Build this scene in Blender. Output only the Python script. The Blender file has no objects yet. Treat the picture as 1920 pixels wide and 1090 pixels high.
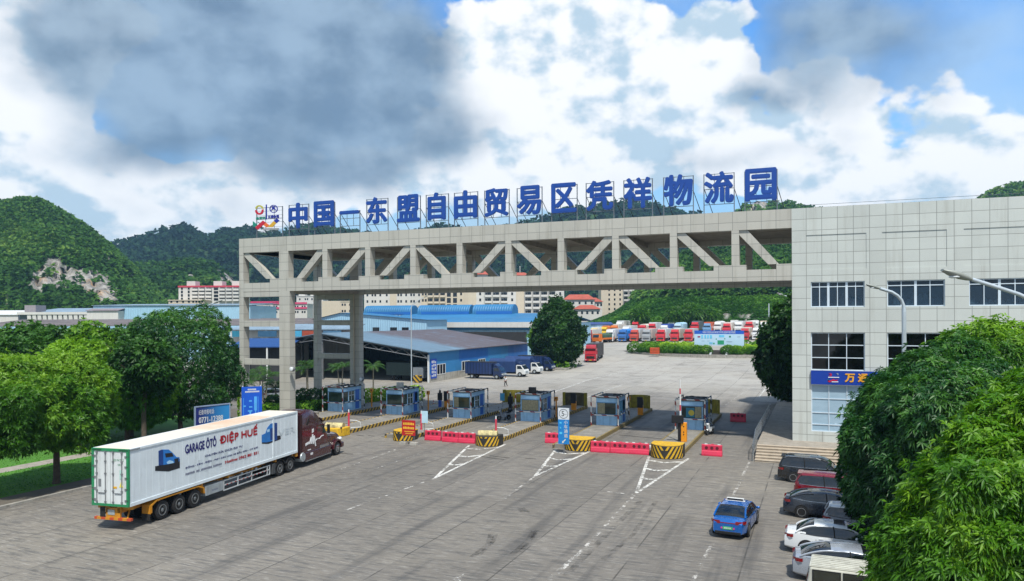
import bpy, math, random
import numpy as np
from mathutils import Vector, Matrix
R = math.radians
random.seed(7); rng = np.random.default_rng(7)
SC = bpy.context.scene
COL = SC.collection

# ------------------------------------------------------------------ camera
H, FPX, CX, CY, ROLL, YAW = 10.4, 1413.6, 960.0, 596.4, -4.097e-3, 0.38628
cam_d = bpy.data.cameras.new("camera"); cam = bpy.data.objects.new("camera", cam_d); COL.objects.link(cam)
cam_d.sensor_width = 36.0; cam_d.lens = FPX / 1920 * 36.0
cam_d.shift_y = (CY - 545.0) / 1920.0
cam_d.clip_start = 0.5; cam_d.clip_end = 9000
fwv = Vector((-math.sin(YAW), math.cos(YAW), 0)); r0 = Vector((math.cos(YAW), math.sin(YAW), 0)); u0 = Vector((0, 0, 1))
rv = math.cos(ROLL) * r0 + math.sin(ROLL) * u0; uv = -math.sin(ROLL) * r0 + math.cos(ROLL) * u0
cam.matrix_world = Matrix(((rv.x, uv.x, -fwv.x, 0), (rv.y, uv.y, -fwv.y, 0), (rv.z, uv.z, -fwv.z, H), (0, 0, 0, 1)))
SC.camera = cam

def ray(x, y): return fwv + rv * ((x - CX) / FPX) - uv * ((y - CY) / FPX)
def gz(Y): # the yard climbs gently beyond the gate
    t = min(max((Y - 115.0) / 110.0, 0.0), 1.0); t2 = min(max((Y - 228.0) / 34.0, 0.0), 1.0)
    return 3.0 * t * t * (3 - 2 * t) + 2.1 * t2 * t2 * (3 - 2 * t2)
def g(x, y, z=None):      # photo point on the ground (or on a level z)
    d = ray(x, y)
    if z is not None:
        t = (z - H) / d.z; return Vector((0, 0, H)) + d * t
    lo, hi = 5.0, 900.0
    for _ in range(50):
        m = (lo + hi) / 2; P = Vector((0, 0, H)) + d * m
        if P.z > gz(P.y): lo = m
        else: hi = m
    return Vector((0, 0, H)) + d * lo
def atY(x, y, Y): d = ray(x, y); return Vector((0, 0, H)) + d * (Y / d.y)
def atD(x, y, D): return Vector((0, 0, H)) + ray(x, y) * D

# ------------------------------------------------------------------ light
SUN_EL, SUN_AZ = R(60), R(148)       # azimuth clockwise from +Y: behind the camera, to the right
EXPO = 1.1
SC.view_settings.view_transform = 'Standard'; SC.view_settings.look = 'None'
SC.view_settings.exposure = EXPO; SC.view_settings.gamma = 1
sd = bpy.data.lights.new("sun", 'SUN'); sun = bpy.data.objects.new("sun", sd); COL.objects.link(sun)
sd.energy = 2.7; sd.angle = R(3.0); sd.color = (1, .955, .88)
to_sun = Vector((math.sin(SUN_AZ) * math.cos(SUN_EL), math.cos(SUN_AZ) * math.cos(SUN_EL), math.sin(SUN_EL)))
sun.rotation_euler = to_sun.to_track_quat('Z', 'Y').to_euler(); sun.location = (0, -30, 60)

W = bpy.data.worlds.new("World"); SC.world = W; W.use_nodes = True
wn, wl = W.node_tree.nodes, W.node_tree.links; wn.clear()
def N(t, **k):
    n = wn.new(t)
    for a, b in k.items(): setattr(n, a, b)
    return n
def mth(op, a, b=None, clamp=False):
    n = N('ShaderNodeMath', operation=op, use_clamp=clamp)
    for i, v in enumerate((a, b)):
        if v is None: continue
        if isinstance(v, (int, float)): n.inputs[i].default_value = v
        else: wl.new(v, n.inputs[i])
    return n.outputs[0]
def rampv(x, a, b):
    n = N('ShaderNodeMapRange', interpolation_type='SMOOTHSTEP'); wl.new(x, n.inputs[0])
    n.inputs[1].default_value = a; n.inputs[2].default_value = b; return n.outputs[0]
def wmix(f, a, b):
    n = N('ShaderNodeMix', data_type='RGBA')
    if isinstance(f, (int, float)): n.inputs[0].default_value = f
    else: wl.new(f, n.inputs[0])
    for i, v in ((6, a), (7, b)):
        if isinstance(v, tuple): n.inputs[i].default_value = (*v, 1)
        else: wl.new(v, n.inputs[i])
    return n.outputs[2]
out = N('ShaderNodeOutputWorld'); bg = N('ShaderNodeBackground'); wl.new(bg.outputs[0], out.inputs[0])
SKY_ST = 0.1; bg.inputs[1].default_value = SKY_ST
sky = N('ShaderNodeTexSky', sky_type='NISHITA'); sky.sun_disc = False
sky.sun_elevation = SUN_EL; sky.sun_rotation = SUN_AZ; sky.altitude = 200; sky.air_density = 1.0; sky.dust_density = 0.6; sky.ozone_density = 2.5
tc = N('ShaderNodeTexCoord'); sep = N('ShaderNodeSeparateXYZ'); wl.new(tc.outputs['Generated'], sep.inputs[0])
az = mth('ARCTAN2', sep.outputs[0], sep.outputs[1]); el = mth('ARCSINE', sep.outputs[2])
azd = mth('MULTIPLY', az, 57.2958); eld = mth('MULTIPLY', el, 57.2958)
comb = N('ShaderNodeCombineXYZ'); wl.new(azd, comb.inputs[0]); wl.new(eld, comb.inputs[1])
def noise(vec, scale, det=6, rough=.55, dist=0.0):
    n = N('ShaderNodeTexNoise'); wl.new(vec, n.inputs['Vector'])
    n.inputs['Scale'].default_value = scale; n.inputs['Detail'].default_value = det
    n.inputs['Roughness'].default_value = rough; n.inputs['Distortion'].default_value = dist
    return n
# ragged edges: angular coordinates displaced by noise
def vadd(a, b, op='ADD'):
    n = N('ShaderNodeVectorMath', operation=op); wl.new(a, n.inputs[0])
    if isinstance(b, tuple): n.inputs[1].default_value = b
    else: wl.new(b, n.inputs[1])
    return n.outputs[0]
def disp(vec, sc, amp, det=5, rough=.6):
    n = noise(vec, sc, det, rough); c = vadd(n.outputs['Color'], (.5, .5, .5), 'SUBTRACT')
    return vadd(vec, vadd(c, (amp, amp, 0), 'MULTIPLY'))
cuv = disp(comb.outputs[0], .10, 9, 2, .5); puff = disp(comb.outputs[0], .22, 5, 3, .5)
def azel(px, py):
    d = ray(px, py).normalized(); return math.degrees(math.atan2(d.x, d.y)), math.degrees(math.asin(d.z))
def blobs(vec, lst):
    tot = None
    for px, py, rx, ry, a in lst:
        A, E_ = azel(px, py); deg = 57.3 / FPX
        mp = N('ShaderNodeMapping', vector_type='TEXTURE'); wl.new(vec, mp.inputs[0])
        mp.inputs['Location'].default_value = (A, E_, 0); mp.inputs['Scale'].default_value = (rx * deg, ry * deg, 1)
        gt = N('ShaderNodeTexGradient', gradient_type='SPHERICAL'); wl.new(mp.outputs[0], gt.inputs[0])
        v = mth('MULTIPLY', gt.outputs['Fac'], a)
        tot = v if tot is None else mth('ADD', tot, v)
    return tot
stretch = vadd(comb.outputs[0], (1, 1.35, 1), 'MULTIPLY')
def fbm(vec, sc, det=9, rough=.5): return noise(vec, sc, det, rough).outputs['Fac']
n1 = fbm(stretch, .17); n1u = fbm(vadd(stretch, (1.0, 1.5, 0)), .17); n2 = fbm(vadd(stretch, (31, 7, 3)), .055, 8, .5); n3 = fbm(vadd(stretch, (9, 40, 5)), .13, 8, .52)
relief = mth('SUBTRACT', n1, n1u)          # puffs lit from above, shaded below
white = blobs(puff, [(10, 150, 230, 220, 1.2), (1030, 175, 290, 240, 2.2), (1180, 110, 110, 150, .8), (1330, 85, 110, 125, 1.7), (960, 320, 460, 140, 1.0), (1330, 270, 280, 130, .7), (560, 350, 360, 100, .9),
                     (170, 340, 320, 100, .9), (1560, 230, 260, 160, 1.1), (1900, 300, 170, 110, .9), (1640, 352, 240, 75, 1.2), (-200, 120, 260, 260, 1.3), (60, 20, 260, 90, .8), (340, 395, 300, 70, .7)])
dark = blobs(cuv, [(490, 110, 440, 270, 2.0), (690, 190, 320, 190, 1.2), (260, 40, 300, 190, 1.0), (250, 255, 260, 70, .55), (1570, 70, 250, 180, 1.35), (1390, 185, 120, 45, .7), (740, 40, 200, 190, .9),
                   (820, 290, 360, 80, .45), (1520, 300, 260, 60, .5), (380, 390, 380, 50, .35), (1250, 330, 300, 60, .45), (100, 290, 200, 60, .4)])
veil = mth('MULTIPLY', rampv(n2, .42, .64), .55)
hzn = mth('MULTIPLY', rampv(eld, 16, 4), .9)
mW = rampv(mth('ADD', white, mth('MULTIPLY', mth('SUBTRACT', n1, .5), 2.2)), .42, .60)
mD = mth('MULTIPLY', rampv(mth('ADD', dark, mth('MULTIPLY', mth('SUBTRACT', n1, .5), 1.3)), .20, 1.25), .95)
K = 10.0 / 2 ** EXPO * .1 / SKY_ST   # display level 1.0
def kc(r, gg, b): return (r * K, gg * K, b * K)
rest = mth('MULTIPLY', rampv(mth('ABSOLUTE', mth('ADD', azd, math.degrees(YAW))), 42, 60), .75)   # broken cloud over the rest of the sky
tint = N('ShaderNodeMix', data_type='RGBA', blend_type='MULTIPLY'); tint.inputs[0].default_value = 1; wl.new(sky.outputs[0], tint.inputs[6]); tint.inputs[7].default_value = (.36, .80, 1.16, 1)
c = wmix(hzn, tint.outputs[2], kc(.47, .70, .84))
c = wmix(veil, c, kc(.62, .78, .88))
lit = rampv(mth('ADD', mth('MULTIPLY', relief, 2.6), mth('MULTIPLY', n3, 1.3)), .30, .74)
wcol = wmix(lit, kc(.56, .72, .85), kc(1.12, 1.12, 1.12))
c = wmix(mth('MULTIPLY', mW, .97), c, wcol)
dcol = wmix(rampv(mth('ADD', n3, mth('MULTIPLY', relief, .7)), .30, .72), kc(.18, .27, .385), kc(.37, .50, .64))
c = wmix(mD, c, dcol)
c = wmix(rest, c, wmix(rampv(n1, .3, .7), kc(.45, .58, .70), kc(.85, .87, .9)))
wl.new(c, bg.inputs[0])

# ------------------------------------------------------------------ materials
def lin(h):
    h = h.lstrip('#'); v = [int(h[i:i + 2], 16) / 255 for i in (0, 2, 4)]
    return tuple(x / 12.92 if x <= .04045 else ((x + .055) / 1.055) ** 2.4 for x in v)
MATS = {}
class NT:
    def __init__(s, name):
        s.m = bpy.data.materials.new(name); s.m.use_nodes = True; t = s.m.node_tree; s.n, s.l = t.nodes, t.links
        s.b = s.n['Principled BSDF']; s.out = s.n['Material Output']
    def new(s, t, **k):
        n = s.n.new(t)
        for a, b in k.items(): setattr(n, a, b)
        return n
    def put(s, v, sock):
        if isinstance(v, (int, float)): sock.default_value = v
        elif isinstance(v, tuple): sock.default_value = (*v, 1) if len(v) == 3 and len(sock.default_value) == 4 else v
        else: s.l.new(v, sock)
    def math(s, op, a, b=0.0, clamp=False):
        n = s.new('ShaderNodeMath', operation=op, use_clamp=clamp); s.put(a, n.inputs[0]); s.put(b, n.inputs[1]); return n.outputs[0]
    def mix(s, f, a, b, blend='MIX'):
        n = s.new('ShaderNodeMix', data_type='RGBA', blend_type=blend); s.put(f, n.inputs[0]); s.put(a, n.inputs[6]); s.put(b, n.inputs[7]); return n.outputs[2]
    def rmp(s, x, a, b, lo=0.0, hi=1.0):
        n = s.new('ShaderNodeMapRange', interpolation_type='SMOOTHSTEP'); s.put(x, n.inputs[0])
        for i, v in enumerate((a, b, lo, hi)): n.inputs[i + 1].default_value = v
        return n.outputs[0]
    def noise(s, vec, scale, det=4, rough=.55, dist=0):
        n = s.new('ShaderNodeTexNoise'); s.put(vec, n.inputs['Vector']); n.inputs['Scale'].default_value = scale
        n.inputs['Detail'].default_value = det; n.inputs['Roughness'].default_value = rough; n.inputs['Distortion'].default_value = dist; return n.outputs['Fac']
    def pos(s): return s.new('ShaderNodeNewGeometry').outputs['Position']
    def obj(s): return s.new('ShaderNodeTexCoord').outputs['Object']
    def nrm(s): return s.new('ShaderNodeNewGeometry').outputs['True Normal']
    def sep(s, v): n = s.new('ShaderNodeSeparateXYZ'); s.l.new(v, n.inputs[0]); return n.outputs
    def scl(s, v, k): n = s.new('ShaderNodeVectorMath', operation='MULTIPLY'); s.l.new(v, n.inputs[0]); n.inputs[1].default_value = k; return n.outputs[0]
    def bump(s, h, st=.3, d=.05):
        n = s.new('ShaderNodeBump'); n.inputs['Strength'].default_value = st; n.inputs['Distance'].default_value = d; s.l.new(h, n.inputs['Height']); s.l.new(n.outputs[0], s.b.inputs['Normal'])
    def fin(s, col, rough=.6, metal=0.0, spec=.5):
        s.put(col, s.b.inputs['Base Color']); s.put(rough, s.b.inputs['Roughness']); s.b.inputs['Metallic'].default_value = metal
        s.b.inputs['Specular IOR Level'].default_value = spec; return s.m
def mat(name, col, rough=.6, metal=0.0, var=.12, scale=1.5, dirt=0.0, bump=0.0, spec=.5, coat=0.0, corr=None):
    """plain surface with noise variation, optional dirt streaks and corrugation (axis, pitch)"""
    if name in MATS: return MATS[name]
    s = NT(name); c = lin(col) if isinstance(col, str) else col; P = s.obj()
    n1 = s.noise(P, scale, 5); f = s.rmp(n1, .25, .75, 1 - var, 1 + var)
    v = s.new('ShaderNodeVectorMath', operation='SCALE'); v.inputs[0].default_value = c; s.l.new(f, v.inputs['Scale']); cc = v.outputs[0]
    if dirt:
        st = s.noise(s.scl(P, (2.2, 2.2, .25)), 1.7, 5, .65); sp = s.noise(P, 6, 4, .7)
        cc = s.mix(s.math('MULTIPLY', s.rmp(s.math('ADD', st, s.math('MULTIPLY', sp, .35)), .62, .95), dirt), cc, lin('4a443a'))
    r = s.rmp(s.noise(P, scale * 3, 3), .2, .8, max(rough - .1, .02), min(rough + .1, 1))
    if corr:
        ax, pitch = corr; q = s.sep(P)[ax]; w = s.math('SINE', s.math('MULTIPLY', q, 6.2832 / pitch)); s.bump(w, .6, pitch * .12)
    elif bump: s.bump(s.noise(P, scale * 8, 4), bump, .02)
    s.fin(cc, r, metal, spec); s.b.inputs['Coat Weight'].default_value = coat; s.b.inputs['Coat Roughness'].default_value = .06
    MATS[name] = s.m; return s.m
def emis(name, col, st):
    s = NT(name); s.b.inputs['Emission Color'].default_value = (*lin(col), 1); s.b.inputs['Emission Strength'].default_value = st; return s.m
def glassm(name, col, rough=.06, spec=.6):
    if name in MATS: return MATS[name]
    s = NT(name); P = s.obj(); n1 = s.noise(P, .8, 3)
    MATS[name] = s.fin(s.mix(s.rmp(n1, .35, .65), lin(col), tuple(x * 1.8 + .004 for x in lin(col))), rough, 0, spec); return MATS[name]
def stripes(name, c1, c2, ax=(0, 1, 1), period=.6, wear=.4, duty=0.0):
    """hazard stripes running along a direction, worn"""
    s = NT(name); P = s.pos(); d = s.new('ShaderNodeVectorMath', operation='DOT_PRODUCT'); s.l.new(P, d.inputs[0]); d.inputs[1].default_value = ax
    w = s.math('SINE', s.math('MULTIPLY', d.outputs['Value'], 6.2832 / period)); f = s.rmp(w, duty - .08, duty + .08)
    n = s.noise(P, 5, 5, .7); wr = s.rmp(n, .5, .75, 0, wear); c = s.mix(f, lin(c1), lin(c2))
    c = s.mix(wr, c, lin('6b675c')); return s.fin(c, .75)

# ------------------------------------------------------------------ mesh building
class MB:
    def __init__(s): s.v, s.f, s.m = [], [], []
    def add(s, vs, fs, m=0, M=None):
        o = len(s.v); s.v += [tuple(M @ Vector(p)) for p in vs] if M else [tuple(p) for p in vs]
        s.f += [tuple(i + o for i in q) for q in fs]; s.m += [m] * len(fs); return s
    def box(s, x0, x1, y0, y1, z0, z1, m=0, M=None):
        return s.add([(x, y, z) for x in (x0, x1) for y in (y0, y1) for z in (z0, z1)],
                     [(0, 1, 3, 2), (4, 6, 7, 5), (0, 4, 5, 1), (2, 3, 7, 6), (0, 2, 6, 4), (1, 5, 7, 3)], m, M)
    def prism(s, pts, ax, a, b, m=0, M=None):   # closed outline extruded along axis ax
        def P(p, t): return [(t, p[0], p[1]), (p[0], t, p[1]), (p[0], p[1], t)][ax]
        n = len(pts); ar = sum(pts[i][0] * pts[(i + 1) % n][1] - pts[(i + 1) % n][0] * pts[i][1] for i in range(n))
        if ar < 0: pts = pts[::-1]
        if (ax == 1): pts = pts[::-1]
        A, B_ = min(a, b), max(a, b)
        return s.add([P(p, A) for p in pts] + [P(p, B_) for p in pts],
                     [tuple(range(n))[::-1], tuple(range(n, 2 * n))] + [(i, (i + 1) % n, n + (i + 1) % n, n + i) for i in range(n)], m, M)
    def tube(s, pts, r, n=8, m=0, cap=True):
        pts = [Vector(p) for p in pts]; rs = r if isinstance(r, (list, tuple)) else [r] * len(pts); vs, fs = [], []
        up = None
        for i, p in enumerate(pts):
            d = (pts[min(i + 1, len(pts) - 1)] - pts[max(i - 1, 0)]).normalized()
            a = d.orthogonal().normalized() if up is None else (up - d * up.dot(d)).normalized()
            up = a; b = d.cross(a)
            vs += [p + (a * math.cos(2 * math.pi * k / n) + b * math.sin(2 * math.pi * k / n)) * rs[i] for k in range(n)]
        for i in range(len(pts) - 1):
            fs += [(i * n + k, i * n + (k + 1) % n, (i + 1) * n + (k + 1) % n, (i + 1) * n + k) for k in range(n)]
        if cap: fs += [tuple(range(n))[::-1], tuple(range((len(pts) - 1) * n, len(pts) * n))]
        return s.add(vs, fs, m)
    def lathe(s, prof, c=(0, 0, 0), ax=2, n=16, m=0):  # (radius, height) profile about an axis
        vs, fs = [], []
        for r, h in prof:
            for k in range(n):
                a = 2 * math.pi * k / n; p = (r * math.cos(a), r * math.sin(a), h)
                p = [(p[2], p[0], p[1]), (p[1], p[2], p[0]), p][ax]; vs.append((c[0] + p[0], c[1] + p[1], c[2] + p[2]))
        for i in range(len(prof) - 1):
            fs += [(i * n + k, i * n + (k + 1) % n, (i + 1) * n + (k + 1) % n, (i + 1) * n + k) for k in range(n)]
        fs += [tuple(range(n))[::-1], tuple(range((len(prof) - 1) * n, len(prof) * n))]
        return s.add(vs, fs, m)
    def ell(s, c, r, n=12, k=8, m=0):
        prof = [(max(math.sin(math.pi * i / k), 1e-3), -math.cos(math.pi * i / k)) for i in range(k + 1)]
        o = len(s.v); s.lathe(prof, (0, 0, 0), 2, n, m)
        for i in range(o, len(s.v)): p = s.v[i]; s.v[i] = (c[0] + p[0] * r[0], c[1] + p[1] * r[1], c[2] + p[2] * r[2])
        return s
    def quad(s, a, b, c, d, m=0): return s.add([a, b, c, d], [(0, 1, 2, 3)], m)
    def build(s, name, mats, parent=None, world=False, smooth=None, bevel=0.0):
        me = bpy.data.meshes.new(name); vs = s.v
        if world and parent is not None:
            L = parent.location if not parent.get('_w') else Vector(parent['_w']); vs = [(p[0] - L[0], p[1] - L[1], p[2] - L[2]) for p in vs]
        me.from_pydata(vs, [], s.f)
        mats = mats if isinstance(mats, (list, tuple)) else [mats]
        for q in mats: me.materials.append(q)
        if len(mats) > 1: me.polygons.foreach_set('material_index', s.m)
        me.validate(); me.update()
        if smooth is not None:
            me.polygons.foreach_set('use_smooth', [True] * len(me.polygons)); me.set_sharp_from_angle(angle=R(smooth))
        o = bpy.data.objects.new(name, me); COL.objects.link(o)
        if parent is not None: o.parent = parent
        if bevel:
            b = o.modifiers.new('bevel', 'BEVEL'); b.width = bevel; b.segments = 2; b.limit_method = 'ANGLE'
        return o
def tag(o, label=None, cat=None, group=None, kind=None):
    for k, v in (('label', label), ('category', cat), ('group', group), ('kind', kind)):
        if v: o[k] = v
    return o
def thing(name, label, cat, loc=(0, 0, 0), rz=0.0, group=None, sc=1.0):
    o = bpy.data.objects.new(name, None); COL.objects.link(o); o.location = loc; o.rotation_euler = (0, 0, rz); o.scale = (sc, sc, sc); o.empty_display_size = .3
    return tag(o, label, cat, group)
def struct(o): o['kind'] = 'structure'; return o
def kids(o): return [c for c in bpy.data.objects if c.parent == o]
def copy_tree(o, parent=None, swap=None):
    c = o.copy(); COL.objects.link(c); c.parent = parent
    if swap and c.type == 'MESH':
        for sl in c.material_slots:
            if sl.material and sl.material.name in swap: m_ = swap[sl.material.name]; sl.link = 'OBJECT'; sl.material = m_
    for ch in (KIDS[o.name] if o.name in KIDS else kids(o)): copy_tree(ch, c, swap)
    return c
KIDS = {}
def freeze(o):     # remember the children of a prototype so that copying stays quick
    KIDS[o.name] = kids(o)
    for ch in KIDS[o.name]: freeze(ch)
def dup(o, loc, rz, label, group=None, swap=None, sc=None):
    c = copy_tree(o, None, swap); c.location = loc; c.rotation_euler = (0, 0, rz); c['label'] = label
    if group: c['group'] = group
    if sc: c.scale = (sc, sc, sc)
    return c
TXT = {}
def text_geo(body, bold=.0):
    """outline of a line of text as flat faces, scaled to the unit box (width 1, height 1)"""
    k = (body, bold)
    if k not in TXT:
        cu = bpy.data.curves.new('t', 'FONT'); cu.body = body; cu.resolution_u = 3
        ob = bpy.data.objects.new('t', cu); COL.objects.link(ob); dg = bpy.context.evaluated_depsgraph_get(); dg.update()
        me = bpy.data.meshes.new_from_object(ob.evaluated_get(dg)); vs = [tuple(v.co) for v in me.vertices]; fs = [tuple(p.vertices) for p in me.polygons]
        bpy.data.objects.remove(ob); bpy.data.curves.remove(cu); bpy.data.meshes.remove(me)
        xs = [p[0] for p in vs]; ys = [p[1] for p in vs]; x0, x1, y0, y1 = min(xs), max(xs), min(ys), max(ys)
        TXT[k] = ([((p[0] - x0) / (x1 - x0), (p[1] - y0) / (y1 - y0)) for p in vs], fs, (x1 - x0) / (y1 - y0))
    return TXT[k]
def text(mb, body, fn, x0, x1, z0, z1, bold=0.0, m=0, thick=0.0):
    """text filling the rectangle; fn(u, v, d) turns plate coordinates into a point (d = outwards)"""
    if bold:     # heavier strokes: copies nudged sideways, each 2 mm behind the last
        for i, (dx, dz) in enumerate(((0, 0), (bold, 0), (-bold, 0), (0, bold), (0, -bold), (bold * .7, bold * .7), (-bold * .7, bold * .7), (bold * .7, -bold * .7), (-bold * .7, -bold * .7))):
            e = bold; text(mb, body, lambda u, v, d: fn(u + dx, v + dz, d), x0 + e, x1 - e, z0 + e, z1 - e, 0, m, max(thick - .003 * i, .001))
        return mb
    vs, fs, _ = text_geo(body, bold); P = [(x0 + (x1 - x0) * a, z0 + (z1 - z0) * b) for a, b in vs]
    mb.add([fn(a, b, thick) for a, b in P], fs, m)
    if thick:
        mb.add([fn(a, b, 0) for a, b in P], [q[::-1] for q in fs], m)
        cnt = {}
        for q in fs:
            for i in range(len(q)):
                e = (q[i], q[(i + 1) % len(q)]); cnt[e] = 1
        for (i, j) in list(cnt):
            if (j, i) not in cnt: mb.add([fn(*P[i], thick), fn(*P[i], 0), fn(*P[j], 0), fn(*P[j], thick)], [(0, 1, 2, 3)], m)
    return mb
# ================================================================== SETTING
Y0, YR = 62.14, 74.6
def tilemat(name, col, grout='6b6d69', pitch=1.1, row=.87, px0=-1.96, lw=.026, hor_only=False, dirt=.5):
    s = NT(name); P = s.pos(); q = s.sep(P); n = s.sep(s.nrm()); ax = s.math('GREATER_THAN', s.math('ABSOLUTE', n[0]), .6); az_ = s.math('GREATER_THAN', s.math('ABSOLUTE', n[2]), .6)
    def line(x, off, p):
        t = s.math('DIVIDE', s.math('SUBTRACT', x, off), p); fr = s.math('FRACT', t); d = s.math('ABSOLUTE', s.math('SUBTRACT', fr, .5))
        return s.rmp(d, .5 - lw / p, .5 - lw / p * .35), s.math('FLOOR', t)
    def sel(f, a, b): m = s.new('ShaderNodeMix', data_type='FLOAT'); s.put(f, m.inputs[0]); s.put(a, m.inputs[2]); s.put(b, m.inputs[3]); return m.outputs[0]
    h = sel(ax, q[0], q[1]); lh, ih = line(h, px0, pitch); v = sel(az_, q[2], q[1]); lv, iv = line(v, 18.76, row)
    ln = lv if hor_only else s.math('MAXIMUM', lh, lv)
    cb = s.new('ShaderNodeCombineXYZ'); s.l.new(ih, cb.inputs[0]); s.l.new(iv, cb.inputs[1]); wnz = s.new('ShaderNodeTexWhiteNoise', noise_dimensions='3D'); s.l.new(cb.outputs[0], wnz.inputs['Vector'])
    tone = s.math('ADD', s.math('MULTIPLY', wnz.outputs['Value'], .10), s.math('MULTIPLY', s.noise(P, .35, 5, .6), .22)); tone = s.math('ADD', tone, .80)
    vm = s.new('ShaderNodeVectorMath', operation='SCALE'); vm.inputs[0].default_value = lin(col); s.l.new(tone, vm.inputs['Scale'])
    st = s.noise(s.scl(P, (1.6, 1.6, .12)), 1.2, 5, .65); c = s.mix(s.math('MULTIPLY', s.rmp(st, .5, .8), dirt), vm.outputs[0], lin('7f7b6e'))
    c = s.mix(s.math('MULTIPLY', ln, .85), c, lin(grout)); s.bump(s.math('SUBTRACT', 1, ln), .35, .02); return s.fin(c, .55)
M_gate = tilemat('gateway_stone', 'aeaca3', pitch=1.0896)
M_col = tilemat('column_stone', 'aeaca3', hor_only=True)
M_bld = tilemat('building_stone', 'b8bdb8', dirt=.4)  # lighter copy of the gateway stone: sun against cloud shade put into the colours
M_soffit = mat('soffit_plaster', '968f84', .9, var=.2)

# ---- ground
s = NT('ground_earth'); P = s.pos(); n1 = s.noise(P, .03, 6); n2 = s.noise(P, .4, 5); M_earth = s.fin(s.mix(s.rmp(n1, .4, .6), s.mix(n2, lin('3d5a22'), lin('55702c')), lin('6a6148')), .95)
def sheet(name, x0, x1, ys, z, m, nx=2):
    b = MB(); xs = [x0 + (x1 - x0) * i / (nx - 1) for i in range(nx)]
    b.v = [(x, y, gz(y) + z) for y in ys for x in xs]
    b.f = [(j * nx + i, j * nx + i + 1, (j + 1) * nx + i + 1, (j + 1) * nx + i) for j in range(len(ys) - 1) for i in range(nx - 1)]
    b.m = [0] * len(b.f); return struct(b.build(name, m))
ysl = [-80, 0, 60, 115] + list(range(120, 230, 5)) + [235, 242, 250, 256, 262, 300, 420, 900, 1650]
sheet('ground', -1400, 900, ysl, -.03, M_earth)
s = NT('yard_concrete'); P = s.pos(); q = s.sep(P)
big = s.noise(P, .035, 6, .6); mid = s.noise(P, .22, 7, .65, .6); fine = s.noise(P, 9, 4, .7)
groove = s.noise(s.scl(P, (.35, 2.6, 1)), 1.6, 6, .72); groove2 = s.noise(s.scl(P, (.6, 6, 1)), 2.0, 5, .7); lane = s.noise(s.scl(P, (.5, .03, 1)), 1.6, 5, .6)
zone = s.rmp(s.math('ADD', q[1], s.math('MULTIPLY', s.math('SUBTRACT', big, .5), 40)), 78, 128)      # older slabs before the gate, darkened further by painted cloud shade; cleaner yard beyond
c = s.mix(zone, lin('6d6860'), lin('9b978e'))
c = s.mix(s.math('MULTIPLY', s.rmp(mid, .48, .70), .5), c, lin('5b5854'))
c = s.mix(s.math('MULTIPLY', s.rmp(big, .45, .62), .35), c, lin('8f887a'))
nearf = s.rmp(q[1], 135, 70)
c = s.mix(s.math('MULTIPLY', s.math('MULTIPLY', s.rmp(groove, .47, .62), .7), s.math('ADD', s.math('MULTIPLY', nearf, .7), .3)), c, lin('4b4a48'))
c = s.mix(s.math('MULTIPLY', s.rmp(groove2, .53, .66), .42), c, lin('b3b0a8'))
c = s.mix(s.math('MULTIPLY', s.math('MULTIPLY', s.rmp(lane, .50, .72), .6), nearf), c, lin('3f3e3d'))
c = s.mix(s.math('MULTIPLY', s.rmp(fine, .5, .8), .2), c, lin('55534f'))
def joint(x, off, p, w):
    d = s.math('ABSOLUTE', s.math('SUBTRACT', s.math('FRACT', s.math('DIVIDE', s.math('SUBTRACT', x, off), p)), .5)); return s.rmp(d, .5 - w / p, .5 - w / p * .5)
jn = s.math('MAXIMUM', joint(q[0], -21.4, 4.6, .045), s.math('MULTIPLY', joint(q[1], 3.0, 9.2, .04), .6))
br = s.noise(P, .5, 3); jn = s.math('MULTIPLY', jn, s.rmp(br, .35, .55))
c = s.mix(s.math('MULTIPLY', jn, .75), c, lin('35332f'))
cell = s.new('ShaderNodeCombineXYZ'); s.l.new(s.math('FLOOR', s.math('DIVIDE', s.math('SUBTRACT', q[0], -21.4), 4.6)), cell.inputs[0]); s.l.new(s.math('FLOOR', s.math('DIVIDE', s.math('SUBTRACT', q[1], 3.0), 9.2)), cell.inputs[1])
wz = s.new('ShaderNodeTexWhiteNoise'); s.l.new(cell.outputs[0], wz.inputs['Vector']); vm = s.new('ShaderNodeVectorMath', operation='SCALE'); s.l.new(c, vm.inputs[0]); s.l.new(s.math('ADD', s.math('MULTIPLY', wz.outputs['Value'], .16), .90), vm.inputs['Scale'])
s.bump(s.math('ADD', s.math('MULTIPLY', groove, .6), fine), .25, .015)
M_yard = s.fin(vm.outputs[0], s.rmp(mid, .3, .7, .65, .9))
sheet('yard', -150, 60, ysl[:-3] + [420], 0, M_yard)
s = NT('lawn_turf'); P = s.pos(); M_lawn = s.fin(s.mix(s.noise(P, .6, 6), lin('2f5a17'), lin('4d8424')), .95)
s = NT('strip_soil'); P = s.pos(); M_soil = s.fin(s.mix(s.noise(P, 1.2, 7, .7), lin('38332b'), lin('6d675c')), .95)
M_kerb = mat('kerb_concrete', '8d8a82', .85, var=.2, scale=2, dirt=.5)
M_path = mat('path_paving', '8b867c', .9, var=.2, scale=3)
def slab(name, x0, x1, y0, y1, z0, z1, m): b = MB().box(x0, x1, y0, y1, z0, z1); return struct(b.build(name, m))
slab('planting_strip', -43.9, -42.0, -20, 47, -.02, .10, M_soil)
slab('kerb', -42.0, -41.75, -20, 47, -.02, .13, M_kerb)
slab('lawn', -90, -52.6, -20, 61, -.02, .11, M_lawn); slab('lawn', -51.0, -43.9, -20, 49, -.02, .11, M_lawn)
slab('path', -52.6, -51.0, -20, 61, -.02, .105, M_path)
slab('planting_bed', -62, -50.6, 61, 84, -.02, .13, M_soil); slab('planting_bed', -52.6, -50.6, 49, 61, -.02, .12, M_soil)
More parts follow.
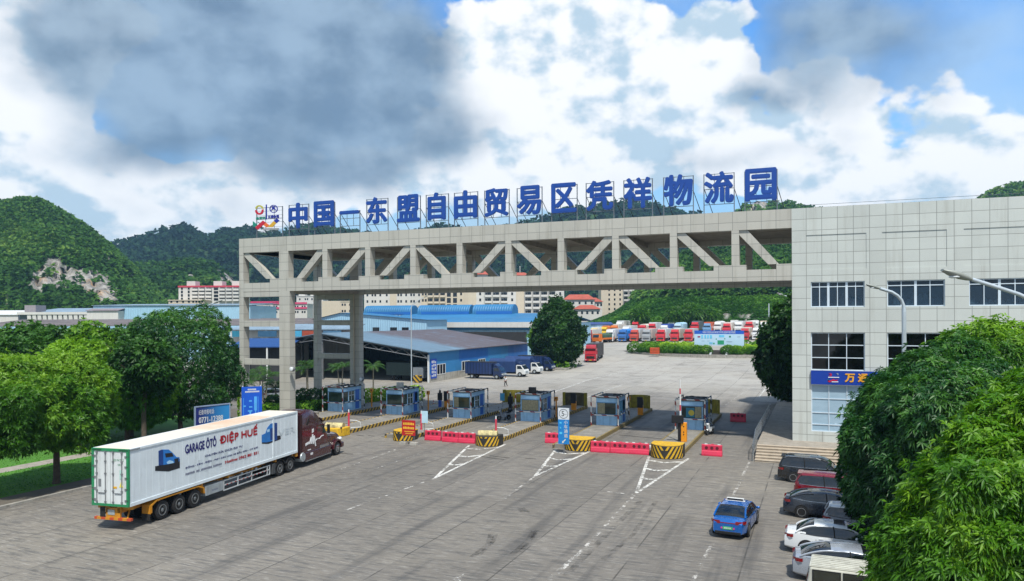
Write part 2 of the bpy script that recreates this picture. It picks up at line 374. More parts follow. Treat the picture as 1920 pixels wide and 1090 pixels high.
# blades of grass on the lawn
def leaves_obj(name, V, F, tint, m, parent=None, shade=False):
    me = bpy.data.meshes.new(name); nv, nf, k = len(V), len(F), F.shape[1]
    me.vertices.add(nv); me.vertices.foreach_set('co', V.astype(np.float32).ravel()); me.loops.add(nf * k); me.loops.foreach_set('vertex_index', F.astype(np.int32).ravel())
    me.polygons.add(nf); me.polygons.foreach_set('loop_start', np.arange(0, nf * k, k, dtype=np.int32)); me.polygons.foreach_set('loop_total', np.full(nf, k, np.int32))
    a = me.attributes.new('tint', 'FLOAT', 'POINT'); a.data.foreach_set('value', tint.astype(np.float32)); me.update(calc_edges=True); me.validate()
    if shade: me.polygons.foreach_set('use_smooth', [True] * nf)
    me.materials.append(m); o = bpy.data.objects.new(name, me); COL.objects.link(o)
    if parent is not None: o.parent = parent
    return o
def leafmat(name, dark, mid, light, rough=.5, trans=.35, spec=.35):
    s = NT(name); at = s.new('ShaderNodeAttribute', attribute_name='tint'); cr = s.new('ShaderNodeValToRGB'); s.l.new(at.outputs['Fac'], cr.inputs[0])
    e = cr.color_ramp.elements; e[0].color = (*lin(dark), 1); e[0].position = .05; e[1].color = (*lin(light), 1); e[1].position = .95; x = e.new(.5); x.color = (*lin(mid), 1)
    s.fin(cr.outputs[0], rough, 0, spec); tr = s.new('ShaderNodeBsdfTranslucent'); s.l.new(s.mix(1.0, cr.outputs[0], (1.3, 1.35, .6), 'MULTIPLY'), tr.inputs[0])
    mx = s.new('ShaderNodeMixShader'); mx.inputs[0].default_value = trans; s.l.new(s.b.outputs[0], mx.inputs[1]); s.l.new(tr.outputs[0], mx.inputs[2]); s.l.new(mx.outputs[0], s.out.inputs[0]); return s.m
M_grass = leafmat('grass_blades', '2c5414', '447a20', '6a9a34', .7, .3, .2)
n = 26000; gx = np.concatenate([rng.uniform(-51, -44, n // 2), rng.uniform(-66, -52.6, n // 2)]); gy = rng.uniform(16, 49, n); gh = rng.uniform(.02, .08, n); ga = rng.uniform(0, 6.28, n)
Vg = np.zeros((n, 3, 3)); w_ = .05
Vg[:, 0] = np.stack([gx - np.cos(ga) * w_, gy - np.sin(ga) * w_, np.full(n, .1)], 1); Vg[:, 1] = np.stack([gx + np.cos(ga) * w_, gy + np.sin(ga) * w_, np.full(n, .1)], 1)
Vg[:, 2] = np.stack([gx + rng.normal(0, .06, n), gy + rng.normal(0, .06, n), .1 + gh], 1)
tag(leaves_obj('grass', Vg.reshape(-1, 3), np.arange(n * 3).reshape(-1, 3), np.repeat(rng.uniform(0, 1, n), 3), M_grass), 'short green lawn grass beside the pale path', 'grass', kind='stuff')

# ---- painted markings (worn paint, 4 mm above the concrete)
s = NT('worn_paint'); P = s.pos(); n1 = s.noise(P, 3.2, 6, .75); n2 = s.noise(P, .5, 3); s.fin(lin('c9c8c2'), .7)
tr = s.new('ShaderNodeBsdfTransparent'); mx = s.new('ShaderNodeMixShader'); s.l.new(s.rmp(s.math('ADD', s.math('MULTIPLY', n1, .7), s.math('MULTIPLY', n2, .3)), .44, .60), mx.inputs[0]); s.l.new(s.b.outputs[0], mx.inputs[1]); s.l.new(tr.outputs[0], mx.inputs[2]); s.l.new(mx.outputs[0], s.out.inputs[0]); M_paint = s.m
s = NT('faint_paint'); P = s.pos(); n1 = s.noise(P, 2.0, 6, .75); s.fin(lin('b4b1aa'), .75)
tr = s.new('ShaderNodeBsdfTransparent'); mx = s.new('ShaderNodeMixShader'); s.l.new(s.rmp(n1, .40, .52), mx.inputs[0]); s.l.new(s.b.outputs[0], mx.inputs[1]); s.l.new(tr.outputs[0], mx.inputs[2]); s.l.new(mx.outputs[0], s.out.inputs[0]); M_paint2 = s.m
mk = MB(); mk2 = MB(); mk3 = MB()
def stripe(b, pts, w, z=.004):
    for a, c in zip(pts[:-1], pts[1:]):
        a, c = Vector(a[:2]), Vector(c[:2]); d = (c - a).normalized(); nn = Vector((-d.y, d.x)) * w / 2
        k = max(1, int((c - a).length / 6))
        for i in range(k):
            p, q_ = a + (c - a) * i / k, a + (c - a) * (i + 1) / k
            b.quad(*[(v.x, v.y, gz(v.y) + z) for v in (p - nn, q_ - nn, q_ + nn, p + nn)])
def pst(b, px, w, z=.004): stripe(b, [g(*p) for p in px], w, z)
# chevrons in front of three islands
for nose, tip, l, r in (((1253, 862), (1193, 925), (1217, 856), (1291, 860)), ((1078, 848), (1003, 893), (1043, 842), (1110, 845)), ((920, 838), (815, 897), (880, 835), (948, 833))):
    T, Lp, Rp = g(*tip), g(*l), g(*r); stripe(mk, [T, Lp], .2); stripe(mk, [T, Rp], .2, .008)
    for t in (.36, .62, .88):
        a, b_ = T + (Lp - T) * t, T + (Rp - T) * t; m_ = (a + b_) / 2 - Vector((0, .75 * t + .1, 0)); stripe(mk, [a, m_, b_], .34, .012)
pst(mk2, [(1193, 925), (1082, 1042)], .18); pst(mk2, [(1082, 1042), (1020, 1095)], .25)
pst(mk2, [(1003, 893), (940, 940)], .15); pst(mk2, [(815, 897), (640, 960)], .14); pst(mk2, [(1138, 922), (1190, 928)], .14)
pst(mk2, [(640, 880), (745, 842)], .16); pst(mk2, [(700, 880), (790, 850)], .14)
for a, b_ in (((1405, 867), (1392, 893)), ((1390, 899), (1373, 932)), ((1336, 1019), (1320, 1047)), ((1318, 1052), (1296, 1095))): pst(mk2, [a, b_], .16)
pst(mk2, [(1130, 735), (1175, 718), (1230, 703), (1280, 695)], .22); pst(mk, [(1075, 755), (1165, 722)], .22)
pst(mk, [(1010, 745), (1105, 712), (1170, 697), (1230, 690)], .2)
pst(mk2, [(900, 740), (1010, 705), (1100, 690)], .2); pst(mk2, [(1360, 760), (1440, 700)], .15); pst(mk, [(1423, 745), (1445, 715)], .13)
pst(mk2, [(850, 712), (905, 716)], .5); pst(mk2, [(1000, 690), (1070, 684)], .3)
pst(mk, [(1085, 745), (1098, 752), (1086, 759)], .22)
pst(mk2, [(870, 790), (845, 800)], .2); pst(mk2, [(950, 790), (910, 803)], .35)
A_ = g(870, 1076); mk2.add([(A_.x, A_.y, .004), (A_.x - .3, A_.y - 1.0, .004), (A_.x + .3, A_.y - 1.0, .004)], [(0, 1, 2)])
struct(mk.build('lane_markings', M_paint)); struct(mk2.build('faded_markings', M_paint2))
# drain slots and saw cuts across the lanes
M_slot = mat('slot_dark', '26241f', .9)
for a, b_ in (((1185, 802), (1270, 808)), ((1160, 816), (1250, 824)), ((1345, 812), (1412, 817)), ((1360, 750), (1470, 757)), ((918, 855), (955, 859)), ((715, 819), (738, 822)), ((668, 816), (682, 818)), ((690, 817), (703, 818)), ((945, 862), (900, 856)), ((640, 850), (662, 852)), ((985, 860), (1005, 861)), ((925, 737), (980, 737)), ((1160, 742), (1290, 746))): pst(mk3, [a, b_], .16, .005)
struct(mk3.build('drain_slots', M_slot))
# tyre scrub marks
s = NT('tyre_rubber_marks'); P = s.pos(); n1 = s.noise(P, 1.3, 6, .75); s.fin(lin('2c2b2a'), .8); tr = s.new('ShaderNodeBsdfTransparent'); mx = s.new('ShaderNodeMixShader')
s.l.new(s.rmp(n1, .30, .60, .55, 1), mx.inputs[0]); s.l.new(s.b.outputs[0], mx.inputs[1]); s.l.new(tr.outputs[0], mx.inputs[2]); s.l.new(mx.outputs[0], s.out.inputs[0]); M_rub = s.m
tm = MB()
for px, w in (([(885, 1045), (915, 1022), (922, 1000)], .28), ([(900, 1040), (925, 1015), (930, 1000)], .2), ([(960, 1040), (990, 1015), (1002, 995)], .3), ([(975, 1035), (998, 1010), (1008, 992)], .2),
              ([(600, 893), (690, 886), (790, 888), (860, 897)], .22), ([(600, 905), (700, 893), (800, 892)], .16), ([(975, 952), (990, 965)], .5), ([(1060, 1080), (1130, 1010), (1200, 940)], .3), ([(1130, 1050), (1185, 1005), (1230, 940)], .25)): pst(tm, px, w, .003)
struct(tm.build('tyre_marks', M_rub))

# ================================================================== GATEWAY
gate = thing('gateway', 'long grey stone-clad gateway bridge with diagonal braces carrying the rooftop characters', 'gateway', (-29, 68, 0))
def chord(YF, nm):
    b = MB().box(-55.98, -1.9, YF, YF + .85, 17.28, 18.76); b.build('top_chord', M_gate, gate, True)
    b = MB().box(-55.98, -1.9, YF, YF + .85, 13.22, 14.12)
    for a, c in ((-55.98, -55.4), (-52.0, -48.1), (-46.04, -43.6), (-41.31, -39.0), (-36.25, -34.2), (-32.31, -29.05), (-26.41, -25.15), (-22.5, -19.25), (-16.82, -15.05), (-12.49, -10.25), (-7.79, -5.3), (-3.04, -1.9)):
        b.box(a, c, YF, YF + .85, 14.12, 14.52)
    b.build('bottom_chord', M_gate, gate, True)
    vx = [(-50.84, -49.7)] + [(x, x + .58) for x in (-45.54, -40.58, -35.6, -30.74, -25.9, -20.98, -16.13, -11.28, -6.4)]
    for a, c in vx: MB().box(a, c, YF + .003, YF + .847, 14.52, 17.28).build('vertical_post', M_col, gate, True)
    e = [-55.43] + [v[0] for v in vx] + [-1.9]; e2 = [-55.43] + [v[1] for v in vx]
    for k, dr in enumerate('\\///\\/\\/\\\\\\'):
        a, c = e2[k], e[k + 1]; t = .52
        if dr == '/': P_ = [(a + .95, 14.52), (a + 1.75, 14.52), (c + .12, 17.05), (c + .12, 17.28), (c - .62, 17.28)]
        else: P_ = [(c - .95, 14.52), (c - 1.75, 14.52), (a - .12, 17.05), (a - .12, 17.28), (a + .62, 17.28)]
        MB().prism(P_, 1, YF + .12, YF + .72).build('diagonal_brace', M_gate, gate, True)
    MB().box(-55.98, -55.43, YF, YF + .85, 0, 13.22).box(-55.98, -55.43, YF + .002, YF + .848, 14.52, 17.28).build('column', M_col, gate, True)
    MB().box(-50.84, -49.54, YF, YF + .85, 0, 13.22).build('column', M_col, gate, True)
    for z0, z1 in ((12.66, 13.18), (9.61, 10.23), (5.66, 6.29)): MB().box(-55.43, -50.84, YF + .01, YF + .5, z0, z1).build('crossbar', M_gate, gate, True)
chord(Y0, 'front'); chord(YR, 'rear')
b = MB().box(-55.9, -1.9, Y0 + .85, YR, 17.75, 18.5)
for x in (-55.6, -50.3, -45.3, -40.3, -35.3, -30.5, -25.6, -20.7, -15.9, -11.0, -6.1): b.box(x - .2, x + .2, Y0 + .85, YR, 17.3, 17.75)
b.build('roof_slab', M_soffit, gate, True)
MB().box(-55.9, -49.6, Y0 + .85, YR, 13.25, 13.6).build('end_slab', M_soffit, gate, True)
MB().box(-55.97, -55.4, Y0 + .85, YR, 17.28, 18.74).build('end_beam', M_gate, gate, True)
b = MB().tube([(-50.2, YR - .12, .2), (-50.2, YR - .12, 13.4)], .07, 8); b.build('downpipe', mat('pipe_cream', 'b8ab96', .6), gate, True)

# ---- rooftop characters, each on its own steel frame
M_blue = mat('sign_blue', '0a3f8f', .45, var=.06); M_steel = mat('frame_steel', '6d737a', .5, .6); M_dsteel = mat('strut_steel', '30343a', .6, .4)
ZT = 18.76
def frame(b, a, c, z1, z0=ZT):
    for x in (a, c): b.box(x - .035, x + .035, -.035, .035, 0, z1 - z0)
    for z in (.72, (z1 - z0 + .72) / 2, z1 - z0 - .04): b.box(a, c, -.02, .02, z - .025, z + .025)
    for x in (a + (c - a) * .35, a + (c - a) * .68): b.box(x - .02, x + .02, -.018, .018, .72, z1 - z0)
chars = '中国一东盟自由贸易区凭祥物流园'
fx = [(-49.83, -47.4), (-46.69, -44.28), (-43.65, -41.37), (-40.58, -38.2), (-37.14, -34.67), (-34.05, -31.71), (-31.1, -28.73), (-28.04, -25.64), (-24.87, -22.51), (-21.62, -19.29), (-18.48, -16.05), (-15.18, -12.76), (-11.83, -9.42), (-8.57, -6.21), (-5.39, -2.97)]
desc = {'中': 'rectangle crossed by one long upright', '国': 'closed square holding a jade sign', '一': 'single flat stroke', '东': 'tall character with two slanted side dots', '盟': 'sun and moon above a dish', '自': 'upright box with inner bars', '由': 'box whose upright pokes out on top', '贸': 'wide top above a splayed shell', '易': 'sun box above sweeping strokes', '区': 'open box holding a cross', '凭': 'character with legs under a broad top', '祥': 'two-part character with three long bars', '物': 'ox sign beside slashing strokes', '流': 'three water dots beside streaming legs', '园': 'largest closed square, nearest the office building'}
for ch, (a, c) in zip(chars, fx):
    cx_ = (a + c) / 2; w = (c - a) / 2
    t = thing('sign_character', f'blue rooftop character {ch} on a steel frame, {desc[ch]}', 'sign character', (cx_, Y0 + .35, ZT), group='blue characters along the gateway roof')
    b = MB(); zb, zt = .76, 3.34
    if ch == '一': zb, zt = 1.86, 2.2
    asp = 1.0
    x0, x1 = -w * .98, w * .98
    if ch == '中': x0, x1 = -w * .95, w * .95
    if ch in '自': x0, x1 = -w * .8, w * .8
    text(b, ch, lambda u, v, d: (u, -.06 - d, v), x0, x1, zb, zt, bold=.088, thick=.16); b.build('lettering', M_blue, t)
    b = MB(); frame(b, -w, w, ZT + (3.2 if ch != '一' else 2.2)); b.build('steel_frame', M_steel, t)
    for x in (-w * .98, w * .98): MB().tube([(x, .04, 2.0), (x + .55, 1.5, -.02)], .03, 6).build('rear_strut', M_dsteel, t)
# logo board
t = thing('logo_sign', 'open-frame rooftop logo board with coloured zigzag ribbon, ring and round emblem', 'sign', (-52.3, Y0 + .35, ZT))
b = MB(); frame(b, -1.65, 1.65, ZT + 3.15)
for z in (.6, 1.1, 1.6, 2.3, 2.75): b.box(-1.65, 1.65, -.012, .012, z - .012, z + .012)
b.build('steel_frame', M_steel, t)
for x in (-1.5, 1.6): MB().tube([(x, .04, 1.7), (x + .55, 1.5, -.02)], .03, 6).build('rear_strut', M_dsteel, t)
def plate(px): return [(-52.3 * 0 + (atY(440 + x / 12.11, 360 + y / 12.11, Y0 + .35).x + 52.3), atY(440 + x / 12.11, 360 + y / 12.11, Y0 + .35).z - ZT) for x, y in px]
def flat(name, px, m): MB().prism(plate(px), 1, -.12, -.05).build(name, m, t)
Mc = {k: mat('logo_' + k, v, .45, var=.05) for k, v in dict(green='0f7c6a', red='b3122f', orange='d7662a', yellow='c79a2a', navy='14248a', olive='a9a53c', grey='8d8f93').items()}
flat('ribbon_green', [(430, 670), (525, 745), (470, 805), (428, 780)], Mc['green']); flat('ribbon_red', [(480, 810), (655, 655), (720, 700), (540, 865)], Mc['red'])
flat('ribbon_orange', [(722, 702), (795, 755), (740, 812), (668, 755)], Mc['orange']); flat('ribbon_yellow', [(757, 808), (900, 668), (960, 712), (870, 805)], Mc['yellow']); flat('ribbon_blue', [(905, 660), (968, 600), (1030, 655), (965, 715)], Mc['navy'])
def ring(name, c, ro, ri, a0, a1, m, tp=1.0):
    k = 18; o_ = [(c[0] + ro * math.cos(a0 + (a1 - a0) * i / k), c[1] - ro * math.sin(a0 + (a1 - a0) * i / k)) for i in range(k + 1)]
    i_ = [(c[0] + (ri + (ro - ri) * (1 - tp) * i / k) * math.cos(a0 + (a1 - a0) * i / k), c[1] - (ri + (ro - ri) * (1 - tp) * i / k) * math.sin(a0 + (a1 - a0) * i / k)) for i in range(k + 1)]
    p1, p2 = plate(o_), plate(i_); b = MB()
    for i in range(k):
        q = [p1[i], p1[i + 1], p2[i + 1], p2[i]]; b.prism(q, 1, -.12, -.05)
    b.build(name, m, t)
ring('ring_red', (575, 430), 95, 52, R(170), R(380), Mc['red'], 1.0); ring('ring_olive', (575, 400), 95, 62, R(10), R(170), Mc['olive'], 1.0)
ring('emblem_ring', (898, 390), 92, 76, 0, R(360), Mc['navy'])
flat('emblem_mark', [(860, 330), (940, 322), (915, 352), (955, 430), (905, 395), (835, 435), (865, 385)], Mc['navy']); flat('divider', [(722, 290), (742, 290), (745, 630), (725, 632)], Mc['navy'])
b = MB(); p = plate([(500, 640), (720, 560)]); text(b, '自贸区', lambda u, v, d: (u, -.06 - d, v), p[0][0], p[1][0], p[0][1], p[1][1], .02, thick=.05); b.build('lettering', Mc['green'], t)
b = MB(); p = plate([(765, 612), (1020, 520)]); text(b, '五洲金通', lambda u, v, d: (u, -.06 - d, v), p[0][0], p[1][0], p[0][1], p[1][1], .02, thick=.05); b.build('lettering', Mc['navy'], t)
flat('caption_strip', [(655, 830), (1015, 822), (1015, 860), (655, 870)], Mc['grey'])

# ================================================================== OFFICE BUILDING
bld = thing('office_building', 'pale stone-tiled office block with white framed windows joined to the gateway', 'building', (8, 66, .85))
BX0, BX1, BY1 = -1.9, 36.0, 86.0
def X(px, py=560): return atY(px, py, Y0).x
def Z(px, py): return atY(px, py, Y0).z
pit = X(1663.5) - X(1520.3)
wx0, wx1 = X(1520.3), X(1621.5)
z_up = (Z(1570, 575.8), Z(1570, 528)); z_dk = (Z(1570, 695), Z(1570, 624)); z_lo = (Z(1570, 811), Z(1570, 722)); z_pn = (Z(1570, 505), Z(1570, 439))
wins = [(wx0 + k * pit, wx1 + k * pit) for k in range(7)]
holes = []
for a, c in wins: holes += [(a, c, *z_up, .22), (a, c, *z_dk, .25), (a, c, *z_lo, .12), (a - .32, c + .12, *z_pn, .045)]
xs = sorted({BX0, BX1} | {h[0] for h in holes} | {h[1] for h in holes}); zs = sorted({.85, 18.76} | {h[2] for h in holes} | {h[3] for h in holes})
b = MB()
for i in range(len(xs) - 1):
    for j in range(len(zs) - 1):
        mx_, mz = (xs[i] + xs[i + 1]) / 2, (zs[j] + zs[j + 1]) / 2
        if not any(h[0] < mx_ < h[1] and h[2] < mz < h[3] for h in holes):
            b.quad((xs[i], Y0, zs[j]), (xs[i + 1], Y0, zs[j]), (xs[i + 1], Y0, zs[j + 1]), (xs[i], Y0, zs[j + 1]))
for a, c, z0, z1, d in holes:
    y1 = Y0 + d; b.quad((a, Y0, z0), (a, Y0, z1), (a, y1, z1), (a, y1, z0)); b.quad((c, Y0, z0), (c, y1, z0), (c, y1, z1), (c, Y0, z1))
    b.quad((a, Y0, z0), (a, y1, z0), (c, y1, z0), (c, Y0, z0)); b.quad((a, Y0, z1), (c, Y0, z1), (c, y1, z1), (a, y1, z1))
    if z0 == z_pn[0]: b.quad((a, y1, z0), (c, y1, z0), (c, y1, z1), (a, y1, z1))
b.box(BX0, BX0 + .2, Y0 + .02, BY1, .85, 18.755); b.box(BX1 - .2, BX1, Y0 + .02, BY1, .85, 18.755); b.box(BX0, BX1, BY1 - .2, BY1, .85, 18.75)
b.build('wall', M_bld, bld, True)
MB().box(BX0 + .2, BX1 - .2, Y0 + .3, BY1 - .2, 17.4, 17.6).build('roof', mat('roof_screed', '77756f', .9), bld, True)
MB().tube([(-1.2, Y0 + .6, 18.76), (-1.2, Y0 + .6, 19.05), (13, Y0 + .6, 19.05), (30, Y0 + .6, 19.05)], .015, 5).build('lightning_rod', M_steel, bld, True)
for zf in (4.6, 9.0, 13.4): MB().box(BX0 + .25, BX1 - .25, Y0 + .6, BY1 - .3, zf - .15, zf).build('floor_slab', mat('slab_grey', '4a4845', .9), bld, True)
MB().box(BX0 + .3, BX1 - .3, Y0 + 5.5, Y0 + 5.7, .9, 17.3).build('inner_wall', mat('inner_plaster', '3a3b3d', .9), bld, True)
M_alu = mat('window_alu', 'c9d6df', .4, .2, var=.05); M_gl = glassm('window_glass', '0a1118', .05, .8); M_glb = glassm('dark_glass', '020304', .04, .5)
s = NT('blind_glass'); P = s.pos(); M_blind = s.fin(s.mix(s.noise(s.scl(P, (1, 1, 4)), .8, 4), lin('7e98a8'), lin('a5bccb')), .12, 0, .7)
s = NT('heaped_bales'); P = s.obj(); v = s.new('ShaderNodeTexVoronoi'); s.l.new(P, v.inputs['Vector']); v.inputs['Scale'].default_value = 3; M_bale = s.fin(s.mix(s.noise(P, 3, 6, .7), lin('4a5866'), lin('c3c8cc')), .6)
def window(parent, name, a, c, z0, z1, y, cols, rows, m_f, m_g, fw=.07, vbig=()):
    f = MB(); gl = MB(); f.box(a, c, y - .06, y + .03, z1 - fw, z1).box(a, c, y - .06, y + .03, z0, z0 + fw).box(a, a + fw, y - .06, y + .03, z0 + fw, z1 - fw).box(c - fw, c, y - .06, y + .03, z0 + fw, z1 - fw)
    for i, t_ in enumerate(cols):
        w = fw * (2.4 if i in vbig else .8); x = a + (c - a) * t_; f.box(x - w / 2, x + w / 2, y - .055, y + .03, z0 + fw, z1 - fw)
    for t_ in rows: z = z0 + (z1 - z0) * t_; f.box(a + fw, c - fw, y - .05, y + .028, z - fw * .45, z + fw * .45)
    o = gl.box(a + fw / 2, c - fw / 2, y, y + .012, z0 + fw / 2, z1 - fw / 2).build(name, m_g, parent, True)
    fo = f.build('frame', m_f); fo.parent = o
    L = parent.location; fo.data.transform(Matrix.Translation((-L[0], -L[1], -L[2]))); return o
s = NT('clear_pane'); P = s.pos(); s.fin(lin('2b4256'), .04, 0, .9); tr = s.new('ShaderNodeBsdfTransparent'); tr.inputs[0].default_value = (.75, .86, .92, 1); mx = s.new('ShaderNodeMixShader'); mx.inputs[0].default_value = .62
s.l.new(s.b.outputs[0], mx.inputs[1]); s.l.new(tr.outputs[0], mx.inputs[2]); s.l.new(mx.outputs[0], s.out.inputs[0]); M_clear = s.m
for k, (a, c) in enumerate(wins):
    window(bld, 'window', a, c, *z_up, Y0 + .2, (.165, .33, .5, .67, .835) if k == 0 else (.25, .5, .75), (.8,), M_alu, M_clear, vbig=(1, 3) if k == 0 else (1,))
    window(bld, 'window', a, c, *z_dk, Y0 + .23, (.333, .667), (.333, .667), M_alu, M_glb)
    window(bld, 'window', a, c, *z_lo, Y0 + .1, (.333, .667), (.15, .4, .7), M_alu, M_blind)
rr = random.Random(3)
for k, (a, c) in enumerate(wins[:3]):   # bales piled behind the upper windows
    t_ = thing('stored_bales', ['pale wrapped bales heaped behind the six-pane upper window', 'crumpled pale sheeting heaped behind the second upper window', 'low grey bundle behind the upper window nearest the lamp arm'][k], 'bales', ((a + c) / 2, Y0 + 1.1, 9.0), group='heaps behind the upper windows')
    b = MB()
    for i in range(9):
        x = a + .3 + (c - a - .6) * i / 8 - (a + c) / 2; hh = (z_up[0] - 9.0) + (.35 + .85 * rr.random()) * (.6 if k == 2 else 1); b.ell((x, rr.uniform(-.2, .3), hh * .5), (.34, .4, hh * .5), 9, 7)
    o = b.build('bale_heap', M_bale, t_, smooth=60); dm = o.modifiers.new('rough', 'DISPLACE'); tx = bpy.data.textures.new('rough', 'CLOUDS'); tx.noise_scale = .3; dm.texture = tx; dm.strength = .3
# blue sign over the entrance
sx0, sx1, sz0, sz1 = X(1520), X(1621.5) + 2 * pit, Z(1570, 721.5), Z(1570, 695.5)
t = thing('shop_sign', 'long blue fascia sign with yellow characters 万通 over the ground floor windows', 'sign', (sx0, Y0 - .2, sz0))
MB().box(0, sx1 - sx0, 0, .18, 0, sz1 - sz0).build('panel', mat('fascia_blue', '0c3590', .4, var=.04), t)
def onsign(px, py): p = atY(px, py, Y0 - .2); return p.x - sx0, p.z - sz0
M_gold = mat('sign_gold', 'd69a2c', .4, var=.05)
for ch, (x0, x1) in (('万', (1584, 1603)), ('通', (1608.5, 1628))):
    a, z0 = onsign(x0, 717); c, z1 = onsign(x1, 701); b = MB(); text(b, ch, lambda u, v, d: (u, -.01 - d, v), a, c, z0, z1, .03, thick=.04); b.build('lettering', M_gold, t)
def sq(name, pts, m): MB().prism([onsign(1400 + x / 6.056, 700 + y / 6.056) for x, y in pts], 1, -.03, -.005).build(name, m, t)
sq('logo_ribbon', [(925, 70), (945, 85), (985, 65), (1005, 80), (1040, 70), (1020, 92), (980, 85), (940, 104), (922, 92)], Mc['red'])
sq('logo_ribbon', [(918, 66), (930, 70), (938, 90), (924, 84)], Mc['green']); sq('logo_base', [(965, 94), (1040, 94), (1040, 102), (965, 102)], mat('sign_white', 'dcdfe2', .5))
sq('logo_ring', [(930, 5), (950, 0), (968, 10), (964, 30), (945, 36), (930, 26), (945, 26), (957, 18), (945, 10)], Mc['red'])
sq('logo_ring', [(1012, 2), (1040, 2), (1042, 20), (1028, 24), (1034, 12)], Mc['grey']); sq('logo_caption', [(925, 42), (1050, 44), (1050, 52), (925, 50)], mat('sign_white', 'dcdfe2', .5))

# ---- entrance platform, steps, railing
M_stone = mat('step_stone', 'a39786', .75, var=.15, dirt=.3)
struct(MB().box(-4.35, 40, 59.45, 90, -.02, .85).build('pavement', mat('platform_paving', '8d867b', .8, var=.15, dirt=.4)))
t = thing('steps', 'six broad beige stone steps below the office entrance', 'steps', (-4.3, 56.7, 0))
for k in range(6): MB().box(0, 14, k * .46, 2.745 if k == 5 else (k + 1) * .46 + .02, -.01 if k == 0 else .142 * k - .02, .142 * (k + 1) - (.003 if k == 5 else 0)).box(-0.0, 14, k * .46 - .03, k * .46 + .05, .142 * (k + 1) - .035, .142 * (k + 1) + .003).build('step', M_stone, t)
M_stl = mat('stainless', '9aa0a5', .3, .8)
t = thing('railing', 'stainless steel railing down the open edge of the platform and steps', 'railing', (-4.45, 57, 0))
P_ = [(0, -.2, .0), (0, 2.6, .86), (0, 8, .86), (0, 15, .86), (0, 21, .86)]
for p in P_: MB().tube([p, (p[0], p[1], p[2] + 1.05)], .035, 8).build('post', M_stl, t)
b = MB(); b.tube([(p[0], p[1], p[2] + 1.05) for p in P_], .03, 8); b.tube([(p[0], p[1], p[2] + .15) for p in P_], .02, 6); b.build('handrail', M_stl, t)
b = MB()
for a, c in zip(P_[:-1], P_[1:]):
    a, c = Vector(a), Vector(c)
    n_ = int((c - a).length / .16)
    for i in range(n_): p = a + (c - a) * (i + .5) / n_; b.tube([p + Vector((0, 0, .15)), p + Vector((0, 0, 1.05))], .01, 4, cap=False)
b.build('balusters', M_stl, t)
# ================================================================== TOLL ISLANDS AND BOOTHS
M_hz = stripes('hazard_kerb', '2b2925', 'a8882f', (0, 1, -1), .62, .6)
M_hz2 = stripes('hazard_kerb_faded', '4a4436', '9a8548', (0, 1, -.6), .30, .9)
M_isl = mat('island_concrete', '7d7a73', .85, var=.25, scale=.8, dirt=.5)
M_nose_b = mat('nose_dark', '2a2822', .8, var=.3, scale=4); M_nose_y = mat('nose_yellow', 'c39a16', .7, var=.18, scale=5, dirt=.35); M_nose_w = mat('nose_chipped', 'b9ad7d', .85, var=.3, scale=6, dirt=.9)
M_y_old = mat('rear_guard_yellow', '8f8425', .8, var=.3, scale=2.5, dirt=.7); M_y_grey = mat('rear_guard_grime', '5b5338', .9, var=.35, scale=2, dirt=.9)
M_booth = mat('booth_blue', '92bfe2', .5, var=.1, scale=2, dirt=.25); M_booth2 = mat('booth_blue_dark', '4f83ad', .5, var=.1, dirt=.2); M_broof = mat('booth_roof', '3f4042', .9, var=.3, scale=4)
M_door = mat('booth_door', '1d62bd', .45, var=.06); M_wht = mat('white_paint', 'c9cbc9', .5, var=.08, dirt=.2); M_red = mat('red_paint', 'a82431', .5, var=.1, dirt=.2); M_rust = mat('faded_red', '7d3a2c', .7, var=.3, dirt=.4)
M_grey = mat('grey_metal', '7a7d80', .5, .4); M_blk = mat('black_plastic', '141416', .5); M_org = mat('machine_orange', 'd98a12', .45, var=.06); M_curt = mat('curtain', '8f8a70', .9, var=.25, scale=7)
def bstripe(name, a, c, per): return stripes(name, a, c, (.9, .9, 1.0), per, .35)
M_rw = stripes('guard_pipe_stripes', 'c9cbc9', '8a3b30', (.8, .8, 1.0), .95, .3, .35); M_bw = stripes('guard_pipe_stripes_dark', 'c9cbc9', '2b2a2c', (.8, .8, 1.0), .85, .3, .25)
M_bglass = glassm('booth_glass', '27352f', .06, .7)
isl_r = [-46.6, -39.3, -32.3, -24.6, -17.15, -9.45]
isl_w = [3.4, 2.75, 2.75, 2.75, 2.6, 2.6]
isl_y = [(57, 83), (57.5, 83), (56.6, 84), (57, 83.5), (57, 83.5), (56.6, 81.5)]
bx = [-48.75, -41.35, -33.5, -26.1, -18.45, -10.6]
desc_i = ['beside the hedge and column', 'behind the red notice', 'with a pale chipped nose between red barriers', 'beneath the black motorcycle lane', 'with the yellow-topped nose behind the blue lane sign', 'with the yellow-topped nose nearest the office']
def isl_desc(k): return ['innermost toll island with striped kerb, beside the hedge and gateway column', 'toll island whose striped kerb starts at a lumpy yellow nose by the maroon truck', 'toll island behind the red notice board with a striped nose', 'toll island with a pale chipped nose between red barriers', 'toll island with the yellow-topped nose behind the blue lane sign', 'toll island with the yellow-topped nose and raised boom, nearest the office'][k]
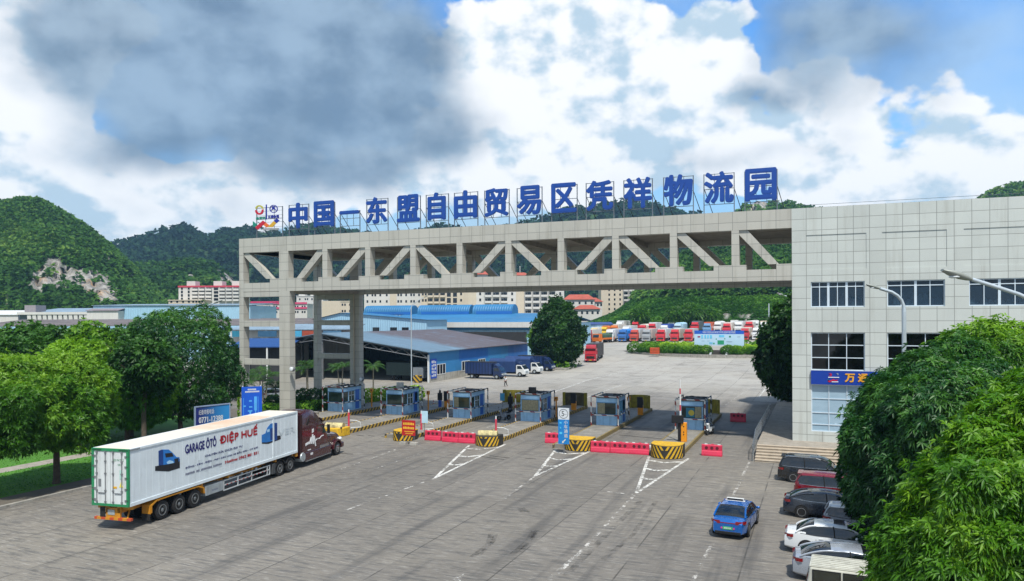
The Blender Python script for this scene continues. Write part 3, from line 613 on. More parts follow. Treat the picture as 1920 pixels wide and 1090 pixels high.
for k in range(6):
    xr = isl_r[k]; xl = xr - isl_w[k]; y0, y1 = isl_y[k]; t = thing('toll_island', isl_desc(k), 'traffic island', ((xl + xr) / 2, y0, 0), group='toll islands')
    MB().box(xl + .16, xr - .16, y0 + .1, y1 - .1, -.01, .31).build('deck', M_isl, t, True)
    kb = M_hz if k < 4 else M_hz2
    for a, c in ((xl, xl + .16), (xr - .16, xr)): MB().box(a, c, y0, y1, -.01, .33).build('kerb', kb, t, True, bevel=.03)
    # bull nose: round drum cut flat, hazard chevrons on the skin
    if k >= 1:
        nx, ny = {1: (-39.9, 56.2), 2: (-32.9, 56.2), 3: (-25.1, 56.4), 4: (-17.55, 57.1), 5: (-10.5, 56.4)}[k]; rr_ = {1: 1.0, 2: .9, 3: 1.0, 4: 1.12, 5: 1.18}[k]; hh = {1: .75, 2: .85, 3: .85, 4: .9, 5: .98}[k]
        n = 16; b = MB(); arc = [(nx - rr_ * math.cos(math.pi * i / n), ny - rr_ * .92 * math.sin(math.pi * i / n)) for i in range(n + 1)]
        top = arc + [(nx + rr_, ny + .9), (nx - rr_, ny + .9)]
        b.prism(top, 2, -.01, hh)
        b.build('nose', [M_nose_b] if k != 1 else [M_nose_y], t, True, smooth=40, bevel=.06)
        if k in (1, 3):
            b = MB(); b.tube([(nx - rr_ * .8, ny - .15, hh), (nx + rr_ * .75, ny + .2, hh - .02)], .36 if k == 3 else .42, 14); b.build('nose_roll', M_nose_w, t, True, smooth=50)
        else:
            MB().prism([(nx + (p[0] - nx) * .985, ny + (p[1] - ny) * .985) for p in top], 2, hh - .05, hh + .025).build('nose_top', M_nose_y, t, True)
        if k != 1:   # painted chevrons follow the drum
            b = MB()
            for sg in (-1, 1):
                for i in range(-3, 8):
                    pts = []
                    for j in range(7):
                        z = .05 + (hh - .1) * j / 6; off = i * .34 + z * .62
                        if off < .02 or off / rr_ + .17 / rr_ > math.pi / 2 - .02: continue
                        pts.append((z, math.pi / 2 + sg * off / rr_, math.pi / 2 + sg * (off + .17) / rr_))
                    for (z, a, a2), (z2, c_, c2) in zip(pts[:-1], pts[1:]):
                        def P3(ang, zz): return (nx - (rr_ + .008) * math.cos(ang), ny - (rr_ * .92 + .008) * math.sin(ang), zz)
                        b.quad(*[P3(a, z), P3(a2, z), P3(c2, z2), P3(c_, z2)][::sg])
            if b.v: b.build('nose_stripes', M_nose_y, t, True)
    # rear guard wall
    if k >= 2:
        b = MB(); ry = y1 - .7; n = 10; xm = (xl + xr) / 2; hw = isl_w[k] / 2 - .1
        o_ = [(xm - hw * math.cos(math.pi * i / n), ry + .8 * math.sin(math.pi * i / n)) for i in range(n + 1)]; i_ = [(xm - (hw - .25) * math.cos(math.pi * i / n), ry + .55 * math.sin(math.pi * i / n)) for i in range(n + 1)]
        for i in range(n): b.prism([o_[i], o_[i + 1], i_[i + 1], i_[i]], 2, .3, 1.75)
        b.build('rear_guard', M_y_grey if k == 3 else M_y_old, t, True)
        if k in (2, 3):
            for sx in (-1, 1): MB().box(xm + sx * hw - .16, xm + sx * hw + .16, ry - .02, ry + .3, .3, 1.8).build('guard_edge', M_y_old, t, True)

# ---- booths
def booth(k, label):
    t = thing('toll_booth', label, 'toll booth', (bx[k], 68.75, .31), group='blue toll booths'); w, d, h = .98, 3.5, 2.55
    wl_ = [(0, .95, .0), (.95, 2.05, .012), (2.05, h, .0)]
    b = MB()
    for z0, z1, ins in wl_: b.box(-w + ins * 3, w - ins * 3, ins * 3, d - ins * 3, z0, z1, 1 if ins else 0)
    b = MB().box(-w, w, 0, d, 0, 1.0).box(-w, w, 0, d, 2.12, h)
    for x0, x1, y0, y1 in ((-w, -w + .09, 0, .09), (w - .09, w, 0, .09), (-w, -w + .09, d - .09, d), (w - .09, w, d - .09, d), (w - .08, w, 1.0, 1.1), (w - .08, w, 2.2, d - .09), (-w, -w + .08, 1.0, d - .09)): b.box(x0, x1, y0, y1, 1.0, 2.12)
    for x in (-w * .33, w * .33): b.box(x - .012, x + .012, -.008, .02, .05, .93, 1)
    for y in (.9, 1.8, 2.7): b.box(w - .02, w + .008, y - .012, y + .012, .05, .93, 1)
    b.build('walls', [M_booth, M_booth2], t)
    for z in (1.0, 2.12): MB().box(-w - .012, w + .012, -.012, d + .012, z - .04, z + .03).build('trim_band', M_booth2, t)
    MB().box(-w + .09, w - .09, .03, .05, 1.03, 2.09).build('window', M_bglass, t)
    o = MB().box(w - .05, w - .03, .09, 1.0, 1.03, 2.09).build('window', M_bglass, t)
    o = MB().box(w - .05, w - .03, 1.1, 2.2, 1.03, 2.09).build('window', M_bglass, t); f = MB()
    for y in (1.12, 1.62, 2.16): f.box(w - .055, w + .004, y - .03, y + .03, 1.03, 2.09)
    f.box(w - .055, w + .004, 1.1, 2.2, 1.62, 1.68); fo = f.build('frame', M_alu, o)
    o = MB().box(w - .02, w + .02, 2.35, 3.1, .08, 2.2).build('door', M_door, t); MB().box(w + .02, w + .06, 2.45, 2.5, 1.05, 1.2).build('handle', M_grey, o)
    MB().box(-w - .06, w + .06, -.06, d + .06, h, h + .1).build('roof', M_broof, t)
    b = MB(); rnd = random.Random(k)
    for i in range(14): x, y, r_ = rnd.uniform(-.8, .8), rnd.uniform(.2, 3.2), rnd.uniform(.08, .22); b.ell((x, y, h + .1), (r_, r_, r_ * .55), 7, 5)
    b.build('roof_debris', M_broof, t)
    b = MB()   # curtain folds behind the front pane
    if k in (2, 3, 4, 5):
        rng_ = {2: (-.85, -.35), 3: (-.85, .85), 4: (-.85, -.15), 5: (.3, .85)}[k]; n = 14
        P_ = [(rng_[0] + (rng_[1] - rng_[0]) * i / n, .005 + .018 * (i % 2)) for i in range(n + 1)]
        for p, q in zip(P_[:-1], P_[1:]): b.quad((p[0], p[1] - .002, 1.06), (q[0], q[1] - .002, 1.06), (q[0], q[1] - .002, 2.07), (p[0], p[1] - .002, 2.07))
        b.build('curtain', M_curt, t)
    if k == 5: MB().prism([(-.5, 1.1), (.25, 1.1), (.25, 1.95), (-.5, 1.95)], 1, .015, .022).build('notice', mat('teal_notice', '1f6f8a', .5), t); b = MB().lathe([(.26, 0), (.26, .008)], (-.02, .012, 1.5), 1, 20); b.build('notice_badge', mat('badge_yellow', 'b9a93a', .5), t)
    if k in (1, 4): MB().box(w, w + .02, 2.62 if k == 1 else 1.2, 3.35 if k == 1 else 3.3, 1.15, 2.1).build('poster', mat('poster_cyan', '3f8fb5', .5), t)
    if k in (1, 3): MB().box(-.35, .35, 1.0 - .5 * (k == 3), 1.35 - .5 * (k == 3), h + .1, h + .72).build('air_conditioner', mat('aircon_white', 'b4b6b2', .5, dirt=.2) if k == 1 else M_blk, t, bevel=.02)
    G_ = thing; gx0, gx1, gy0, gy1 = -w - .38, w + .25, -.42, d + .25
    for (x, y, m_) in ((gx0, gy0, M_rw), (gx1, gy0, M_rw), (gx1, gy1, M_bw), (gx0, gy1, M_bw)):
        MB().tube([(x, y, 0), (x, y, h + .12)], .065, 8).build('guard_post', m_, t)
    for z in (.98, h + .16):
        for a, c, m_ in (((gx0, gy0), (gx1, gy0), M_rw), ((gx1, gy0), (gx1, gy1), M_bw), ((gx0, gy0), (gx0, gy1), M_bw)): MB().tube([(*a, z), (*c, z)], .055, 8).build('guard_rail', m_, t)
    return t
for k, lb in enumerate(['blue toll booth beside the hedge and gateway column, farthest from the office', 'blue toll booth with a pale air conditioner on its roof', 'blue toll booth between the orange machine and black motorcycle', 'blue toll booth with full curtain and black box on its roof', 'blue toll booth with a half drawn curtain and cyan side poster', 'blue toll booth with a round yellow badge in its window, beside the white scooter']): booth(k, lb)

# ---- water-filled barriers
M_wb = mat('barrier_red', 'c02a48', .5, var=.1, scale=2, dirt=.1); M_wbd = mat('barrier_hole', '55101f', .8)
def barrier(loc, rz, label, L=1.45):
    t = thing('water_barrier', label, 'traffic barrier', loc, rz, 'red plastic water barriers'); h = .84
    b = MB(); pr = [(-.2, 0), (.2, 0), (.2, .12), (.14, .34), (.1, .40), (.1, h - .06), (.07, h), (-.07, h), (-.1, h - .06), (-.1, .40), (-.14, .34), (-.2, .12)]
    b.prism(pr, 0, -L / 2, L / 2); b.build('shell', M_wb, t, bevel=.02)
    for x in (-.38, 0, .38):
        o = MB().lathe([(.12, -.113), (.12, -.100)], (x * L / 1.45, 0, .60), 1, 14).build('hole', M_wbd, t)
    for x in (-.42, .05, .5): MB().box(x * L / 1.45 - .1, x * L / 1.45 + .1, -.06, .06, h, h + .05).build('filler_cap', M_wht if x != .05 else M_wb, t)
    return t
bl = [((812.5, 826), 'red water barrier beside the red notice, first of the row of three'), ((845, 829), 'red water barrier in the middle of the row of three'), ((876, 831), 'red water barrier touching the pale chipped island nose'), ((1039, 831), 'red water barrier partly behind the blue lane sign'),
      ((1126, 848), 'red water barrier beside the yellow nose, first of its row'), ((1163, 850), 'red water barrier in the middle of the row before the raised boom'), ((1199, 852), 'red water barrier next to the nose under the raised boom'), ((1335, 855), 'red water barrier alone in the free lane beside the scooter'), ((1384, 791), 'red water barrier alone beyond the booths, near the dark tree')]
for (px, lb) in bl: p = g(*px); barrier(p, rr.uniform(-.05, .05), lb, 1.5)
p = g(1221, 848); t = thing('plastic_case', 'small white plastic case on the ground behind the red barriers', 'case', p); MB().box(-.25, .3, -.2, .2, 0, .5).build('shell', M_wht, t, bevel=.03); MB().box(-.2, .25, -.22, -.2, .15, .35).build('label_panel', mat('case_blue', '3d63a8', .5), t)

# ---- red bollards with bent white rails
for px, lb in (((654, 803), 'red bollard with white bent rail behind the lumpy yellow nose'), ((790, 806), 'red bollard with white bent rail beside the red notice'), ((930, 818), 'red bollard with white bent rail behind the pale chipped nose')):
    p = g(*px, .31); t = thing('bollard', lb, 'bollard', p, group='red bollards on the islands')
    MB().tube([(0, 0, 0), (0, 0, 1.45)], .085, 10).build('post', mat('bollard_red', 'c23a4e', .5, var=.08), t); MB().tube([(0, 0, 1.45), (0, 0, 1.72)], .06, 8).build('cap', M_wht, t)
    MB().tube([(.05, .1, .72), (.5, .4, .68), (.85, .6, .5), (.9, .62, .05), (.2, .0, .05)], .04, 7).build('rail', M_wht, t)

# ---- yellow reader posts, barrier machines, camera posts
def reader(px, lb):
    p = g(*px, .31); t = thing('reader_post', lb, 'card reader', p, group='yellow reader posts')
    MB().tube([(0, 0, 0), (0, 0, 1.75)], .08, 8).build('post', M_org, t); MB().box(-.17, .17, -.12, .12, 1.7, 2.1).build('head', M_org, t, bevel=.04); MB().lathe([(.08, -.13), (.08, -.12)], (0, 0, 1.92), 1, 10).build('lens', M_blk, t)
for px, lb in (((697, 763), 'yellow reader post on the island beside the hedge'), ((803, 769), 'yellow reader post between the second and third booths from the hedge'), ((1043, 783), 'yellow reader post right beside the curtained booth'), ((1179, 783), 'yellow reader post behind the booth with the cyan poster')): reader(px, lb)
def machine(px, lb, h=1.0, plate=1.1, z=.31):
    p = g(*px, z); t = thing('barrier_machine', lb, 'barrier machine', p, group='orange and black barrier machines')
    MB().box(-.26, .26, -.2, .2, 0, h).build('cabinet', M_org, t, bevel=.03); MB().box(-.30, .30, -.26, -.20, h - .25, h - .25 + plate).build('screen', M_blk, t, bevel=.02)
    MB().box(-.3, .3, -.2, .12, h, h + .6).build('hood', M_blk, t, bevel=.03); return t
for px, lb in (((838, 764), 'orange barrier machine with black hood behind the third booth from the hedge'), ((1076, 769), 'orange barrier machine standing before a yellow guard, beside the curtained booth'), ((1201, 778), 'orange barrier machine behind the booth with the cyan poster')): machine(px, lb)
p = g(1278, 828, .31); t = thing('boom_gate', 'orange boom gate with its red and white arm raised upright', 'boom gate', p)
MB().box(-.02, .42, -.2, .2, 0, 1.55).build('cabinet', M_org, t, bevel=.03); MB().box(-.28, -.05, -.15, .15, 0, 1.5).build('drive_column', M_blk, t, bevel=.02); MB().box(-.75, .2, -.32, -.2, 1.5, 2.15).build('screen', M_blk, t, bevel=.03)
M_boom = stripes('boom_stripes', 'c9cbc9', 'b53343', (0, 0, 1), 1.35, .15, .45); MB().tube([(-.08, -.05, 1.5), (-.1, -.05, 5.05)], [.075, .05], 8).build('boom_arm', M_boom, t)
b = MB()
for z in (.6, .8, 1.25): b.lathe([(.05, -.215), (.05, -.2)], (.2, 0, z), 1, 10)
b.build('button', M_blk, t)
for px, lb, base in (((825, 763), 'dark equipment post with a bright blue base beside the third booth', 1), ((957, 771), 'dark equipment post against the grimy guard behind the motorcycle', 0)):
    p = g(*px, .31); t = thing('equipment_post', lb, 'equipment post', p, group='dark equipment posts'); bmat = mat('post_blue_base', '1b4fae', .5)
    MB().box(-.16, .16, -.12, .12, 0, .75).build('base', bmat if base else M_blk, t, bevel=.02); MB().box(-.27, .27, -.14, .14, .75, 1.6).build('housing', M_blk, t, bevel=.05); MB().lathe([(.1, 1.6), (.13, 1.72), (.11, 1.86), (.03, 1.92)], (0, 0, 0), 2, 10).build('camera_dome', M_blk, t, smooth=50); MB().lathe([(.05, 1.92), (.06, 2.05)], (0, 0, 0), 2, 8).build('cap', M_wht, t)
for px, lb in (((942, 764), 'small cyan notice on a short stand before the grimy guard'), ((796, 815), 'pale blue notice above the red notice board')):
    p = g(*px, .31); t = thing('notice_sign', lb, 'notice', p, group='blue notices on the islands'); MB().tube([(0, 0, 0), (0, 0, .9 if px[0] > 900 else 1.1)], .03, 6).build('stand', M_grey, t); z = .85 if px[0] > 900 else 1.0
    if px[0] > 900: MB().box(-.27, .27, -.05, -.03, z - .1, z + .75).build('board', mat('notice_cyan', '49a6cf', .5), t)
    else: MB().box(-.25, .35, -.05, -.03, z, z + 1.05).build('board', mat('notice_pale', 'a9cbdc', .5), t)
# red notice board
p = g(770, 832); t = thing('notice_board', 'red notice board with rows of yellow lettering on concrete feet', 'notice', (p.x + .1, p.y - .5, 0)); rz_ = .05
MB().box(-.62, .62, -.03, .03, .75, 2.0).build('board', mat('notice_red', 'a91a1d', .5), t)
b = MB(); rn = random.Random(5)
for z, h_, x0, x1 in ((1.62, .2, -.5, .55), (1.28, .2, -.5, .45), (1.04, .09, -.38, .5), (.88, .08, -.3, .4)):
    x = x0
    while x < x1: w_ = h_ * .75; b.box(x, x + w_ * .8, -.036, -.031, z, z + h_ * rn.uniform(.8, 1)); x += w_
b.build('lettering', mat('notice_yellow', 'd8a832', .5), t)
for x in (-.5, .5): MB().tube([(x, .02, .1), (x, .02, 1.9)], .025, 6).build('leg', M_grey, t); MB().box(x - .3, x + .3, -.2, .2, 0, .2).build('foot', mat('foot_concrete', '9a978f', .9, var=.2), t)
# lane sign
p = g(1063, 848); t = thing('lane_sign', 'tall lane sign, 5 limit roundel over blue panel reading 小车通道', 'road sign', (p.x, p.y - .8, 0)); hw = .44
MB().box(-hw, hw, 0, .06, .75, 2.62).build('panel', mat('lane_blue', '1274b8', .45, var=.04), t); MB().box(-hw, hw, 0, .06, 2.62, 3.5).build('limit_panel', mat('limit_white', 'c8cdd0', .45, var=.04), t)
MB().tube([(0, .09, 0), (0, .09, 3.3)], .04, 8).build('post', M_grey, t)
b = MB(); c_ = (0, 3.06)
for i in range(28):
    a, a2 = 2 * math.pi * i / 28, 2 * math.pi * (i + 1) / 28; b.prism([(c_[0] + .36 * math.cos(a), c_[1] + .36 * math.sin(a)), (c_[0] + .36 * math.cos(a2), c_[1] + .36 * math.sin(a2)), (c_[0] + .33 * math.cos(a2), c_[1] + .33 * math.sin(a2)), (c_[0] + .33 * math.cos(a), c_[1] + .33 * math.sin(a))], 1, -.012, -.002)
text(b, '5', lambda u, v, d: (u, -.008, v), -.16, .06, 2.88, 3.26, 0, 0); text(b, 'km', lambda u, v, d: (u, -.008, v), .1, .24, 2.98, 3.06)
b.build('limit_marks', M_blk, t)
b = MB()
for ch, z in zip('小车通道', (2.27, 1.93, 1.59, 1.25)): text(b, ch, lambda u, v, d: (u, -.006 - d, v), .03, .32, z, z + .28, 0); text(b, ch, lambda u, v, d: (u + .012, -.009, v + .006), .03, .32, z, z + .28, 0)
b.prism([(-.12, .82), (-.12, 1.0), (-.07, .95), (.12, 1.14), (.18, 1.08), (-.01, .89), (.04, .84)], 1, -.012, -.004); b.build('lettering', M_wht, t)
b = MB(); b.box(-.32, -.16, -.012, -.004, 2.3, 2.42).box(-.3, -.2, -.012, -.004, 1.92, 2.04).box(-.33, -.12, -.012, -.004, 1.5, 1.66); b.build('small_marks', mat('lane_cyan', '4fb4d6', .5), t)
# traffic cone
p = g(813, 760); t = thing('traffic_cone', 'small red and white traffic cone beside the yellow reader post', 'traffic cone', p); MB().lathe([(.2, 0), (.2, .05)], n=10).lathe([(.14, .05), (.1, .25)], n=10).build('base', M_red, t); MB().lathe([(.1, .25), (.07, .42)], n=10).build('band', M_wht, t); MB().lathe([(.07, .42), (.03, .6)], n=10).build('tip', M_red, t)
# low cream wall by the innermost island
p = g(618, 790); t = thing('low_wall', 'low cream wall panel by the striped kerb in front of the first booth', 'wall', (-47.9, 63.2, 0)); MB().box(-1.2, 1.0, -.12, .12, 0, .9).build('panel', mat('cream_panel', 'b7aa97', .8, dirt=.3), t); MB().box(-1.25, 1.05, -.16, .16, .9, 1.0).build('coping', mat('coping', '8f8b84', .8), t)

# ---- two-wheelers
M_tyre = mat('tyre_rubber', '1b1b1c', .85, var=.2); M_chrome = mat('chrome', 'a9adb0', .2, .9); M_lampg = mat('lamp_glass', 'd8dde0', .1, 0, .02, spec=.8)
def scooter(loc, rz, label, body, dark=False):
    t = thing('motor_scooter' if not dark else 'motorcycle', label, 'scooter' if not dark else 'motorcycle', loc, rz, sc=.95); Mb = mat('scooter_' + body, body, .25, coat=.5)
    for x in (.62, -.6): w_ = MB().lathe([(.16, -.05), (.25, -.06), (.27, 0), (.25, .06), (.16, .05)], (x, 0, .27), 1, 18).build('wheel', M_tyre, t, smooth=50); MB().lathe([(.15, -.055), (.15, .055)], (x, 0, .27), 1, 12).build('rim', M_chrome, w_)
    MB().prism([(-.85, .55), (-.2, .5), (-.15, .3), (.3, .28), (.42, .5), (.52, .95), (.42, 1.0), (.2, .42), (-.05, .42), (-.1, .72), (-.8, .75)], 1, -.15, .15).build('body', Mb, t, smooth=40, bevel=.04)
    MB().prism([(.45, .55), (.66, .56), (.72, .48), (.5, .42)], 1, -.09, .09).build('fender', Mb, t, bevel=.03)
    MB().prism([(-.82, .76), (-.1, .74), (-.06, .8), (-.4, .86), (-.85, .88)], 1, -.14, .14).build('seat', M_blk, t, bevel=.03)
    MB().box(.36, .56, -.14, .14, .9, 1.12).build('front_shield', Mb, t, bevel=.05); MB().ell((.57, 0, 1.0), (.05, .09, .08), 10, 6).build('headlight', M_lampg, t)
    b = MB().tube([(.42, -.34, 1.12), (.46, 0, 1.1), (.42, .34, 1.12)], .025, 7); b.build('handlebar', M_blk, t)
    for s_ in (-1, 1): MB().tube([(.44, s_ * .28, 1.12), (.47, s_ * .33, 1.3)], .012, 5).ell((.47, s_ * .34, 1.34), (.02, .08, .05), 8, 5).build('mirror', M_blk, t)
    MB().tube([(.62, 0, .3), (.5, 0, .9)], .035, 7).build('fork', M_chrome, t); MB().tube([(-.2, -.16, .3), (-.8, -.18, .38)], .05, 8).build('exhaust', M_chrome, t)
    MB().box(-.1, -.04, .02, .2, 0, .35).build('kickstand', M_blk, t)
    if dark: MB().box(-1.0, -.62, -.18, .18, .88, 1.15).build('top_box', M_blk, t, bevel=.03)
p = g(1331, 815); scooter(p, R(-105), 'white motor scooter parked at the corner of the last toll island', 'd9dcdc')
p = g(945, 788); scooter(p, R(-125), 'black motorcycle with silver front parked in the middle lane', '8f949b', True)

# ---- walking person in a white shirt
M_skin = mat('skin', '8a5a40', .6); M_shirt = mat('shirt_white', 'c9cfd2', .85, var=.08); M_trou = mat('trousers_black', '17181b', .85); M_hair = mat('hair_black', '0c0b0a', .7); M_shoe = mat('shoes', 'b9bab8', .6)
def skinned(name, joints, edges, m, parent, root=0, sub=2):
    me = bpy.data.meshes.new(name); me.from_pydata([j[:3] for j in joints], edges, []); o = bpy.data.objects.new(name, me); COL.objects.link(o); o.parent = parent; me.materials.append(m)
    md = o.modifiers.new('skin', 'SKIN'); md.use_smooth_shade = True
    for i, j in enumerate(joints): v = me.skin_vertices[0].data[i]; v.radius = (j[3], j[4] if len(j) > 4 else j[3]); v.use_root = i == root
    sb = o.modifiers.new('sub', 'SUBSURF'); sb.levels = sb.render_levels = sub; return o
p = g(948, 726); t = thing('person', 'person in a white short-sleeved shirt and black trousers walking across the yard', 'person', p, R(160), sc=.93)
J = [(0, 0, .95, .13, .1), (0, 0, 1.15, .13, .1), (0, 0, 1.35, .17, .11), (0, 0, 1.45, .1, .09), (0, 0, 1.52, .05), (0, .02, 1.60, .075, .08), (0, .02, 1.70, .08, .09), (0, .02, 1.76, .05),
     (.17, 0, 1.42, .06), (.24, -.05, 1.18, .045), (.22, .08, .97, .035), (.22, .12, .88, .035), (-.17, 0, 1.42, .06), (-.25, .06, 1.19, .045), (-.27, .22, 1.02, .035), (-.27, .28, .95, .035),
     (.09, 0, .9, .085), (.1, .14, .5, .06), (.1, .05, .1, .045), (.1, .17, .03, .04), (-.09, 0, .9, .085), (-.1, -.1, .5, .06), (-.1, -.34, .16, .045), (-.1, -.26, .05, .04)]
E_ = [(0, 1), (1, 2), (2, 3), (3, 4), (4, 5), (5, 6), (6, 7), (3, 8), (8, 9), (9, 10), (10, 11), (3, 12), (12, 13), (13, 14), (14, 15), (0, 16), (16, 17), (17, 18), (18, 19), (0, 20), (20, 21), (21, 22), (22, 23)]
skinned('body', J, E_, M_skin, t)
skinned('shirt', [(0, 0, .9, .145, .115), (0, 0, 1.15, .145, .115), (0, 0, 1.35, .185, .125), (0, 0, 1.45, .11, .1), (.17, 0, 1.42, .075), (.235, -.045, 1.22, .062), (-.17, 0, 1.42, .075), (-.24, .05, 1.23, .062)], [(0, 1), (1, 2), (2, 3), (3, 4), (4, 5), (3, 6), (6, 7)], M_shirt, t)
skinned('trousers', [(0, 0, .95, .14, .11), (.09, 0, .88, .098), (.1, .14, .5, .075), (.1, .06, .13, .062), (-.09, 0, .88, .098), (-.1, -.1, .5, .075), (-.1, -.32, .18, .062)], [(0, 1), (1, 2), (2, 3), (0, 4), (4, 5), (5, 6)], M_trou, t)
skinned('shoe', [(.1, .02, .05, .05), (.1, .18, .04, .045)], [(0, 1)], M_shoe, t, sub=1); skinned('shoe', [(-.1, -.36, .1, .05), (-.1, -.24, .05, .045)], [(0, 1)], M_shoe, t, sub=1)
MB().ell((0, .0, 1.73), (.085, .1, .085), 12, 8).build('hair', M_hair, t, smooth=80)
for s_ in (-1, 1): MB().ell((s_ * .03, .105, 1.68), (.012, .008, .01), 6, 4).build('eye', M_blk, t)
MB().ell((0, .115, 1.655), (.012, .018, .02), 6, 4).build('nose', M_skin, t)
# ================================================================== ARTICULATED LORRY
M_cont = mat('container_white', 'cdd6da', .5, var=.06, scale=.8, dirt=.12); M_cgreen = mat('container_green', '1c7a4c', .55, var=.12, dirt=.3)
s = NT('container_roof'); P = s.obj(); q = s.sep(P); n1 = s.noise(P, .35, 6, .65); n2 = s.noise(P, 2.5, 5, .7); cc = s.mix(s.rmp(s.math('ADD', s.math('MULTIPLY', n1, .7), s.math('MULTIPLY', n2, .3)), .35, .62), lin('c2baa8'), lin('bd9676'))
rr0 = s.rmp(q[0], 6.0, 7.5); rr1 = s.rmp(q[0], 13.2, 12.2); M_croof = s.fin(s.mix(s.math('MULTIPLY', s.math('MULTIPLY', rr0, rr1), .7), lin('cbc3b3'), cc), .8)
M_amber = mat('chassis_amber', 'b57a16', .5, var=.12, scale=3, dirt=.4); M_dk = mat('underbody_dark', '1a1a1b', .8); M_mar = mat('maroon_paint', '3a0d14', .28, var=.06, coat=.7); M_mard = mat('maroon_shade', '26090e', .4, var=.08)
M_lgrey = mat('tank_grey', '9fa8ac', .45, .3, dirt=.3); M_refl = mat('reflector_red', '8d1b22', .4); M_whtd = mat('decal_white', 'd3d6d8', .5)
HD = math.atan2(.992, -.127)
rig0 = Vector((-31.26, 27.01, 0)); hd = Vector((math.cos(HD), math.sin(HD), 0)); lf = Vector((-hd.y, hd.x, 0)); CL, CW, CZ0, CZ1 = 15.55, 2.12, 1.22, 4.05
def wheel(par, x, y, dual=False, front=False, side=-1):
    s_ = side; w = MB().lathe([(.30, -.13), (.44, -.145), (.49, -.12), (.5, 0), (.49, .12), (.44, .145), (.30, .13)], (x, y + .16 * -s_, .5), 1, 28).build('wheel', M_tyre, par, smooth=35)
    yo = y + .16 * -s_ + s_ * .13
    prof = [(.29, .0), (.29, .02), (.25, .02), (.24, -.10), (.10, -.10), (.10, .0), (.05, .03)] if not front else [(.29, 0), (.29, .02), (.26, .03), (.22, .05), (.11, .05), (.1, .11), (.03, .12)]
    MB().lathe([(r_, h_ * s_) for r_, h_ in prof], (x, yo, .5), 1, 24).build('rim', mat('rim_steel', '84888a', .4, .6, dirt=.2) if not front else M_chrome, w, smooth=40)
    b = MB()
    for i in range(8): a = i * math.pi / 4; b.ell((x + .17 * math.cos(a), yo - s_ * (.09 if not front else -.05), .5 + .17 * math.sin(a)), (.03, .02, .03), 6, 4)
    b.build('wheel_nuts', M_dk, w)
    if dual: MB().lathe([(.30, -.13), (.44, -.145), (.5, 0), (.44, .145), (.30, .13)], (x, y - s_ * .52, .5), 1, 20).build('inner_tyre', M_tyre, w, smooth=35)
# --- container
ct = thing('shipping_container', 'long white refrigerated container with green rear frame and Vietnamese garage lettering', 'container', rig0 + Vector((0, 0, CZ0)), HD)
h_ = CZ1 - CZ0; b = MB().box(.1, CL, .0, CW, .12, h_ - .06)
b.build('body', M_cont, ct, bevel=.02)
MB().box(.12, CL - .02, .03, CW - .03, h_ - .06, h_).build('roof', M_croof, ct)
b = MB()
for x0, x1 in ((.1, CL),): b.box(x0, x1, -.035, .05, 0, .16).box(x0, x1, CW - .05, CW + .035, 0, .16).box(x0, x1, -.03, .05, h_ - .1, h_ + .005).box(x0, x1, CW - .05, CW + .03, h_ - .1, h_ + .005)
b.box(CL - .1, CL + .01, -.03, .1, .16, h_ - .1).box(CL - .1, CL + .01, CW - .1, CW + .03, .16, h_ - .1); b.build('frame_rail', M_cont, ct)
b = MB()
for i in range(34): x = .35 + i * (CL - .6) / 33; b.box(x - .012, x + .012, -.006, .0, .16, h_ - .1)
b.build('side_ribs', M_cont, ct)
MB().box(12.55, 12.7, -.03, .0, .1, h_ - .05).build('joint_strip', M_cont, ct)
b = MB().box(0, .1, -.03, .10, 0, h_).box(0, .1, CW - .10, CW + .03, 0, h_).box(0, .1, .10, CW - .10, h_ - .13, h_).box(0, .1, .10, CW - .10, 0, .12); b.build('rear_frame', M_cgreen, ct)
b = MB()
for i in range(10):
    for y0 in (.0, CW - .55): b.box(-.006, .0, y0 + i * .055, y0 + i * .055 + .03, h_ - .11, h_ - .03)
    b.box(.1 + i * .07, .13 + i * .07, -.041, -.036, h_ - .1, h_ - .02)
b.build('hazard_ticks', M_blk, ct)
for y0, y1 in ((.10, CW / 2 - .012), (CW / 2 + .012, CW - .10)):
    d = MB().box(.03, .1, y0, y1, .12, h_ - .13).build('door', mat('container_door', 'c4c9c9', .5, var=.06, dirt=.25), ct)
    for f_ in (.28, .82): yy = y0 + (y1 - y0) * f_; b = MB().tube([(.0, yy, .1), (.0, yy, h_ - .1)], .022, 6); [b.box(-.02, .03, yy - .05, yy + .05, z - .04, z + .04) for z in (.2, .75, 1.6, 2.2, h_ - .2)]; b.build('lock_rod', M_grey, d)
    b = MB()
    for z in (.3, .85, 1.4, 1.95, 2.45): yy = y0 if y0 < .5 else y1; b.box(.0, .05, yy - .1, yy + .1, z - .05, z + .05)
    b.build('hinge', M_grey, d)
    b = MB().box(-.01, .02, (y0 + y1) / 2 - .22, (y0 + y1) / 2 + .22, .62, .66); b.build('handle', M_grey, d)
def rear(name, y0, y1, z0, z1, m): MB().box(.015, .029, CW - y1, CW - y0, z0, z1).build(name, m, ct)
rear('vent', .36, .52, .95, 1.32, M_grey); rear('yellow_tag', 1.2, 1.45, .88, .98, mat('tag_yellow', 'd2a021', .5)); rear('text_plate', 1.62, 1.78, 1.35, 1.8, mat('plate_pale', '9fc2b8', .5))
b = MB(); text(b, 'GESU 941704 5', lambda u, v, d: (.022, CW - u, v), 1.2, 1.85, 2.22, 2.34); text(b, '45R1', lambda u, v, d: (.022, CW - u, v), 1.5, 1.7, 2.0, 2.1); b.build('code_lettering', M_cgreen, ct)
b = MB().prism([(CW - 1.58, .95), (CW - 1.82, .95), (CW - 1.7, 1.22)], 0, .02, .028); b.build('warning_triangle', mat('warn_yellow', 'd9cf55', .5), ct)
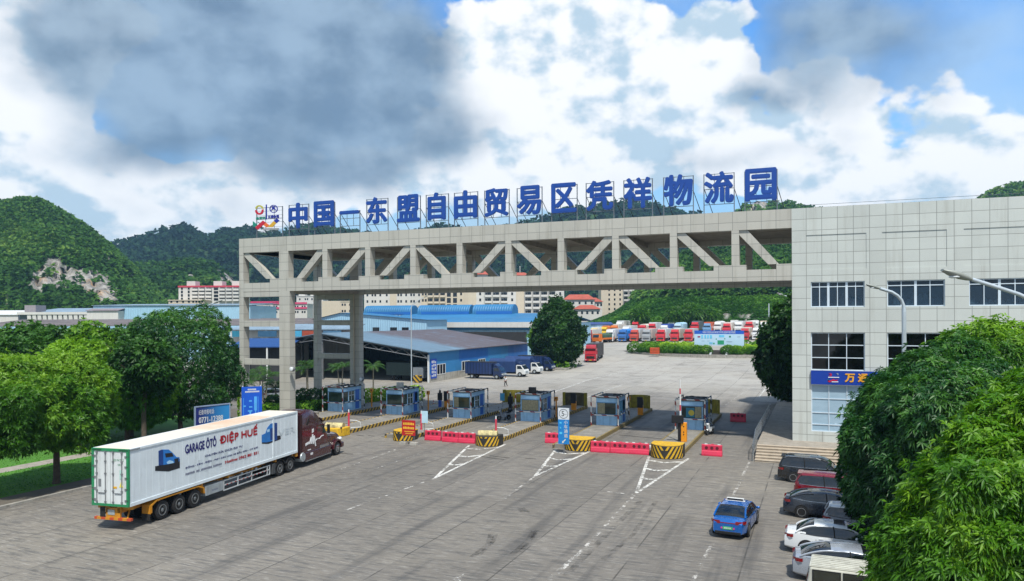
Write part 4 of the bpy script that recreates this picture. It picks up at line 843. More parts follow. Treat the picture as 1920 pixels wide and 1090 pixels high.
def side(px, py):   # photo point on the right flank of the container -> local (x, z)
    d = ray(px, py); O = Vector((0, 0, H)); nrm_ = lf; t_ = (rig0 - O).dot(nrm_) / d.dot(nrm_); P = O + d * t_ - rig0; return P.dot(hd), P.z - CZ0
def flank(body, a, c, m, bold=.0, slant=0.0, nm='lettering'):
    x0, z0 = side(*a); x1, z1 = side(*c); b = MB()
    for i, (dx, dz) in enumerate(((0, 0), (bold, 0), (-bold, 0), (0, bold), (0, -bold)) if bold else ((0, 0),)):
        text(b, body, lambda u, v, d: (u + dx + slant * (v - z0), -.010 - .0015 * i, v + dz), x0, x1, z0, z1)
    b.build(nm, m, ct)
def crop(x, y): return 340 + x / 9.08, 790 + y / 9.08
M_navy = mat('lettering_navy', '171a66', .5, var=.05); M_lred = mat('lettering_red', 'a51420', .5, var=.05); M_lgr = mat('lettering_grey', '5e6178', .6)
flank('GARAGE ÔTÔ', crop(65, 555), crop(592, 245), M_navy, .022); flank('ĐIỆP HUẾ', crop(655, 420), crop(1290, 48), M_lred, .03)
flank('CHUYÊN SỬA CHỮA ĐẠI TU', crop(400, 622), crop(1030, 400), M_navy, .006, .3); flank('ĐỒNG - SƠN - ĐIỆN - MÁY CÁC LOẠI XE ĐẦU KÉO - CƠ GIỚI', crop(68, 820), crop(1303, 420), M_navy, .006)
flank('Hotline: 0962 881 831', crop(745, 722), crop(1308, 510), M_lred, .014)
b = MB(); rn = random.Random(8); (ax, az_), (cx_, cz_) = side(*crop(70, 925)), side(*crop(690, 722)); x = ax
while x < cx_:
    w_ = rn.uniform(.05, .09); b.box(x, x + w_, -.011, -.008, az_, az_ + .13 * rn.uniform(.8, 1)); x += w_ + (.03 if rn.random() < .8 else .14)
b.build('lettering', M_lgr, ct)
M_pb = mat('decal_blue', '1f6fb8', .5, var=.15); M_pd = mat('decal_navy', '123a7a', .5, var=.15); M_pk = mat('decal_dark', '15181f', .5); M_pl = mat('decal_light', '9fc4dd', .5); M_gh = mat('ghost_lettering', 'bfc8cc', .55)
def deco(name, pts, m, lay): MB().prism([side(*p) for p in pts], 1, -.008 - .002 * lay, -.004).build(name, m, ct)
def cB(x, y): return 160 + x / 6.41, 820 + y / 6.41
deco('picture_frame', [cB(*p) for p in ((838, 350), (890, 340), (890, 300), (1135, 260), (1135, 370), (1000, 412), (838, 405))], M_pk, 0)
deco('picture_cab', [cB(*p) for p in ((878, 165), (920, 148), (1000, 148), (1045, 185), (1095, 240), (1130, 240), (1130, 290), (1000, 325), (960, 330), (880, 340))], M_pb, 1)
deco('picture_sleeper', [cB(*p) for p in ((878, 165), (920, 148), (935, 160), (935, 330), (880, 340))], M_pd, 2); deco('picture_window', [cB(*p) for p in ((955, 195), (1040, 188), (1060, 232), (965, 245))], M_pk, 2)
deco('picture_hood', [cB(*p) for p in ((975, 300), (1010, 275), (1055, 290), (1060, 310), (985, 322))], M_pl, 2); deco('picture_grille', [cB(*p) for p in ((1065, 262), (1118, 250), (1118, 310), (1075, 318))], M_pk, 2)
def cC(x, y): return 470 + x / 7.27, 750 + y / 7.27
deco('picture_frame', [cC(*p) for p in ((355, 490), (405, 485), (410, 535), (240, 600), (155, 598), (150, 560), (340, 520))], M_pk, 0)
deco('picture_cab', [cC(*p) for p in ((150, 580), (150, 480), (200, 455), (225, 380), (270, 325), (330, 312), (360, 315), (360, 545), (300, 560), (215, 580))], M_pb, 1)
deco('picture_sleeper', [cC(*p) for p in ((320, 320), (360, 315), (360, 545), (320, 555))], M_pd, 2); deco('picture_window', [cC(*p) for p in ((220, 410), (255, 395), (258, 430), (222, 445))], M_pl, 2); deco('picture_door', [cC(*p) for p in ((265, 390), (310, 375), (310, 540), (265, 550))], M_pd, 2)
b = MB()
for i, (x, w_) in enumerate(((5.2, .35), (5.75, .28), (6.35, .4), (7.0, .3), (7.5, .35), (8.2, .3), (8.8, .4), (9.5, .35))): b.box(x, x + w_, -.0065, -.005, .62 if i % 2 else .7, 1.55 if i % 3 else 1.35)
flank('VER', cC(375, 500), cC(600, 360), M_gh, .012, nm='ghost_lettering'); b.build('ghost_lettering', M_gh, ct)
# --- trailer
tr_ = thing('semi_trailer', 'amber skeletal semi-trailer with three axles under the white container', 'trailer', rig0, HD)
b = MB().box(.2, 15.3, CW / 2 - .45, CW / 2 - .25, .85, 1.15).box(.2, 15.3, CW / 2 + .25, CW / 2 + .45, .85, 1.15)
for x in (.4, 2.2, 5.6, 8, 10.4, 13, 15): b.box(x - .08, x + .08, .05, CW - .05, 1.02, 1.2)
b.build('chassis', M_amber, tr_)
b = MB().box(.15, .3, -.02, CW + .02, .5, .62); b.build('bumper_bar', stripes('bumper_stripes', 'b57a16', 'a8401c', (1, 0, 0), .5, .3), tr_)
b = MB().box(.2, .3, CW / 2 - .42, CW / 2 + .42, .62, 1.1); b.build('rear_plate', M_amber, tr_); MB().box(.18, .2, CW / 2 - .1, CW / 2 + .3, .75, 1.0).build('number_plate', M_lgrey, tr_); MB().box(.17, .2, CW / 2 + .46, CW / 2 + .75, .6, 1.12).build('light_frame', M_dk, tr_)
for y in (.25, CW - .25): b = MB().tube([(.25, y, .6), (.9, CW / 2 + (y - CW / 2) * .5, 1.05)], .04, 6); b.build('brace', M_amber, tr_)
b = MB().prism([(1.55, .55), (1.55, .95), (1.95, 1.16), (5.25, 1.16), (5.7, .98), (5.78, .62), (5.7, .62), (5.6, .93), (5.2, 1.09), (2.0, 1.09), (1.63, .9), (1.63, .55)], 1, -.02, .5); b.build('mudguard', M_amber, tr_)
MB().box(1.5, 1.56, 0, .5, .5, .98).build('mudguard_end', M_amber, tr_); MB().box(1.48, 1.52, .0, .5, .18, .52).build('mud_flap', M_dk, tr_)
for x in (2.45, 3.72, 5.0):
    wheel(tr_, x, .02, True); wheel(tr_, x, CW - .02, True, side=1); MB().tube([(x, .2, .5), (x, CW - .2, .5)], .08, 8).build('axle', M_dk, tr_)
MB().box(5.85, 7.45, .02, .5, .42, .98).build('tool_box', M_lgrey, tr_, bevel=.02); b = MB(); text(b, 'CIMC VEHICLES', lambda u, v, d: (u, .012, v), 6.4, 6.95, .6, .68); b.build('box_lettering', M_navy, tr_)
b = MB(); x0, x1 = 7.5, 12.3
for z in (.38, .68, .95): b.box(x0, x1, .03, .07, z - .03, z + .03)
for x in (7.53, 8.9, 10.3, 12.0, 12.27): b.box(x - .035, x + .035, .028, .075, .35, .98)
b.build('side_guard', mat('guard_white', 'aab0b2', .5, dirt=.3), tr_)
b = MB()
for i in range(11): b.box(7.75 + i * .4, 7.92 + i * .4, .024, .029, .655, .705)
b.build('reflector_strip', M_refl, tr_)
for x in (8.1, 9.4, 10.9): b = MB().tube([(x, .1, 1.0), (x + .35, .9, .72)], .08, 6); b.build('support_arm', M_lgrey, tr_)
for y in (.35, CW - .35): MB().box(11.9, 12.1, y - .08, y + .08, .2, 1.0).build('landing_leg', M_dk, tr_)
MB().box(15.35, 15.6, .0, .35, .95, 1.25).build('front_lamp_box', M_amber, tr_)
# --- tractor
tc_ = thing('tractor_unit', 'maroon long-nosed tractor unit with white script on its sleeper cab', 'truck', rig0 + hd * 15.9, HD)
ox = 15.9; W0, W1 = .02, 2.1; ym = (W0 + W1) / 2
def ring_loft(name, sts, m, sharp=35):   # stations: (x, z0, [(half width, z) ...])
    b = MB(); n = len(sts[0][1]); vs, fs = [], []
    for x, pr in sts:
        full = [(ym - w_, z) for w_, z in pr] + [(ym + w_, z) for w_, z in pr[::-1]]; vs += [(x - ox, y, z) for y, z in full]
    N_ = 2 * n
    for i in range(len(sts) - 1):
        for k in range(N_): fs.append((i * N_ + k, i * N_ + (k + 1) % N_, (i + 1) * N_ + (k + 1) % N_, (i + 1) * N_ + k))
    fs += [tuple(range(N_))[::-1], tuple(range((len(sts) - 1) * N_, len(sts) * N_))]
    fs = [q[::-1] for q in fs]; b.add(vs, fs); return b.build(name, m, tc_, smooth=sharp)
def cabst(x, w, zt, wt): return (x, [(w, .55), (w, 1.0), (w, 2.2), (w, 2.55), (wt, zt - .22), (wt * .86, zt - .03), (.01, zt)])
ring_loft('cab', [cabst(16.25, 1.04, 3.88, 1.0), cabst(16.9, 1.04, 3.98, .98), cabst(17.6, 1.04, 3.95, .95), cabst(18.2, 1.04, 3.78, .92), cabst(18.7, 1.04, 3.45, .92), cabst(19.05, 1.04, 3.1, .94), cabst(19.25, 1.03, 2.86, .95)], M_mar)
def nose_st(x, w, zt): return (x, [(w, .75), (w, 1.1), (w, zt - .35), (w * .95, zt - .16), (w * .75, zt - .03), (w * .4, zt + .02), (.01, zt + .03)])
ring_loft('windscreen_base', [cabst(19.2, 1.03, 2.9, .95), (19.85, [(1.0, .55), (1.0, 1.0), (1.0, 1.6), (.98, 1.85), (.95, 1.95), (.8, 2.0), (.01, 2.02)])], M_mar)
ring_loft('hood', [nose_st(19.75, 1.0, 2.02), nose_st(20.4, .96, 1.92), nose_st(21.2, .9, 1.8), nose_st(21.9, .82, 1.66), nose_st(22.35, .7, 1.45), nose_st(22.5, .55, 1.2)], M_mar)
MB().prism([(19.30 - ox, 2.72), (19.82 - ox, 2.06), (19.87 - ox, 2.06), (19.37 - ox, 2.78)], 1, ym - .86, ym + .86).build('windscreen', M_bglass, tc_)
MB().box(18.3 - ox, 19.0 - ox, W0 - .012, W0, 2.02, 2.62).build('side_window', M_bglass, tc_); MB().prism([(18.9 - ox, 2.02), (19.5 - ox, 2.02), (19.12 - ox, 2.6), (18.9 - ox, 2.6)], 1, W0 - .014, W0 + .3).build('side_window', M_bglass, tc_)
MB().prism([(19.0 - ox, 3.1), (19.0 - ox, 3.18), (19.5 - ox, 2.86), (19.48 - ox, 2.78)], 1, ym - .9, ym + .9).build('sun_visor', M_mard, tc_)
MB().prism([(16.75 - ox, 2.95), (17.2 - ox, 3.5), (17.2 - ox, 3.1), (16.95 - ox, 2.88)], 1, W0 + .005, W0 + .1).build('vent_panel', M_blk, tc_)
MB().box(15.95 - ox, 16.3 - ox, W0 + .02, W1 - .02, .7, 3.7).build('side_extender', M_mard, tc_)
b = MB().box(16.4 - ox, 20.3 - ox, W0 - .03, W0 + .2, .42, 1.0); b.build('side_skirt', M_mar, tc_, bevel=.04); MB().box(16.6 - ox, 20.2 - ox, W0 - .06, W0 + .1, .36, .43).build('step_strip', M_chrome, tc_); MB().box(18.6 - ox, 19.9 - ox, W0 - .045, W0 - .02, 1.0, 1.2).build('step_plate', M_chrome, tc_)
MB().lathe([(.3, -.35), (.33, -.3), (.33, .3), (.3, .35)], (16.3 - ox, W0 + .3, .75), 1, 18).build('fuel_tank', M_lgrey, tc_, smooth=50)
d = MB().box(18.15 - ox, 19.35 - ox, W0 - .010, W0 - .004, 1.05, 2.7).build('door', M_mar, tc_); MB().box(18.25 - ox, 18.45 - ox, W0 - .03, W0 - .01, 1.75, 1.8).build('handle', M_chrome, d)
b = MB()   # fender arch
n = 12; P_ = [(21.4 - ox + .68 * math.cos(math.pi * i / n), .55 + .68 * math.sin(math.pi * i / n)) for i in range(n + 1)] + [(21.4 - ox - .56 * math.cos(math.pi * i / n), .55 + .56 * math.sin(math.pi * i / n)) for i in range(n + 1)]
for i in range(n): b.prism([P_[i], P_[i + 1], P_[2 * n + 1 - i - 1], P_[2 * n + 1 - i]], 1, W0 - .02, W0 + .4)
b.build('fender', M_mar, tc_, smooth=60)
MB().box(22.2 - ox, 22.62 - ox, W0 + .1, W1 - .1, .45, .85).build('bumper', M_mar, tc_, bevel=.08); MB().box(22.42 - ox, 22.56 - ox, ym - .45, ym + .45, .85, 1.4).build('grille', M_chrome, tc_, bevel=.04)
for y in (W0 + .22, W1 - .22): MB().ell((22.15 - ox, y, 1.15), (.22, .16, .14), 10, 7).build('headlight', M_lampg, tc_, smooth=60)
for y in (W0 - .2, W1 + .2): b = MB().box(19.55 - ox, 19.65 - ox, y - .1, y + .1, 1.95, 2.6).tube([(19.5 - ox, y * .6 + ym * .4, 2.5), (19.6 - ox, y, 2.5)], .02, 5); b.build('mirror', M_blk, tc_)
for s_ in (W0 - .05, W1 + .05): MB().tube([(21.9 - ox, s_, 1.6), (21.85 - ox, s_, 1.95)], .015, 5).ell((21.85 - ox, s_, 2.0), (.06, .08, .1), 8, 6).build('hood_mirror', M_blk, tc_)
b = MB().box(12.7 - ox, 20 - ox, ym - .45, ym - .25, .65, .95).box(12.7 - ox, 20 - ox, ym + .25, ym + .45, .65, .95).box(16.2 - ox, 20 - ox, W0 + .3, W1 - .3, .5, .9); b.build('chassis', M_dk, tc_)
MB().box(13.6 - ox, 14.8 - ox, ym - .5, ym + .5, .95, 1.18).build('coupling_plate', M_dk, tc_)
for x in (13.5, 14.76): wheel(tc_, x - ox, W0 + .02, True); wheel(tc_, x - ox, W1 - .02, True, side=1)
wheel(tc_, 21.4 - ox, W0 + .0, False, True); wheel(tc_, 21.4 - ox, W1, False, True, side=1)
for x in (13.5, 14.76):
    b = MB(); n = 9; c0 = x - ox
    for i in range(n): a, a2 = math.pi * (.12 + .76 * i / n), math.pi * (.12 + .76 * (i + 1) / n); b.prism([(c0 + .62 * math.cos(a), .5 + .62 * math.sin(a)), (c0 + .62 * math.cos(a2), .5 + .62 * math.sin(a2)), (c0 + .57 * math.cos(a2), .5 + .57 * math.sin(a2)), (c0 + .57 * math.cos(a), .5 + .57 * math.sin(a))], 1, W0 - .01, W0 + .6)
    b.build('mudguard', M_dk, tc_)
MB().box(12.55 - ox, 12.9 - ox, W0 - .01, W0 + .55, .3, .98).build('mud_flap', M_lgrey if 0 else mat('flap_grey', '3f4245', .6), tc_, bevel=.03)
# white script on the sleeper
def scr(x, z): return x - ox, z
b = MB()
def stroke(pts, w_):
    for i, (p, q) in enumerate(zip(pts[:-1], pts[1:])):
        p, q = Vector(p), Vector(q); d_ = (q - p).normalized(); nn = Vector((-d_.y, d_.x)) * w_ / 2; P4 = [p - nn, q - nn, q + nn, p + nn]; b.prism([(v.x - ox, v.y) for v in P4], 1, W0 - .026 - .001 * (i % 3), W0 - .005)
stroke([(16.65, 1.55), (17.05, 1.62), (17.3, 1.6)], .16); stroke([(17.25, 1.55), (17.45, 1.95), (17.5, 1.5), (17.65, 2.15), (17.75, 1.45), (17.85, 2.0), (18.05, 1.25)], .13); stroke([(17.95, 1.6), (18.3, 1.75), (18.6, 1.7), (18.9, 1.85), (19.2, 1.85)], .07); b.prism([(17.55 - ox, 2.25), (17.8 - ox, 2.3), (17.78 - ox, 2.55), (17.57 - ox, 2.5)], 1, W0 - .02, W0 - .005)
b.build('script_lettering', M_whtd, tc_); MB().box(17.3 - ox, 17.65 - ox, W0 - .035, W0 - .03, .72, .88).build('number_plate', M_whtd, tc_); b = MB(); b.box(16.95 - ox, 17.4 - ox, W0 - .012, W0 - .005, 1.08, 1.16); b.build('small_lettering', M_whtd, tc_)
# ================================================================== CARS
M_cgl = glassm('car_glass', '0b0f12', .04, .9); M_tail = mat('tail_lamp', '7d0c12', .15, 0, .1, coat=.8); M_trim = mat('car_trim', '111213', .5)
def lp(tab, x):
    for (a, va), (b_, vb) in zip(tab[:-1], tab[1:]):
        if x <= b_: t_ = max(0, min(1, (x - a) / (b_ - a))); t_ = t_ * t_ * (3 - 2 * t_) * .5 + t_ * .5; return va + (vb - va) * t_
    return tab[-1][1]
CARS = {
 'sedan': dict(L=4.7, W=1.8, H=1.46, deck=[(-2.35, .80), (-2.28, .98), (-1.65, 1.02), (-.9, .96), (.9, .93), (1.3, .92), (2.0, .78), (2.28, .62), (2.35, .5)], gl=(-1.85, 1.2), rf=(-.95, .35), wb=(-1.38, 1.36)),
 'fastback': dict(L=4.8, W=1.84, H=1.45, deck=[(-2.4, .82), (-2.32, 1.02), (-1.9, 1.05), (-.9, .97), (.9, .93), (1.3, .92), (2.0, .78), (2.3, .62), (2.4, .5)], gl=(-2.1, 1.2), rf=(-.8, .3), wb=(-1.42, 1.4)),
 'suv': dict(L=4.85, W=1.88, H=1.70, deck=[(-2.42, .75), (-2.36, 1.0), (-2.2, 1.1), (-.9, 1.06), (.9, 1.05), (1.2, 1.08), (2.0, .98), (2.34, .78), (2.42, .55)], gl=(-2.32, 1.15), rf=(-1.95, .3), wb=(-1.42, 1.42)),
 'hatch': dict(L=4.3, W=1.76, H=1.52, deck=[(-2.15, .75), (-2.1, .98), (-1.95, 1.02), (-.9, .96), (.9, .95), (1.1, .94), (1.75, .82), (2.08, .64), (2.15, .5)], gl=(-2.05, 1.05), rf=(-1.75, .2), wb=(-1.25, 1.3))}
def car(kind, name, label, loc, rz, paint, roofm=None, group=None, rails=False, sun_=False, cat='car', rim='rim_alloy'):
    k = CARS[kind]; L, Wd, Hh = k['L'], k['W'], k['H']; t = thing(name, label, cat, loc, rz, group, .93); w = Wd / 2
    def loft(xs, ringf, nm, m, sharp=30, par=t):
        b = MB(); rs = [ringf(x) for x in xs]; n = len(rs[0]); N_ = 2 * n; vs = []; fs = []
        for x, r_ in zip(xs, rs): vs += [(x, -a, z) for a, z in r_] + [(x, a, z) for a, z in r_[::-1]]
        for i in range(len(xs) - 1):
            for j in range(N_): fs.append((i * N_ + j, (i + 1) * N_ + j, (i + 1) * N_ + (j + 1) % N_, i * N_ + (j + 1) % N_))
        fs += [tuple(range(N_)), tuple(range((len(xs) - 1) * N_, len(xs) * N_))[::-1]]
        fs = [q[::-1] for q in fs]
        b.add(vs, fs); return b.build(nm, m, par, smooth=sharp)
    def wid(x): u = abs(x) / (L / 2); return w * (1 - .20 * u ** 5)
    def body(x):
        z = lp(k['deck'], x); ww = wid(x); lift = .10 * max(0, abs(x) / (L / 2) - .75) / .25
        return [(ww * .9, .2 + lift), (ww * .985, .30 + lift * .6), (ww, .52), (ww * .985, min(.74, z - .1)), (ww * .95, z - .05), (ww * .86, z), (ww * .45, z + .03), (.02, z + .035)]
    xs = [-L / 2 + L * i / 40 for i in range(41)]; loft(xs, body, 'body', paint)
    g0, g1 = k['gl']; r0_, r1_ = k['rf']
    def roofz(x):
        if x < r0_: u = (x - g0) / (r0_ - g0); e_ = lp(k['deck'], g0); return e_ + (Hh - .04 - e_) * math.sin(max(u, 0) * math.pi / 2) ** .85
        if x > r1_: u = (g1 - x) / (g1 - r1_); e_ = lp(k['deck'], g1); return e_ + (Hh - .05 - e_) * math.sin(max(u, 0) * math.pi / 2) ** .9
        return Hh - .04 + .04 * math.sin((x - r0_) / (r1_ - r0_) * math.pi) - .01 * (x - r0_) / (r1_ - r0_)
    def gring(x, off=0.0, z0=None):
        zb = lp(k['deck'], x) - .03; zr = max(roofz(x), zb + .02); f = (zr - zb) / max(Hh - zb, .1); wb_ = wid(x) * .93; wt = wb_ - .17 * f
        return [(wb_ + off, zb), ((wb_ * .35 + wt * .65) + off, zb + (zr - zb) * .7), (wt + off, zr - .06 * f), (wt * .82, zr + off), (wt * .4, zr + .018 + off), (.02, zr + .022 + off)]
    gx = [g0 + (g1 - g0) * i / 30 for i in range(31)]; loft(gx, gring, 'windows', M_cgl, 40)
    # painted roof skin and pillars standing 6 mm proud of the glass
    rx = [x for x in gx if r0_ - .12 <= x <= r1_ + .05]
    b = MB(); rows = []
    for x in rx: q = gring(x, .008); q = [((q[1][0] * .25 + q[2][0] * .75), q[1][1] * .25 + q[2][1] * .75), q[2], q[3], q[4], q[5]]; rows.append([(x, -a, z) for a, z in q] + [(x, a, z) for a, z in q[::-1]])
    n = len(rows[0]); b.add([p for r_ in rows for p in r_], [(i * n + j, i * n + j + 1, (i + 1) * n + j + 1, (i + 1) * n + j)[::-1] for i in range(len(rows) - 1) for j in range(n - 1)]); b.build('roof', roofm or paint, t, smooth=40)
    def onglass(x, f, s_):   # point on the flank of the glasshouse, f = 0 belt .. 1 roof edge
        q = gring(x, .006); 
        if f < .7: u = f / .7; a = q[0][0] + (q[1][0] - q[0][0]) * u; z = q[0][1] + (q[1][1] - q[0][1]) * u
        else: u = (f - .7) / .3; a = q[1][0] + (q[2][0] - q[1][0]) * u; z = q[1][1] + (q[2][1] - q[1][1]) * u
        return (x, s_ * a, z)
    for s_ in (-1, 1):
        A_ = MB(); pts = [onglass(x, 1.0, s_) for x in gx if x >= r1_ - .05]; A_.tube(pts, .035, 6); A_.build('pillar', paint, t, smooth=60)
        A_ = MB(); pts = [onglass(x, 1.0, s_) for x in gx if x <= r0_ + .05]; A_.tube(pts, [.05] * len(pts), 6)
        xq = [g0 + (r0_ - g0) * i / 8 for i in range(9)]
        for i in range(8):   # rear quarter panel
            if xq[i + 1] <= g0 + (r0_ - g0) * (.62 if kind in ('sedan', 'fastback') else .5): A_.quad(*[onglass(xq[i], 0, s_), onglass(xq[i + 1], 0, s_), onglass(xq[i + 1], 1, s_), onglass(xq[i], 1, s_)][::-s_])
        A_.build('pillar', paint, t)
        xm = (r0_ + r1_) / 2 + .15; MB().tube([onglass(xm, 0, s_), onglass(xm - .03, .6, s_), onglass(xm - .06, 1, s_)], .03, 5).build('pillar', M_trim, t)
        MB().tube([onglass(x, .0, s_) for x in gx[2:-2]], .014, 5).build('belt_trim', M_chrome if kind in ('suv', 'fastback') else M_trim, t)
        for hx in (k['wb'][0] + .55, k['wb'][0] + 1.6): MB().box(hx, hx + .2, s_ * wid(hx) * .985 - .02, s_ * wid(hx) * .985 + .02, .80, .83).build('door_handle', paint, t)
        b = MB()
        for hx in (k['wb'][0] + .42, k['wb'][0] + 1.48, k['wb'][1] - .45): b.box(hx - .006, hx + .006, s_ * wid(hx) - .004, s_ * wid(hx) + .004, .34, .8)
        b.build('door_gaps', M_trim, t)
        MB().ell((g1 - .42, s_ * (w + .1), lp(k['deck'], .6) + .07), (.07, .11, .075), 10, 7).build('mirror', paint, t, smooth=70)
        for wx in k['wb']:
            a = MB().lathe([(.385, -.02), (.385, .02)], (wx, s_ * (wid(wx) - .012), .34), 1, 24).build('wheel_arch', M_trim, t)
            wl_ = MB().lathe([(.22, -.11), (.30, -.115), (.33, -.07), (.33, .07), (.30, .115), (.22, .11)], (wx, s_ * (wid(wx) - .085), .33), 1, 26).build('wheel', M_tyre, t, smooth=40)
            b = MB().lathe([(.228, -.04), (.228, .118), (.205, .118), (.205, .06)] if s_ > 0 else [(.205, -.06), (.205, -.118), (.228, -.118), (.228, .04)], (wx, s_ * (wid(wx) - .085), .33), 1, 24)
            yo = s_ * (wid(wx) + .012)
            for i in range(10):
                a0 = i * math.pi / 5 * 1.0 + (.12 if i % 2 else 0); c_, s2 = math.cos(a0), math.sin(a0); p1 = Vector((c_, 0, s2)); p2 = Vector((-s2, 0, c_))
                b.add([tuple(Vector((wx, yo, .33)) + p1 * .04 + p2 * .022), tuple(Vector((wx, yo, .33)) + p1 * .215 + p2 * .016), tuple(Vector((wx, yo, .33)) + p1 * .215 - p2 * .016), tuple(Vector((wx, yo, .33)) + p1 * .04 - p2 * .022)], [(0, 1, 2, 3)])
            b.lathe([(.05, 0), (.05, .01)], (wx, yo, .33), 1, 10); b.build('rim', mat('rim_alloy', '9ea2a6', .3, .6) if rim == 'rim_alloy' else mat('rim_dark', '3a3c3f', .4, .5), wl_)
        # lamps
        zt = lp(k['deck'], -L / 2 + .08)
        b = MB(); xr = -L / 2
        for i in range(5):
            u0, u1 = i / 5, (i + 1) / 5
            def tp(u, z):
                if u < .55: y = w * (.42 + .40 * u / .55); x = xr - .004 + .10 * (u / .55) ** 3
                else: y = wid(xr + .12) * 1.0; y = w * .82 + (w * .955 - w * .82) * min((u - .55) / .2, 1); x = xr + .10 + (u - .55) / .45 * .30
                return (x - .008, s_ * (y + .004), z)
            b.add([tp(u0, zt - .22 + .03 * u0), tp(u1, zt - .22 + .03 * u1), tp(u1, zt - .05), tp(u0, zt - .06)], [(0, 1, 2, 3) if s_ < 0 else (3, 2, 1, 0)])
        b.build('tail_light', M_tail, t, smooth=50)
        MB().ell((L / 2 - .22, s_ * w * .68, .66), (.2, .16, .07), 10, 6).build('headlight', M_lampg, t, smooth=60)
    MB().box(-L / 2 - .012, -L / 2 + .1, -w * .72, w * .72, .24, .40).build('rear_bumper', M_trim, t, bevel=.03); MB().box(-L / 2 - .018, -L / 2 + .06, -.24, .24, .5, .63).build('number_plate', mat('plate_blue', '1b3f9a', .4), t)
    if rails:
        for s_ in (-1, 1): MB().tube([onglass(r0_ - .05, 1.0, s_)] + [(x, onglass(x, 1.0, s_)[1] * .97, roofz(x) + .04) for x in (r0_ + .2, 0, r1_ - .3)] + [onglass(r1_, 1.0, s_)], .025, 6).build('roof_rail', M_chrome, t)
    if kind == 'suv': MB().box(r0_ - .28, r0_ + .02, -w * .62, w * .62, Hh - .07, Hh - .02).build('spoiler', M_trim if rails else paint, t, bevel=.015)
    if sun_: MB().box(r0_ + .75, r0_ + 1.25, -.42, .42, Hh - .02, Hh + .03).build('sunroof', M_cgl, t, bevel=.02)
    return t
def paint(nm, c, metal=.0): return mat(nm, c, .25, metal, .04, coat=.8)
def at_wheel(px, kind, rz=0.0): p = g(*px); k = CARS[kind]; c_ = Vector((math.cos(rz), math.sin(rz), 0)); n_ = Vector((-c_.y, c_.x, 0)); return p - c_ * k['wb'][0] * .93 + n_ * (k['W'] / 2 - .06) * .93
GP = 'cars parked in the row by the big tree'
car('suv', 'parked_car', 'black estate-bodied SUV with silver roof rails, parked nearest the steps', at_wheel((1488, 905), 'suv'), R(-2), paint('paint_black', '101113'), group=GP, rails=True, cat='car')
p = g(1507, 944); car('suv', 'parked_car', 'dark red SUV parked between the black SUV and the grey saloon', (p.x + 1.75, p.y + 1.0, 0), R(-3), paint('paint_red', '6a0f1c'), group=GP)
car('fastback', 'parked_car', 'slate grey fastback saloon with multi-spoke alloy wheels', at_wheel((1503, 971), 'fastback', R(-2)), R(-2), paint('paint_slate', '2c323c', .2), group=GP)
car('hatch', 'parked_car', 'small grey hatchback with a white roof, half hidden by the tree', (2.15, 39.6, 0), R(-2), paint('paint_pale_grey', '9a9ea4', .1), roofm=paint('paint_white_roof', 'd2d4d4'), group=GP)
car('sedan', 'parked_car', 'white saloon with a dark sunroof', at_wheel((1512, 1041), 'sedan'), 0, paint('paint_white', 'ccd0d2'), group=GP, sun_=True)
p = g(1482, 1086); car('fastback', 'parked_car', 'silver saloon between the white saloon and the old van', (p.x + 2.3, p.y + .75, 0), R(2), paint('paint_silver', '9aa1aa', .35), group=GP)
bc = car('sedan', 'taxi', 'bright blue saloon with a roof box driving in the free lane', Vector((-3.98, 36.5, 0)) + Vector((.08, 1, 0)) * 2.15, R(85.5), paint('paint_blue', '0b5aa8', .3), cat='car')
MB().box(-.30, -.1, -.5, .5, 1.47, 1.50).box(-.28, -.12, -.44, .44, 1.5, 1.62).build('roof_box', M_wht, bc, bevel=.02); MB().box(-.29, -.275, -.40, .40, 1.515, 1.605).build('roof_display', M_blk, bc)
MB().box(-2.372, -2.355, -.24, .24, .49, .64).build('green_plate', mat('plate_green', '3f9f63', .4), bc); b = MB(); [b.box(-2.376, -2.373, -.16 + i * .06, -.125 + i * .06, .53, .60) for i in range(6)]; b.build('plate_marks', M_wht, bc)
for y in (-.3, .3): MB().lathe([(.05, 0), (.05, .02)], (-2.375, y, .56), 0, 10).build('plate_sticker', mat('sticker_pink', 'b53f86', .4), bc)
MB().box(-2.36, -2.30, -.5, .5, .80, .84).build('lamp_strip', M_tail, bc)
# old van
p = g(1512, 1038, 1.78); t = thing('old_van', 'weathered white van with ribbed roof and square side windows', 'van', (p.x + 2.0, p.y - .75, 0), R(-3), sc=.93)
M_van = mat('van_white', 'b3b3a8', .5, var=.12, dirt=.45); M_vwin = glassm('van_glass', '1d2018', .06, .8)
MB().prism([(-2.1, .35), (-2.15, .9), (-2.1, 1.25), (1.7, 1.25), (2.05, 1.0), (2.1, .35)], 1, -.82, .82).build('body', M_van, t, bevel=.06)
b = MB(); b.prism([(-2.08, 1.25), (-1.98, 1.85), (1.15, 1.85), (1.7, 1.25)], 1, -.76, .76); b.build('upper_body', M_van, t, bevel=.06)
b = MB().box(-2.0, 1.1, -.72, .72, 1.85, 1.9)
for i in range(7): y = -.66 + i * .22; b.box(-1.95, 1.05, y - .03, y + .03, 1.9, 1.93)
b.build('roof', M_van, t, bevel=.015)
